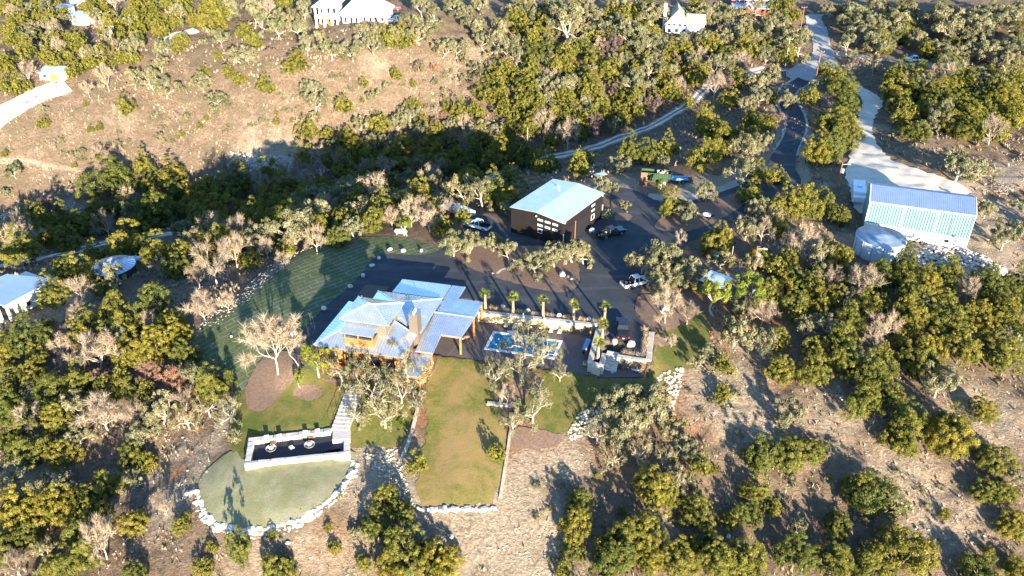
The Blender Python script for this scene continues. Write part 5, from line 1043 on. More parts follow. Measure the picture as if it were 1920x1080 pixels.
def wallseg(a, bq, z0, z1, th, m, name, off=.6):
    a = Vector(a) + nrm * off; bq = Vector(bq) + nrm * off; MB().hexa([(a.x, a.y, z0), (bq.x, bq.y, z0), (bq.x + nrm.x * th, bq.y + nrm.y * th, z0), (a.x + nrm.x * th, a.y + nrm.y * th, z0)], [(a.x, a.y, z1), (bq.x, bq.y, z1), (bq.x + nrm.x * th, bq.y + nrm.y * th, z1), (a.x + nrm.x * th, a.y + nrm.y * th, z1)]).build(name, M[m], t)
wallseg(ins(r0, r1, .34), ins(r0, r1, .97), -9.5, z_ - .28, 7, 'cream', 'wall', .62); wallseg(ins(r0, r1, .02), ins(r0, r1, .975), -4.6, z_ - .27, .2, 'white', 'fascia', .35)
for k_ in (.03, .17, .33): wallseg(ins(r0, r1, k_), ins(r0, r1, k_ + .035), -9.5, -4.5, .4, 'white', 'pillar', .36)
wallseg(ins(r0, r1, .62), ins(r0, r1, .9), -6.1, -5.7, .1, 'glass', 'window', .5); wallseg(ins(r0, r1, .40), ins(r0, r1, .47), -6.2, -5.4, .08, 'black', 'window', .5); wallseg(ins(r0, r3, .1), ins(r0, r3, .2), -9.5, -4.5, .4, 'white', 'pillar', .36)
# black utility shed
q = ground(1330, 556); t = thing('utility_shed', 'black open sided shed with pale blue roof among the right trees', 'shed', q, R(-42)); MB().box(-2.0, 2.0, 0, 3.4, 0, 2.6).build('wall', M['black_metal'], t); MB().slab([(-2.2, -.3, 2.7), (2.2, -.3, 2.7), (2.2, 3.6, 3.0), (-2.2, 3.6, 3.0)], .12).build('roof', M['roof_white'], t)
MB().box(-1.8, 1.6, -.05, -.005, .1, 2.2).build('door', M['black'], t)
tag(link('garden_cart', bevel(MB().box(-.6, .6, -.4, .4, .2, .7).mesh('garden_cart', M['fresh']), .08), None, ground(1299, 544), .2), 'small yellow green cart left of the black shed', 'cart')
# ------------------------------------------------------------------ far houses
q = ground(612, 50); t = thing('white_house', 'big white two storey house with columned balconies and pale hip roofs', 'house', q, R(-4)); Wm = M['white']
def hip(rt, x0, x1, y0, y1, ze, zr, m, k=.5, nme='roof'):
    w_ = (y1 - y0) / 2; a, c = x0 + w_ * .9, x1 - w_ * .9
    if a > c: a = c = (x0 + x1) / 2
    ym = (y0 + y1) / 2; b = MB(); P = [(x0, y0, ze), (x1, y0, ze), (x1, y1, ze), (x0, y1, ze), (a, ym, zr), (c, ym, zr)]
    b.slab([P[0], P[1], P[5], P[4]], .15); b.slab([P[1], P[2], P[5]], .15); b.slab([P[2], P[3], P[4], P[5]], .15); b.slab([P[3], P[0], P[4]], .15); b.build(nme, M[m], rt)
MB().box(-2.6, 3.4, 2.2, 8.5, -1.5, 6.2).build('wall', Wm, t); hip(t, -3.8, 4.4, -1.0, 9.4, 6.3, 8.8, 'white')
for x in (-3.0, -.4, 2.0, 3.8): MB().box(x - .28, x + .28, -.3, .3, -1.5, 6.2).build('column', Wm, t)
MB().box(-3.3, 4.1, -.4, 2.19, 2.6, 3.0).build('balcony_floor', Wm, t); MB().box(-3.3, 4.1, -.42, -.32, 3.0, 3.8).build('railing', Wm, t); MB().hexa([(1.0, .4, 0), (1.8, .4, 0), (1.8, .9, 0), (1.0, .9, 0)], [(-.6, .4, 2.6), (.2, .4, 2.6), (.2, .9, 2.6), (-.6, .9, 2.6)]).build('outdoor_stair', M['wood'], t)
for x in (-1.6, .6, 2.4):
    for z0 in (.2, 3.6): window(t, x, 2.2, z0, 1.0, 1.7)
MB().box(5.2, 19.5, .5, 10, -2.5, 4.2).build('wall', Wm, t); hip(t, 4.5, 20.2, -.3, 10.8, 4.3, 8.6, 'white'); MB().box(6.0, 11, -1.2, .49, -2.5, 4.0).build('wall', Wm, t); hip(t, 5.4, 11.6, -1.8, 4, 4.1, 6.8, 'white')
for x in (6.8, 8.6, 10.2): window(t, x, -1.2, 1.6, .9, 1.9); window(t, x, -1.2, -1.6, .9, 1.6)
for x in (12.4, 14.2, 16, 18): window(t, x, .5, 1.6, .9, 1.6); window(t, x, .5, -1.6, .9, 1.6)
MB().box(14.2, 15.6, 5.4, 6.8, 6.0, 10.6).build('chimney', Wm, t); MB().box(14.0, 15.8, 5.2, 7.0, 10.6, 10.8).build('chimney_cap', Wm, t)
MB().box(-4, 5, -5, -1, -1.6, -1.3).build('terrace', M['coping'], t)
q = ground(1268, 62); t = thing('gabled_house', 'white gabled house with grey green shingle roof and tall white chimney among oaks', 'house', q, R(-8)); 
b = MB().add([(-3.6, 0, -1), (3.6, 0, -1), (3.6, 0, 3.2), (0, 0, 7.4), (-3.6, 0, 3.2), (-3.6, 10, -1), (3.6, 10, -1), (3.6, 10, 3.2), (0, 10, 7.4), (-3.6, 10, 3.2)], [(0, 1, 2, 3, 4), (9, 8, 7, 6, 5), (1, 6, 7, 2), (0, 4, 9, 5)]); b.build('wall', Wm, t)
MB().slab([(4.2, -.3, 2.7), (4.2, 10.3, 2.7), (0, 10.3, 7.6), (0, -.3, 7.6)], .2).build('roof', M['shingle'], t); MB().slab([(0, -.3, 7.6), (0, 10.3, 7.6), (-4.2, 10.3, 2.7), (-4.2, -.3, 2.7)], .2).build('roof', M['shingle'], t)
MB().box(3.65, 9.0, 2.5, 8, -1, 2.8).build('wall', Wm, t); MB().slab([(3.0, 2.0, 2.9), (9.4, 2.0, 2.9), (9.4, 5.2, 5.2), (3.0, 5.2, 5.2)], .2).build('roof', M['shingle'], t); MB().slab([(3.0, 5.2, 5.2), (9.4, 5.2, 5.2), (9.4, 8.4, 2.9), (3.0, 8.4, 2.9)], .2).build('roof', M['shingle'], t); MB().add([(9.1, 2.4, 2.8), (9.1, 8, 2.8), (9.1, 5.2, 4.9)], [(0, 1, 2)]).build('gable', Wm, t)
MB().box(-4.6, -3.65, 3.0, 4.6, -1, 8.6).build('chimney', Wm, t)
for x in (-2.6, -.9, .9, 2.6): window(t, x, 0, 2.2, 1.2, .9)
for x in (-2.4, 0, 2.4): window(t, x, 0, .2, 1.3, 1.3)
q = ground(98, 153); t = thing('small_cabin', 'small wooden cabin with pale sloping roof at the end of the white lane', 'cabin', q, R(-4)); MB().box(-3, 3, 0, 3.6, 0, 2.7).build('wall', M['cream'], t); MB().slab([(-3.4, -.6, 2.75), (3.5, -.6, 2.75), (3.4, 4, 3.4), (-3.4, 4, 3.4)], .15).build('roof', M['roof_white'], t); MB().box(-.2, 1.8, -.06, -.004, .1, 2.2).build('door', M['wood'], t); window(t, -1.7, 0, 1.2, 1.2, .9)
for x in (-2.9, 2.9): MB().box(x - .1, x + .1, -.55, -.38, 0, 2.6).build('post', M['wood_grey'], t)
for (a, c, w_, m_, l_, z_) in [(150, 48, 5.5, 'roof_white', 'white roofed shed among trees at upper left', 3.0), (148, 14, 5, 'roof_white', 'small white canopy near the top left edge', 2.8), (121, 30, 4.5, 'roof_blue', 'blue tarp covered shed at upper left', 2.6), (100, 62, 3, 'roof_white', 'tiny white shed left of the upper left clearing', 2.0)]:
    q = ground(a, c); t = thing('shed', l_, 'shed', q, rnd.uniform(-.3, .3), None); MB().box(-w_ / 2, w_ / 2, 0, w_ * .7, 0, z_).build('wall', M['cream'], t); MB().slab([(-w_ / 2 - .3, -.4, z_), (w_ / 2 + .3, -.4, z_), (w_ / 2 + .3, w_ * .75, z_ + .6), (-w_ / 2 - .3, w_ * .75, z_ + .6)], .12).build('roof', M[m_], t); MB().box(-.6, .6, -.05, -.004, 0, 1.9).build('door', M['wood_grey'], t)
q = ground(1410, 26); t = thing('red_building', 'long dark red building with grey roofs behind the top trees', 'building', q, R(-6)); MB().box(-7, 9, 4, 12, 0, 4).build('wall', M['brick_red'], t); MB().slab([(-7.5, 3.5, 4.05), (9.5, 3.5, 4.05), (9.5, 12.5, 5.2), (-7.5, 12.5, 5.2)], .2).build('roof', M['roof_blue'], t)
MB().box(-7, 9, 0, 3.9, 0, 2.2).build('porch_wall', M['brick_red'], t); MB().slab([(-7.3, -1.5, 2.3), (9.3, -1.5, 2.3), (9.3, 3.8, 2.9), (-7.3, 3.8, 2.9)], .15).build('porch_roof', M['roof_white'], t)
for x in (-5, -2, 1, 4, 7): window(t, x, 4, 2.95, 1.4, .8)
# ------------------------------------------------------------------ utility poles
def upole(bx, by, tx, ty, label, arm=True, m='pole', box=False, r0=.17):
    p = ground(bx, by); s_ = scale_at(p); hgt = max(4.0, (by - ty) / (s_ * CP * 1.02)); t = thing('utility_pole', label, 'utility pole', p, rnd.uniform(-.4, .4), 'wooden utility poles'); MB().tube((0, 0, -.3), (0, 0, hgt), r0, r0 * .7, 8).build('mast', M[m], t)
    if arm:
        MB().box(-1.0, 1.0, -.06, .06, hgt - .55, hgt - .4).build('cross_arm', M[m], t)
        for x in (-.9, 0, .9): MB().tube((x, 0, hgt - .4), (x, 0, hgt - .18), .05, n=6).build('insulator', M['white'], t)
    if box: MB().tube((.42, 0, hgt - 2.4), (.42, 0, hgt - 1.5), .26, n=12).build('transformer', M['tank'], t); MB().tube((0, 0, hgt - .6), (1.3, 0, hgt - .3), .05, n=5).build('lamp_arm', M['tank'], t); bevel(MB().box(1.2, 1.7, -.15, .15, hgt - .45, hgt - .28).build('lamp_head', M['white'], t).data, .03)
    return t, p + Vector((0, 0, hgt - .35))
PO = {}
for k, a in {'A': (1410, 522, 1422, 462, 'tall red brown utility pole with transformer right of the utility shed', False, 'pole', True), 'B': (1369, 500, 1375, 462, 'thin grey pole left of the tall transformer pole', False, 'pole_grey', False, .09), 'C': (1567, 362, 1571, 308, 'utility pole with transformer beside the white camper', False, 'pole', True),
             'D': (1526, 166, 1536, 104, 'leaning brown utility pole standing at the road fork', True), 'E': (1501, 54, 1506, 18, 'utility pole left of the far road'), 'F': (1472, 124, 1477, 78, 'pale utility pole in the oaks left of the road', True, 'pole_grey'), 'G': (218, 108, 212, 56, 'red brown utility pole in the upper left woods', True, 'pole', True), 'H': (967, 50, 967, 27, 'short red pole in the woods right of the white house', False), 'I': (1011, 42, 1011, 21, 'pale pole with white top in the upper woods'), 'J': (989, 283, 990, 243, 'green grey post by the valley track', False, 'pole_grey', False, .12), 'K': (1486, 14, 1488, -8, 'utility pole at the very top edge near the road', False), 'L': (165, 66, 163, 50, 'reddish short pole right of the upper left shed', False)}.items(): PO[k] = upole(*a)[1]
def wire(a, c, sag, label):
    cu = [a.lerp(c, i / 16) - Vector((0, 0, sag * 4 * (i / 16) * (1 - i / 16))) for i in range(17)]; b = MB()
    for p, q in zip(cu[:-1], cu[1:]): b.tube(p, q, .022, n=3, cap=False)
    tag(b.build('power_line', M['black']), label, 'power line', 'overhead power lines')
wire(PO['C'], PO['D'], 1.5, 'power line from the road fork pole to the barn pole'); wire(PO['D'], PO['F'], 1.0, 'power line from the fork pole to the pale pole'); wire(PO['F'], PO['E'], 1.2, 'power line running to the far road pole'); wire(PO['A'], PO['B'], .5, 'short wire between transformer pole and thin pole')
tag(link('stop_sign', MB().box(-.4, .4, -.03, .03, 1.6, 2.4).box(-.05, .05, -.03, .03, 0, 1.6).mesh('stop_sign', M['lamp_red']), None, ground(1538, 25)), 'small red sign board at the end of the far road', 'sign')
# brush pile at right
t = thing('brush_pile', 'heap of dead branches on the pale ground right of the barn', 'brush pile', ground(1880, 358)); 
for i in range(60): a = rnd.uniform(0, 6.28); r_ = rnd.uniform(0, 3.2); c = Vector((math.cos(a) * r_, math.sin(a) * r_ * .7, rnd.uniform(.1, 1.0))); d = Vector((rnd.uniform(-1, 1), rnd.uniform(-1, 1), rnd.uniform(-.15, .4))).normalized() * rnd.uniform(.8, 2.0); MB().tube(c - d, c + d, .07, .03, 4).build('branch', M['bark'], t)
# picnic table on the island
t = thing('picnic_table', 'white round table with benches on the long mulch island', 'table', ground(1325, 408), .3); MB().lathe([(.01, .78), (.9, .78), (.9, .7), (.01, .7)], 16).build('table_top', M['white'], t); MB().tube((0, 0, 0), (0, 0, .7), .1, n=6).build('table_leg', M['black'], t)
for i in range(4): a = i * 1.57; MB().box(math.cos(a) * 1.3 - .3, math.cos(a) * 1.3 + .3, math.sin(a) * 1.3 - .2, math.sin(a) * 1.3 + .2, 0, .45).build('seat', M['black'], t)
# ------------------------------------------------------------------ tree prototypes
def leaves(C, Rr, per, size, r, up_b=0.25, out_b=0.5, centre=(0, 0, 0.5), tint0=None, aspect=0.55, inner=0.55):
    """small leaf faces on puffs C (k,3) of radius Rr; returns V, F, tint"""
    k = len(C); idx = np.repeat(np.arange(k), per); d = r.normal(size=(k * per, 3))
    o = C - np.array(centre); o /= np.linalg.norm(o, axis=1, keepdims=True) + 1e-6
    d = d / np.linalg.norm(d, axis=1, keepdims=True) + o[idx] * out_b + np.array([0, 0, up_b]); d /= np.linalg.norm(d, axis=1, keepdims=True) + 1e-9
    rad = Rr[idx] * (inner + (1 - inner) * r.random(k * per) ** 0.6) ; P = C[idx] + d * rad[:, None] * np.array([1, 1, 0.9])
    Nn = d + r.normal(size=d.shape) * 0.42; Nn /= np.linalg.norm(Nn, axis=1, keepdims=True) + 1e-9
    t, b = frames(Nn, r); s = size * (0.6 + 0.8 * r.random(k * per))[:, None]
    V = np.stack([P - t * s, P - b * s * aspect, P + t * s, P + b * s * aspect], 1).reshape(-1, 3)
    F_ = np.arange(k * per * 4).reshape(-1, 4)
    tp = (tint0 if tint0 is not None else r.random(k))[idx]
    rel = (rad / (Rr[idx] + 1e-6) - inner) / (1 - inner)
    tint = np.clip(0.55 * tp + 0.25 * rel + 0.2 * r.random(k * per), 0, 1)  # random tone per puff; leaves deeper in it darker, shadow gaps put into the tint
    return V, F_, tint
def skel(r, levels, n0, spread, length, rad, gravity=0.0, base_h=0.35, twist=0.5, lean=0.0, up_=0.25, shrink=0.72, nchild=(2, 4)):
    """branch skeleton: list of (p0, p1, r0, r1, level)"""
    segs = []; tips = []
    def limb(p, d, ln, rd, lv):
        n_ = 3 if lv < 2 else 2; q = p
        for i in range(n_):
            d = (d + Vector(r.normal(size=3)) * 0.22 * twist + Vector((0, 0, up_ * 0.25 - gravity * 0.1 * lv))).normalized()
            q2 = q + d * ln / n_; ra = rd * (1 - 0.42 * i / n_); rb = rd * (1 - 0.42 * (i + 1) / n_)
            segs.append((q, q2, ra, rb, lv)); q = q2
            if lv >= 1 and lv < levels and i < n_ - 1 and r.random() < 0.6: sub(q, d, ln * 0.62, rb * 0.55, lv + 1)
        if lv < levels:
            for _ in range(r.integers(nchild[0], nchild[1])): sub(q, d, ln * shrink, rb * 0.72, lv + 1)
        else: tips.append(q)
    def sub(q, d, ln, rd, lv):
        a = Vector(r.normal(size=3)); a = (a - d * a.dot(d)).normalized(); limb(q, (d + a * spread * r.uniform(0.6, 1.3)).normalized(), ln * r.uniform(0.75, 1.15), rd, lv)
    d0 = Vector((lean * r.normal(), lean * r.normal(), 1)).normalized(); q = Vector((0, 0, 0)); nseg = 3
    for i in range(nseg):
        d0 = (d0 + Vector(r.normal(size=3)) * 0.12 * twist).normalized(); q2 = q + d0 * base_h / nseg
        segs.append((q, q2, rad * (1.25 - 0.12 * i), rad * (1.13 - 0.12 * i), 0)); q = q2
    for i in range(n0):
        t = 2 * math.pi * (i + r.random() * 0.6) / n0; e = Vector((math.cos(t), math.sin(t), 0)) * spread * 1.15 + Vector((0, 0, 0.75)); limb(q, e.normalized(), length, rad * 0.7, 1)
    return segs, tips
def tubes_mesh(name, segs, m, minlev=0, maxlev=2, n_=5):
    b = MB()
    for p0, p1, r0, r1, lv in segs:
        if minlev <= lv <= maxlev: b.tube(p0, p1, r0, r1, n_ if lv < 2 else 4, False)
    return b.mesh(name, m, True)
def normalise(V): return V
PROTO = {}
def crown_juniper(seed, tall=1.0, n_p=135, per=100, shape='dome'):
    r = np.random.default_rng(seed); C = []; T = []; Rr = []
    # a few overlapping masses give the uneven outline, small upright tufts cover them
    nb = r.integers(4, 7); mass = []
    for i in range(nb):
        a = i * 6.283 / nb + r.uniform(-.5, .5); d = r.uniform(0.25, 0.62) if i else 0.0; mass.append((d * math.cos(a), d * math.sin(a), r.uniform(0.38, 0.60) if i else 0.62, r.uniform(0.55, 1.0) * tall if i else tall * 1.08))
    while len(C) < n_p:
        cx_, cy_, mr, mh = mass[r.integers(nb)]; p = r.normal(size=3); p /= np.linalg.norm(p)
        if p[2] < -0.5: continue
        k = 1 - 0.28 * r.random() ** 2; taper = 1 - (0.5 if shape == 'cone' else 0.15) * max(0, p[2])
        q = np.array([cx_ + p[0] * mr * k * taper, cy_ + p[1] * mr * k * taper, mh * 0.5 * (1 + p[2] * k) + 0.02])
        C.append(q); T.append(np.clip(r.normal() * .25 + .5, 0, 1)); Rr.append(r.uniform(0.08, 0.19))
    C = np.array(C); Rr = np.array(Rr)
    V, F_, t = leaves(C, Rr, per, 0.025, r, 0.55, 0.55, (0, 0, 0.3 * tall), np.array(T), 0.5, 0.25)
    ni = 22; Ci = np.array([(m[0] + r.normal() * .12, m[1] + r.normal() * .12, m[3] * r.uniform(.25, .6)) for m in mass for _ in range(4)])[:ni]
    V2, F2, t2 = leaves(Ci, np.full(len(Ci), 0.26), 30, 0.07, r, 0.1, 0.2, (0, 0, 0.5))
    F2 = F2 + len(V); V = np.vstack([V, V2]); F_ = np.vstack([F_, F2]); t = np.concatenate([t, t2 * 0.2])  # core leaves tinted dark: the crown's inner shade painted in
    V[:, 2] = np.maximum(V[:, 2], 0.015)
    return V, F_, t
for i in range(8):
    shp = 'cone' if i in (2, 5) else 'dome'; V, F_, t = crown_juniper(100 + i, [1.0, 1.15, 1.5, 0.85, 1.2, 1.6, 1.05, 1.3][i], 145, 100, shp)
    r = np.random.default_rng(900 + i); sg, tp = skel(r, 2, 4, 0.5, 0.4, 0.045, base_h=0.2)
    PROTO.setdefault('juniper', []).append((nmesh('juniper_crown', V, F_, M['juniper'], t), tubes_mesh('juniper_trunk', sg, M['bark_dark'], 0, 2)))
def make_oak(seed, m_leaf, m_bark, n0=5, dens=1.0, flat=0.8, base=0.32, per=105, levels=3, psize=(0.12, 0.21), leafs=0.034, lean=0.25, spread=0.75):
    r = np.random.default_rng(seed); sg, tips = skel(r, levels, n0, spread, 0.42, 0.055, base_h=base, twist=1.0, lean=lean, nchild=(2, 4))
    tp = np.array([tuple(q) for q in tips])
    # squeeze the skeleton into a unit-radius crown
    rr = np.percentile(np.hypot(tp[:, 0] - tp[:, 0].mean(), tp[:, 1] - tp[:, 1].mean()), 92); s = 0.88 / rr; c0 = Vector((tp[:, 0].mean(), tp[:, 1].mean(), 0))
    zt = np.percentile(tp[:, 2], 95); sz = (1.15 * flat) / zt
    def fx(p): k = min(1, max(0, p.z / 0.3)); return Vector(((p.x - c0.x * k) * s, (p.y - c0.y * k) * s, p.z * sz))
    sg = [(fx(a), fx(b), ra * s ** .5 * .9, rb * s ** .5 * .9, lv) for a, b, ra, rb, lv in sg]; tp = np.array([tuple(fx(q)) for q in tips])
    r.shuffle(tp); k = int(min(len(tp), 100) * dens); C = tp[:k] + r.normal(size=(k, 3)) * 0.03
    Rr = r.uniform(*psize, k)
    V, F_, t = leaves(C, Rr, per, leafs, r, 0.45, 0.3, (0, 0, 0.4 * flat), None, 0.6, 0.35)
    return (nmesh('oak_crown', V, F_, m_leaf, t), tubes_mesh('oak_trunk', sg, m_bark, 0, 3))
for i in range(6): PROTO.setdefault('oak', []).append(make_oak(300 + i, M['oak'], M['bark'], 4 + i % 3, 1.0, [0.8, 0.9, 0.75, 1.0, 0.85, 0.8][i]))
for i in range(3): PROTO.setdefault('thin_oak', []).append(make_oak(340 + i, M['oak'], M['bark_pale'], 5, 0.75, 0.9, per=62, psize=(0.10, 0.2), leafs=0.026))
for i in range(3): PROTO.setdefault('young', []).append(make_oak(360 + i, M['fresh'], M['bark_pale'], 4, 0.8, 1.25, base=0.6, per=110, psize=(0.14, 0.24)))
def make_bare(seed, m_twig, m_bark, flat=1.0, base=0.3, levels=4, n0=5, tw=0.0065, ntw=12, lean=0.2, leafy=0, spread=0.6):
    r = np.random.default_rng(seed); sg, tips = skel(r, levels, n0, spread, 0.36, 0.040, base_h=base, twist=0.8, lean=lean, nchild=(2, 3), up_=0.4)
    tp = np.array([tuple(q) for q in tips]); rr = np.percentile(np.hypot(tp[:, 0] - tp[:, 0].mean(), tp[:, 1] - tp[:, 1].mean()), 92); s = 0.82 / rr
    c0 = Vector((tp[:, 0].mean(), tp[:, 1].mean(), 0)); sz = (1.25 * flat) / np.percentile(tp[:, 2], 95)
    def fx(p): k = min(1, max(0, p.z / 0.3)); return Vector(((p.x - c0.x * k) * s, (p.y - c0.y * k) * s, p.z * sz))
    sg = [(fx(a), fx(b), ra * .8, rb * .8, lv) for a, b, ra, rb, lv in sg]
    P0 = []; D = []; Ln = []
    for a, b, ra, rb, lv in sg:
        if lv < levels - 1: continue
        d = (b - a).normalized()
        for _ in range(ntw):
            e = Vector(r.normal(size=3)); e = (d * 0.7 + e * 0.55 + Vector((0, 0, 0.18))).normalized(); P0.append(tuple(a.lerp(b, r.random()))); D.append(tuple(e)); Ln.append(r.uniform(0.10, 0.28))
    P0 = np.array(P0); D = np.array(D); Ln = np.array(Ln)[:, None]; tt, bb = frames(D, r)
    V = np.stack([P0 - tt * tw, P0 + tt * tw, P0 + D * Ln], 1).reshape(-1, 3); F_ = np.arange(len(V)).reshape(-1, 3); tint = r.random(len(F_))
    if leafy:
        C = np.array([tuple(fx(q)) for q in tips]); r.shuffle(C); C = C[:leafy]
        V2, F2, t2 = leaves(C, r.uniform(.1, .2, len(C)), 60, 0.03, r)
        F2t = np.vstack([F2[:, [0, 1, 2]], F2[:, [0, 2, 3]]]) + len(V); V = np.vstack([V, V2]); F_ = np.vstack([F_, F2t]); tint = np.concatenate([tint, t2, t2])
    return (nmesh('bare_crown', V, F_, m_twig, tint), tubes_mesh('bare_trunk', sg, m_bark, 0, levels, 5))
for i in range(4): PROTO.setdefault('bare', []).append(make_bare(400 + i, M['twig'], M['bark_pale'], [1.0, 1.1, .9, 1.0][i], ntw=9))
for i in range(2): PROTO.setdefault('russet', []).append(make_bare(430 + i, M['twig_red'], M['bark_dark'], 0.9, 0.15, 3, 6, 0.016, 20, leafy=40))
PROTO['tallbare'] = [make_bare(451, M['twig'], M['bark_pale'], 1.25, 0.55, 5, 5, 0.007, 7, 0.15), make_bare(452, M['twig'], M['bark_pale'], 1.9, 0.9, 4, 3, 0.010, 10, 0.4)]
PROTO['hedge'] = PROTO['juniper']
for i in range(3):
    r = np.random.default_rng(470 + i); C = r.normal(size=(22, 3)) * np.array([.45, .45, .25]); C[:, 2] = np.abs(C[:, 2]) + 0.3; V, F_, t = leaves(C, r.uniform(.18, .3, 22), 60, .06, r)
    V[:, 2] = np.maximum(V[:, 2], 0.01); sg, tp = skel(r, 2, 5, 0.6, 0.4, 0.03, base_h=0.1)
    PROTO.setdefault('shrub', []).append((nmesh('shrub_crown', V, F_, M['oak'], t), tubes_mesh('shrub_stem', sg, M['bark'], 0, 2)))

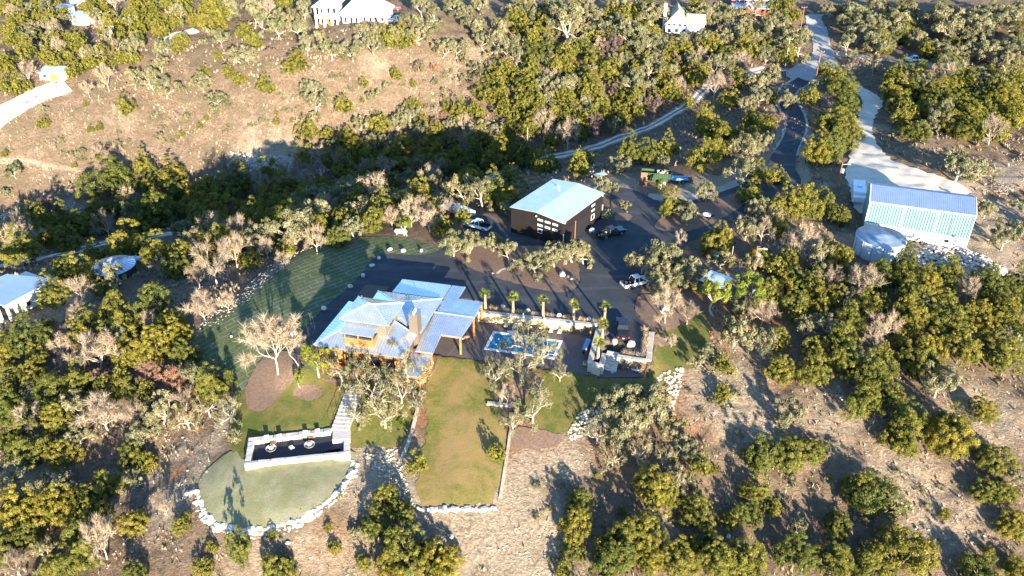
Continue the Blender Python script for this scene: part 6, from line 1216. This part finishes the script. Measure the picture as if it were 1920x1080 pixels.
# ------------------------------------------------------------------ where the trees stand: crown centre and crown width as seen in the photograph
TREES = {
'j': """50 38 28|100 35 28|52 100 40|90 105 36|128 105 32|38 165 40|105 122 30|12 110 28|10 165 30|140 135 36|170 118 34|190 95 30|200 118 30|222 112 30|125 72 30|150 75 28|215 45 40|195 25 30|170 30 30|240 30 28|275 40 28|300 38 28|345 20 34|365 40 30|290 55 30|330 42 28|395 38 60|415 30 40|400 10 30|455 60 28|470 75 28|390 5 30|20 75 30|70 70 26|10 20 30|30 8 30|70 10 30|100 8 28|160 8 26|190 6 30|383 134 24|430 138 26|450 148 28|408 108 18|235 205 36|375 238 12|160 195 12|82 230 26|480 80 26
725 80 44|755 78 46|555 120 50|500 165 34|645 200 36|925 140 28|910 170 60|935 185 46|715 235 46|775 196 34|790 225 30|575 250 40|615 250 32|650 262 46|837 205 26|862 215 38|890 210 36|820 245 30|742 142 26|975 55 28|1022 25 30|1000 100 50|1030 90 50|1060 110 44|995 128 34|1090 85 50|1110 72 34|1115 110 50|1140 130 50|1150 142 44|1190 135 34|1075 95 24|970 150 36|1095 147 50|1110 164 46|1245 155 46|1260 172 42|1300 148 44|1280 88 58|1330 85 46|1365 100 50|1400 95 46|1430 88 40|980 185 42|1000 192 50|1060 182 42|1125 195 44|1160 205 32|1195 175 42|1170 225 32|975 215 42|1010 222 44|1085 235 44|1110 225 40|1380 155 42|1370 185 44|1320 225 50|1340 238 60|1355 255 40|1290 195 26|1430 235 36|1040 215 40|1060 210 40
1460 15 40|1480 30 40|1475 105 44|1445 183 30|1680 28 50|1650 80 60|1690 60 60|1745 95 46|1545 135 36|1560 152 50|1580 167 60|1585 195 60|1570 217 70|1590 238 60|1575 262 60|1520 185 44|1446 228 26|1690 140 60|1720 138 50|1850 130 52|1680 180 52|1690 200 50|1760 180 60|1790 200 62|1840 185 60|1870 172 52|1820 215 60|1780 232 60|1720 240 60|1690 228 44|1900 200 60|1900 230 46|1900 150 42|1735 205 50|1860 212 46
205 345 90|270 320 44|320 330 60|290 350 50|290 400 84|345 390 44|370 380 52|420 360 66|460 350 56|60 405 46|90 430 62|130 450 54|150 420 62|180 400 56|245 455 82|40 475 72|10 480 24|180 480 42|300 475 62|330 500 60|140 505 90|470 490 40|140 310 12|10 290 14|230 385 60|265 420 60|15 440 50|375 410 50
568 300 46|500 330 50|530 350 62|620 305 36|660 275 60|700 290 62|740 300 60|590 375 60|560 400 50|510 390 72|600 420 46|715 395 60|700 420 50|750 380 46|785 365 62|830 425 44|890 300 50|870 410 36|490 430 50|860 290 60|800 290 60|760 268 50|930 300 60|940 268 60|645 320 50|600 345 40|700 340 50|800 330 50|860 320 50|985 300 52|1010 312 42|1030 310 50|1085 320 46|975 285 50|1180 290 50|1210 290 50|1250 285 44|1320 300 62|1350 275 60|1260 390 52|1340 460 62|1350 447 50|1420 330 50|1410 365 50|900 270 50|840 265 50|960 335 44|1095 300 40
1530 290 60|1560 285 60|1455 330 42|1470 390 60|1510 390 70|1540 380 50|1572 402 50|1460 430 42|1552 474 46|1575 492 50|1490 520 60|1648 520 70|1692 508 56|1700 522 62|1770 520 72|1850 532 72|1905 535 60|60 640 82|100 560 62|190 545 36|220 580 62|290 570 74|320 602 62|150 640 52|90 610 26|240 612 60|250 650 90|290 655 72|20 700 52|15 740 46|100 750 84|230 720 42|400 730 74|30 780 72|110 790 60|1490 572 52|1525 545 50|1590 602 62|1580 642 62|1720 590 72|1770 602 72|1700 560 50|1840 580 60|1900 560 50|1465 695 62|1525 697 62|1640 702 80|1660 740 62|1730 680 80|1800 662 72|1870 660 92|1620 760 72|1840 770 52|1700 790 72|1780 802 72|1460 640 46|1570 560 50|1360 690 42|1355 735 38
60 840 92|120 852 62|245 855 56|275 868 44|170 930 80|110 950 84|40 960 90|200 915 60|250 980 60|340 990 34|350 968 24|150 1040 90|395 1030 26|455 1040 50|380 1065 40|250 1072 50|722 940 62|755 955 56|705 985 60|780 870 46|930 850 36|615 990 18|625 1030 30|510 1005 22|680 1060 34|770 1030 100|820 1060 90|740 1065 70|520 1075 60|1090 945 60|1080 992 68|1225 930 84|1315 875 46|1310 965 72|1170 1020 90|1215 1010 80|1150 1060 80|1270 1060 76|1400 960 62|1420 920 62|1430 852 80|1400 1050 90|1340 1062 70|1165 960 18|1060 1075 42|1480 850 72|1520 842 62|1530 862 32|1450 952 36|1640 920 120|1610 915 60|1575 985 60|1490 1045 80|1560 1060 80|1690 1040 130|1700 820 82|1780 822 92|1870 860 72|1850 915 60|1885 925 50|1895 980 62|1840 1072 90|1910 1065 60|1370 975 40|1340 880 20""",
'o': """250 85 44|300 90 34|285 150 48|308 162 50|250 150 40|300 120 36|310 85 30|412 70 36|455 105 50|378 155 40|407 185 40|405 205 24|475 35 40|430 15 40|470 10 30|82 205 16|50 60 34|500 25 50|540 30 50|570 20 40|520 55 40|560 50 40|490 45 36|575 85 42|620 90 50|600 78 36|660 92 50|690 58 50|722 55 50|745 64 40|700 85 40|800 40 50|770 35 40|785 60 50|830 85 50|855 90 40|815 30 36|890 40 50|870 20 44|930 85 44|950 90 40|905 75 40|940 50 40|900 8 40|850 8 40|960 20 40|790 12 40|582 165 40|590 190 46|590 216 24|785 125 28|870 108 24|895 125 30|700 180 26|680 235 40|745 232 44|768 210 38
1065 50 90|1110 25 50|1000 20 50|1040 18 50|1090 45 50|1185 60 72|1210 78 50|1155 35 50|1225 25 60|1130 55 36|1275 72 40|1318 72 40|1370 70 50|1400 45 50|1350 15 50|1320 25 50|1430 65 44|1280 20 44|1240 85 36|970 80 30|1420 155 42|1425 182 40|1380 30 50|1420 20 40|1455 50 60|1490 70 60|1460 82 50|1500 95 40|1445 145 40|1560 15 40|1600 20 50|1590 38 50|1610 60 50|1650 42 60|1590 85 40|1720 70 44|1740 40 60|1790 50 80|1830 55 74|1770 20 50|1870 35 72|1900 30 60|1880 90 60|1890 112 50|1775 120 42|1475 190 36|1640 122 34|1790 120 50|1840 90 60|1700 20 50|1640 15 50|1820 95 50
440 310 54|340 430 44|215 525 52|25 320 34|10 360 20|150 285 20|640 352 92|680 385 76|595 400 60|550 425 84|900 345 40|870 360 52|905 368 56|935 350 40|960 395 44|830 380 36|850 460 56|880 452 56|925 452 50|955 475 50|1005 488 60|1040 478 60|1075 470 58|1095 480 40|970 350 34|1165 310 40|1245 305 22|1130 345 34|1150 350 24|1172 385 22|1140 402 24|1290 400 46|1325 360 44|1395 330 62|1395 280 50|1425 390 52|1400 430 50|1205 490 60|1250 485 84|1290 512 60|1240 530 66|1265 505 60|1450 400 42|1800 310 70|1835 320 46|1850 395 36|1885 445 60|1905 385 26
300 770 74|1180 755 90|1140 768 66|1215 775 74|1170 800 80|1232 748 54|1260 800 50|1380 622 70|1430 642 60|1480 782 60|1760 720 70|1600 560 44|1270 900 52|1290 840 50|665 1000 26|1500 990 40|1900 900 42|1310 680 36|1330 660 40|250 900 36|1395 570 50|440 820 26""",
'b': """215 10 40|200 152 44|60 55 28|50 140 40|222 215 26|330 222 16|165 170 30|40 435 46|50 450 60|240 380 40|200 430 50|450 440 60|240 372 36|640 400 28|545 455 40|490 350 50|640 310 40|720 320 50|580 350 40|820 325 44|1315 105 30|1340 165 50|1020 245 50|1065 258 50|1595 130 26|1750 145 40|1775 145 44|1275 450 30|1430 440 46|1480 440 28|1620 530 84|1560 530 50|150 545 56|150 592 40|180 665 92|120 660 52|380 578 72|425 570 44|190 770 104|250 775 62|345 700 36|140 410 30|400 500 92|440 478 62|370 520 50|300 505 40|950 745 40|1290 590 50|1430 590 56|1660 618 62|1525 602 30|190 1020 90|30 1060 60|310 955 30|530 490 36|500 470 40|735 412 42|770 405 50|805 412 56|790 400 46|840 395 40|183 285 24|640 665 40|1390 110 36|1640 640 50|820 210 20|1700 160 36|870 235 30|1860 250 50|1260 640 30""",
'r': """507 100 22|785 128 26|815 132 20|883 156 14|815 235 22|845 320 34|1148 90 44|1228 200 34|1270 118 28|1115 240 40|1205 350 22|100 400 50|430 402 36|445 385 24|120 720 44|190 708 40|280 700 46|325 722 60|1360 165 40|830 220 18|1300 130 24|1460 225 24|165 400 20|1150 180 20""",
'q': """640 690 70|680 680 80|725 690 90|770 700 80|700 735 90|750 735 60|720 775 80|670 775 50|1000 765 80|960 795 50|1236 745 50|1120 810 60|1200 850 60|1150 860 50|1245 860 44|440 820 26|350 785 60|430 770 60|390 765 50|985 640 80|1020 660 64|930 705 60|975 690 70|1050 700 40|780 755 44|1010 735 50""",
'y': """1340 570 58|1400 560 60|1238 360 18|1238 350 16|762 430 30|595 687 58|562 716 30|640 930 14""",
't': """1840 160 30|1250 580 70|1600 130 24""",
}
KIND = {'j': ('juniper', 'juniper_tree', 'juniper', 0.78), 'o': ('oak', 'oak_tree', 'live oak', 0.85), 'b': ('bare', 'bare_tree', 'bare tree', 1.0), 'r': ('russet', 'russet_tree', 'russet tree', 0.8), 'q': ('thin_oak', 'oak_tree', 'live oak', 1.0), 's': ('shrub', 'shrub', 'shrub', 0.8), 'y': ('young', 'young_tree', 'young tree', 1.0), 't': ('bare', 'dead_tree', 'dead tree', 1.0)}
placed = []    # (x, y, radius)
tree_recs = []
def place_tree(kind, px, py, wpx, exact=False, zs=None, proto=None, base=None):
    pk, nm, cat, hr = KIND[kind]; p = ground(px, py, 0); s = scale_at(p); wm = wpx / s
    zc = wm * (0.45 if kind in 'jr' else 0.55) * (1.0 if wm > 3 else 0.9)
    if base is None:
        for _ in range(2): p = ground(px, py, min(zc, 6)); s = scale_at(p); wm = wpx / s; zc = wm * (0.34 if kind in 'jr' else 0.46)
    else: p = ground(*base)
    wm *= 1.1
    k = proto if proto is not None else rnd.randrange(len(PROTO[pk])); crown, trunk = PROTO[pk][k]
    tree_recs.append(dict(kind=kind, px=px, py=py, w=wpx, p=p, wm=wm, k=k, z=zs)); placed.append((p.x, p.y, wm / 2))
for kd, s_ in TREES.items():
    for tok in s_.replace('\n', '|').split('|'):
        a, b, c = map(float, tok.split()); place_tree(kd, a, b, c)
# the woods close up behind the nearer trees: fill the gaps of the wooded areas
FILL = [([(960, 15), (1440, 15), (1500, 100), (1440, 125), (1340, 145), (1250, 205), (1130, 262), (960, 300), (700, 330), (560, 300), (640, 262), (850, 230), (900, 160), (960, 120)], 150, 'jojojoobjo', (30, 52)),
        ([(0, 0), (560, 0), (330, 95), (230, 120), (0, 170)], 60, 'jjjjoob', (26, 40)),
        ([(1640, 40), (1920, 20), (1920, 110), (1700, 105), (1570, 95), (1560, 30)], 30, 'ooj', (44, 66)),
        ([(1670, 150), (1920, 150), (1920, 250), (1780, 245), (1680, 230)], 26, 'jjo', (40, 60)),
        ([(0, 420), (150, 400), (480, 330), (720, 310), (900, 330), (960, 380), (900, 380), (560, 470), (330, 480), (340, 445), (0, 480)], 80, 'jjjbjjjo', (40, 66)),
        ([(0, 640), (120, 600), (330, 560), (340, 650), (440, 760), (380, 800), (0, 840)], 34, 'jojjbqjjo', (44, 72)),
        ([(1330, 480), (1600, 440), (1920, 500), (1920, 640), (1600, 690), (1500, 650), (1400, 600)], 34, 'jojjojbj', (42, 64)),
        ([(1440, 200), (1480, 250), (1420, 300), (1380, 250), (1400, 180)], 8, 'jo', (30, 44)),
        ([(20, 270), (560, 140), (880, 120), (900, 200), (560, 240), (380, 250), (180, 300)], 85, 'sssjsob', (8, 20)),
        ([(1300, 720), (1900, 660), (1900, 1060), (1000, 1060), (1000, 900)], 40, 'ssssj', (14, 26)),
        ([(0, 880), (180, 900), (200, 1070), (0, 1075)], 8, 'jjo', (50, 80)),
        ([(1000, 1010), (1500, 1010), (1700, 1075), (1000, 1075)], 5, 'jjo', (50, 80))]
KEEP_CLEAR = [([(0, 497), (60, 489), (150, 469), (215, 456), (335, 440)], 8), ([(1480, 130), (1395, 139), (1360, 150), (1300, 190), (1260, 215), (1200, 245), (1130, 272), (1060, 290)], 8), ([(1508, 152), (1472, 184), (1491, 235), (1480, 272), (1462, 318), (1440, 345), (1400, 385), (1340, 430)], 22), ([(1545, 25), (1550, 90), (1500, 140), (1620, 170), (1645, 200), (1620, 260), (1640, 320), (1740, 360), (1800, 380)], 26),
    ([(1620, 445), (1690, 460)], 40), ([(1640, 400), (1820, 430)], 40), ([(205, 492), (265, 488)], 22), ([(0, 560), (90, 560), (110, 585)], 26), ([(1320, 520), (1345, 545)], 24), ([(600, 30), (710, 45)], 16), ([(1255, 45), (1315, 50)], 14), ([(1205, 330), (1300, 338)], 24), ([(150, 10), (150, 55)], 12), ([(85, 145), (125, 155)], 16), ([(1713, 113), (1740, 118)], 12), ([(850, 395), (900, 425)], 20), ([(752, 436), (760, 438)], 14), ([(1385, 10), (1430, 20)], 12), ([(1718, 478), (1880, 500)], 14)]
def px_blocked(px, py, w_):
    for pts, r_ in KEEP_CLEAR:
        if pdist(pts, np.array([px]), np.array([py]), False)[0] < r_ + w_ * 0.5: return True
    return False
for poly, n_, kinds, (w0, w1) in FILL:
    xs = [p[0] for p in poly]; ys = [p[1] for p in poly]; got = tries = 0
    while got < n_ and tries < n_ * 30:
        tries += 1; px, py = rnd.uniform(min(xs), max(xs)), rnd.uniform(min(ys), max(ys))
        if not inside(poly, np.array([px]), np.array([py]))[0]: continue
        q = ground(px, py, 2); wpx = rnd.uniform(w0, w1); rr = wpx / scale_at(q) / 2
        if any((q.x - x) ** 2 + (q.y - y) ** 2 < (0.62 * (rr + r_)) ** 2 for x, y, r_ in placed): continue
        if px_blocked(px, py, wpx): continue
        if pdist([(c.x, c.y) for c in C1], np.array([q.x]), np.array([q.y]), False)[0] < rr + 1.2: continue
        place_tree(rnd.choice(kinds), px, py, wpx); got += 1
# woods beyond the upper edge and beside the frame, so that the place goes on
for _ in range(900):
    x, y = rnd.uniform(-230, 230), rnd.uniform(55, 300); e = proj = None
    zc = y * CP - (-CAMH) * SP; u = 960 + FPX * x / zc; v = 540 - FPX * (y * SP - CAMH * CP) / zc
    if (-60 < u < 1980 and -30 < v < 1110) or not (-380 < u < 2300) or rnd.random() < .35: continue
    rr = rnd.uniform(2, 3.6)
    if any((x - a) ** 2 + (y - b) ** 2 < (0.9 * (rr + r_)) ** 2 for a, b, r_ in placed): continue
    kd = rnd.choice('jjjoojb'); placed.append((x, y, rr)); tree_recs.append(dict(kind=kd, px=u, py=v, w=rr * 16, off=1, p=Vector((x, y, h(x, y))), wm=rr * 2, k=rnd.randrange(len(PROTO[KIND[kd][0]])), z=None))

# ------------------------------------------------------------------ what each tree is called
LAND = [('the white two storey house', 655, 40), ('the gabled house with grey roof', 1285, 48), ('the small cabin with pale roof', 98, 143), ('the cone roofed tank', 213, 492), ('the white carport building', 45, 555),
        ('the lodge', 740, 610), ('the black garage', 1050, 390), ('the blue barn', 1720, 400), ('the round water tank', 1652, 455), ('the green dumpster', 1230, 330), ('the swimming pool', 980, 650), ('the fire terrace', 560, 840),
        ('the black utility shed', 1335, 530), ('the road fork', 1510, 140), ('the white pickup on the gravel lane', 1713, 113), ('the oval pond-like tub', 1190, 688), ('the bottom left corner', 0, 1080), ('the bottom right corner', 1920, 1080),
        ('the middle of the bottom edge', 1080, 1080), ('the top left corner', 0, 0), ('the top right corner', 1920, 0), ('the dry meadow', 640, 160), ('the shaded rocky bank', 520, 305), ('the tall bare tree', 500, 640), ('the curved rock wall', 500, 990),
        ('the right edge', 1900, 700), ('the left edge', 10, 780), ('the white rubble slope', 1240, 740), ('the middle of the dirt track', 1200, 245), ('the yellow lower lawn', 870, 850), ('the turf lawn', 600, 500), ('the white caliche drive', 1650, 260),
        ('the white boat', 862, 398), ('the right end of the bottom edge', 1600, 1080), ('the left dirt track', 150, 468), ('the red walled building', 1410, 18), ('the asphalt lane bend', 1485, 230), ('the bare slope under the rubble', 1420, 740), ('the striped parasol', 1020, 605)]
LAND[15] = ('the white oval tub', 1190, 688)
DESC = {'j': ['yellow green juniper', 'dense round juniper', 'bushy olive green juniper', 'clumpy sunlit juniper'], 'o': ['grey green live oak', 'broad olive live oak', 'pale limbed live oak'], 'b': ['leafless tan tree', 'bare pale branched tree'], 'r': ['russet brown tree', 'rusty leaved tree'], 'q': ['sparse grey live oak', 'thin crowned pale live oak'], 's': ['low grey green shrub', 'scrubby little bush'], 'y': ['bright green young tree', 'light green slender tree'], 't': ['dead white branched tree']}
ORD = ['nearest', 'second nearest', 'third nearest', 'fourth nearest', 'fifth nearest', 'sixth nearest', 'seventh nearest', 'eighth nearest', 'ninth nearest', 'tenth nearest', 'eleventh nearest', 'twelfth nearest']
DIRS = ['right of', 'above-right of', 'above', 'above-left of', 'left of', 'below-left of', 'below', 'below-right of']
used = {}
def tree_label(t):
    ds = sorted(((t['px'] - x) ** 2 + (t['py'] - y) ** 2, nme, x, y) for nme, x, y in LAND)[0]
    a = math.degrees(math.atan2(-(t['py'] - ds[3]), t['px'] - ds[2])) % 360; d = DIRS[int((a + 22.5) // 45) % 8]
    sz = 'small' if t['wm'] < 4.2 else ('large' if t['wm'] > 7.0 else 'medium')
    return (t['kind'], sz, d, ds[1]), ds[0]
tmp = []
for t in tree_recs:
    key, d2 = tree_label(t); tmp.append((d2, key, t))
tmp.sort(key=lambda a: a[0]); cnt = {}; cnt0 = {}
for _, key, _t in tmp: cnt0[key] = cnt0.get(key, 0) + 1
GROUPS = {'j': 'junipers on the hillsides', 'o': 'live oaks around the property', 'b': 'leafless trees in the woods', 'r': 'russet trees in the woods', 'q': 'sparse live oaks in the garden', 's': 'low shrubs on the open slopes', 'y': 'young green trees', 't': 'dead trees'}
for d2, key, t in tmp:
    i = cnt.get(key, 0); cnt[key] = i + 1; o_ = ORD[i] if i < len(ORD) else '%dth nearest' % (i + 1)
    t['label'] = '%s %s %s %s%s' % (key[1], DESC[t['kind']][0], key[2], key[3], '' if cnt0.get(key) == 1 else ', ' + o_)
tree_recs.sort(key=lambda t: -t['w'] + (1000 if t.get('off') else 0))
nk = {}; LIM = 290; rest = {}
trees_root = {}
for t in tree_recs:
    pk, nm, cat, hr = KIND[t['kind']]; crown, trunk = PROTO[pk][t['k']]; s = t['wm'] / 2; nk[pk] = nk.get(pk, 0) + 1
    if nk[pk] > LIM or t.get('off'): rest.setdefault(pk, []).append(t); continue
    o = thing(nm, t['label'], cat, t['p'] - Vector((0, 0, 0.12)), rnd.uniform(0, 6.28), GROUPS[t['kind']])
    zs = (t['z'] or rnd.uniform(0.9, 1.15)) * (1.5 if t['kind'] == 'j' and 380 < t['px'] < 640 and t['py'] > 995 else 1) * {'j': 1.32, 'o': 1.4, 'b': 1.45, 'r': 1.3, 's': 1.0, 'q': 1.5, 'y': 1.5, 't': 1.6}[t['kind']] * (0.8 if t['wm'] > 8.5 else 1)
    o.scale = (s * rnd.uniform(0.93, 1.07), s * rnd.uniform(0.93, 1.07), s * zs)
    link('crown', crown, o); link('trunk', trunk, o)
STUFFN = {'juniper': 'juniper_wood', 'oak': 'oak_wood', 'bare': 'bare_wood', 'russet': 'russet_wood'}
for pk, ts in rest.items():      # past the first 300 the smallest and the ones outside the frame form one wood
    Vs, Fs, Ts, n0_ = [], [], [], 0
    for t in ts:
        src = PROTO[pk][t['k']][0]; nv = len(src.vertices); npoly = len(src.polygons); c_ = nv // npoly
        co = np.empty(nv * 3, np.float32); src.vertices.foreach_get('co', co); co = co.reshape(npoly, c_, 3); tn = np.empty(npoly, np.float32); src.attributes['tint'].data.foreach_get('value', tn)
        k = rng.random(npoly) < (0.11 if t.get('off') else 0.22 if pk in ('juniper', 'oak') else 0.4); co = co[k]; tn = tn[k]; ctr = co.mean(1, keepdims=True); co = ctr + (co - ctr) * ((2.6 if t.get('off') else 1.9) if pk in ('juniper', 'oak') else 1.3)
        s = t['wm'] / 2; a = rnd.uniform(0, 6.28); R2 = np.array([[math.cos(a), math.sin(a), 0], [-math.sin(a), math.cos(a), 0], [0, 0, 1]]); co = (co.reshape(-1, 3) * np.array([s, s, s * 1.4])) @ R2 + np.array(t['p'])
        Vs.append(co); Fs.append(np.arange(len(co)).reshape(-1, c_) + n0_); n0_ += len(co); Ts.append(tn)
    mt = PROTO[pk][0][0].materials[0]
    tag(link(STUFFN.get(pk, 'wood'), nmesh(STUFFN.get(pk, 'wood'), np.vstack(Vs), np.vstack(Fs), mt, np.concatenate(Ts))), 'smaller %s trees closing the woods between the larger ones' % pk, 'wood', None, 'stuff')
def special(nm, label, cat, pk, k, px, py, wm, hz, rz=0.0, base_z=None):
    p = ground(px, py); o = thing(nm, label, cat, p - Vector((0, 0, 0.1)), rz, None); o.scale = (wm / 2, wm / 2, wm / 2 * hz)
    link('crown', PROTO[pk][k][0], o); link('trunk', PROTO[pk][k][1], o)
special('bare_tree', 'tall pale leafless tree standing in the mulch bed left of the lodge', 'bare tree', 'tallbare', 0, 521, 702, 10.5, 1.15, 0.6)
special('bare_tree', 'slender leaning leafless tree just right of the tall bare tree', 'bare tree', 'tallbare', 1, 556, 700, 5.5, 1.15, 2.0)

# ------------------------------------------------------------------ ground cover nobody could count: grass clumps, loose stones, low brush
avoid = [drive0, DECK, yard]
def scatter(n_, xr, yr, dens):
    X = rng.uniform(*xr, n_); Y = rng.uniform(*yr, n_); keep = rng.random(n_) < dens(X, Y); return X[keep], Y[keep]
zc_ = lambda X, Y: Y * CP + CAMH * SP
def in_view(X, Y): z = zc_(X, Y); u = 960 + FPX * X / z; return (u > -120) & (u < 2040)
def fld(arr, X, Y): return bil(GX, GY, arr, X, Y)
iny = lambda X, Y: inside(yard, X, Y)
# grass clumps
X, Y = scatter(190000, (-150, 170), (58, 260), lambda X, Y: np.where(in_view(X, Y), 1, 0) * np.clip(70 / Y, 0.15, 1) * np.where(iny(X, Y), 0.0, 1) * np.clip(1.05 - fld(pale, X, Y), 0.05, 1) * np.clip(0.25 + 1.8 * (vnoise(X, Y, 3, 21) + vnoise(X, Y, 1.2, 22)), 0, 1))
far_ok = np.ones(len(X), bool)
for poly in (wp([(1583, 140), (1660, 180), (1650, 270), (1700, 300), (1830, 350), (1800, 450), (1600, 420), (1580, 300)]), wp([(1500, 20), (1560, 20), (1600, 150), (1460, 160)])): far_ok &= ~inside(poly, X, Y)
far_ok &= pdist([(c.x, c.y) for c in C1[::3]], X, Y, False) > 2.2
X, Y = X[far_ok], Y[far_ok]; n_ = len(X); nb_ = 5
Z = hv(X, Y); hgt = rng.uniform(0.22, 0.62, n_) * np.clip(Y / 110, 0.9, 1.5)
P = np.repeat(np.stack([X, Y, Z - 0.03], 1), nb_, 0); H_ = np.repeat(hgt, nb_)[:, None]; ang = rng.uniform(0, 6.28, n_ * nb_); lean = rng.uniform(0.25, 0.9, n_ * nb_)[:, None]
D = np.stack([np.cos(ang), np.sin(ang), np.zeros_like(ang)], 1); tt = np.stack([-D[:, 1], D[:, 0], D[:, 2]], 1)
V = np.stack([P - tt * H_ * 0.28, P + tt * H_ * 0.28, P + D * H_ * lean + np.array([0, 0, 1]) * H_], 1).reshape(-1, 3)
cl = np.repeat(rng.random(n_), nb_)
tag(link('dry_grass', nmesh('dry_grass', V, np.arange(len(V)).reshape(-1, 3), M['tangrass'], cl)), 'tan bunch grass growing over the open slopes', 'grass', None, 'stuff')
# stones
ico = np.array([(0, 0, 1), (.9, 0, .35), (.28, .85, .4), (-.72, .53, .3), (-.72, -.53, .4), (.28, -.85, .3), (.5, .5, -.4), (-.5, .5, -.4), (-.5, -.5, -.4), (.5, -.5, -.4)])
icf = np.array([(0, 1, 2), (0, 2, 3), (0, 3, 4), (0, 4, 5), (0, 5, 1), (1, 6, 2), (2, 6, 7), (2, 7, 3), (3, 7, 8), (3, 8, 4), (4, 8, 5), (5, 8, 9), (5, 9, 1), (1, 9, 6)])
def stones(name, X, Y, sz, m, label, hfun=hv, flat=0.6, kind='stuff'):
    n_ = len(X); a = rng.uniform(0, 6.28, n_); S = sz[:, None, None] * (1 + rng.normal(size=(n_, len(ico), 1)) * 0.16); base = ico[None] * np.array([1, 0.8, flat]) * S
    ca, sa = np.cos(a)[:, None], np.sin(a)[:, None]; x = base[..., 0] * ca - base[..., 1] * sa; y = base[..., 0] * sa + base[..., 1] * ca
    V = np.stack([x + X[:, None], y + Y[:, None], base[..., 2] + hfun(X, Y)[:, None]], 2).reshape(-1, 3)
    F_ = (icf[None] + (np.arange(n_) * len(ico))[:, None, None]).reshape(-1, 3)
    return tag(link(name, nmesh(name, V, F_, m)), label, 'stones', None, kind)
X, Y = scatter(60000, (-120, 150), (58, 230), lambda X, Y: np.where(in_view(X, Y), 1, 0) * np.where(iny(X, Y), 0, 1) * np.clip(80 / Y, .2, 1) * np.clip(0.03 + fld(pale, X, Y) * 0.35, 0, 1))
k = pdist([(c.x, c.y) for c in C1[::3]], X, Y, False) > 2.2; X, Y = X[k], Y[k]
stones('loose_stones', X, Y, rng.uniform(0.06, 0.26, len(X)) ** 1.0, M['lime'], 'loose pale stones scattered over the slopes')
def pile(name, pts, n_, s0, s1, label, hh=0.0, m='limewhite'):
    P = wp(pts); xs = [p[0] for p in P]; ys = [p[1] for p in P]; X = rng.uniform(min(xs), max(xs), n_ * 3); Y = rng.uniform(min(ys), max(ys), n_ * 3); k = inside(P, X, Y); X, Y = X[k][:n_], Y[k][:n_]
    dd = pdist(P, X, Y); return stones(name, X, Y, rng.uniform(s0, s1, len(X)), M[m], label, lambda a, b: hv(a, b) + np.clip(dd, 0, 2.5) * hh * rng.random(len(a)))
pile('rock_rubble', [(1248, 692), (1280, 690), (1276, 730), (1262, 765), (1235, 790), (1190, 800), (1140, 800), (1100, 815), (1068, 828), (1064, 812), (1085, 775), (1120, 762), (1170, 752), (1215, 730)], 700, 0.12, 0.42, 'bank of white limestone rubble curving below the side lawn', 0.1, 'lime')
pile('rock_pile', [(1718, 478), (1740, 458), (1790, 455), (1820, 472), (1880, 500), (1900, 520), (1800, 500), (1730, 505)], 900, 0.2, 0.55, 'white rock pile spilling below the blue barn', 0.35)
pile('rock_strip', [(352, 650), (420, 600), (470, 560), (520, 510), (560, 475), (620, 452), (610, 446), (540, 478), (500, 500), (440, 560), (380, 600), (340, 640)], 700, 0.10, 0.26, 'strip of stones along the left edge of the turf lawn', 0.0, 'lime')
pile('rock_strip', [(740, 640 + 200), (752, 850), (760, 900), (778, 950), (790, 965), (740, 930), (700, 880), (680, 850)], 260, 0.10, 0.28, 'pale rubble between terrace and lower lawn', 0.0, 'lime')
pile('rock_bank', [(430, 285), (480, 288), (600, 300), (640, 312), (600, 330), (520, 320), (430, 325)], 900, 0.15, 0.5, 'shaded rocky bank in the valley', 0.0, 'limewhite')
pile('rock_bank', [(0, 395), (90, 370), (160, 385), (190, 400), (120, 420), (0, 440)], 700, 0.15, 0.45, 'pale stones in the shaded valley at far left', 0.0, 'lime')
# mulch and brush: low twiggy scrub under the trees
X, Y = scatter(9000, (-140, 160), (60, 250), lambda X, Y: np.where(in_view(X, Y), 1, 0) * np.where(iny(X, Y), 0, 1) * np.clip(fld(soil, X, Y) - 0.15, 0, 1) * np.clip(90 / Y, .3, 1))
k = pdist([(c.x, c.y) for c in C1[::3]], X, Y, False) > 2.4; X, Y = X[k], Y[k]; nb_ = 14; n_ = len(X)
P = np.repeat(np.stack([X, Y, hv(X, Y)], 1), nb_, 0) + rng.normal(size=(n_ * nb_, 3)) * np.array([.25, .25, 0]); D = rng.normal(size=(n_ * nb_, 3)); D[:, 2] = np.abs(D[:, 2]) + .3; D /= np.linalg.norm(D, axis=1, keepdims=True)
tt, bb = frames(D, rng); Ln = rng.uniform(.3, .9, (n_ * nb_, 1)); V = np.stack([P - tt * .02, P + tt * .02, P + D * Ln], 1).reshape(-1, 3)
tag(link('brush', nmesh('brush', V, np.arange(len(V)).reshape(-1, 3), M['twig'], rng.random(len(V) // 3))), 'low twiggy brush under the trees', 'brush', None, 'stuff')
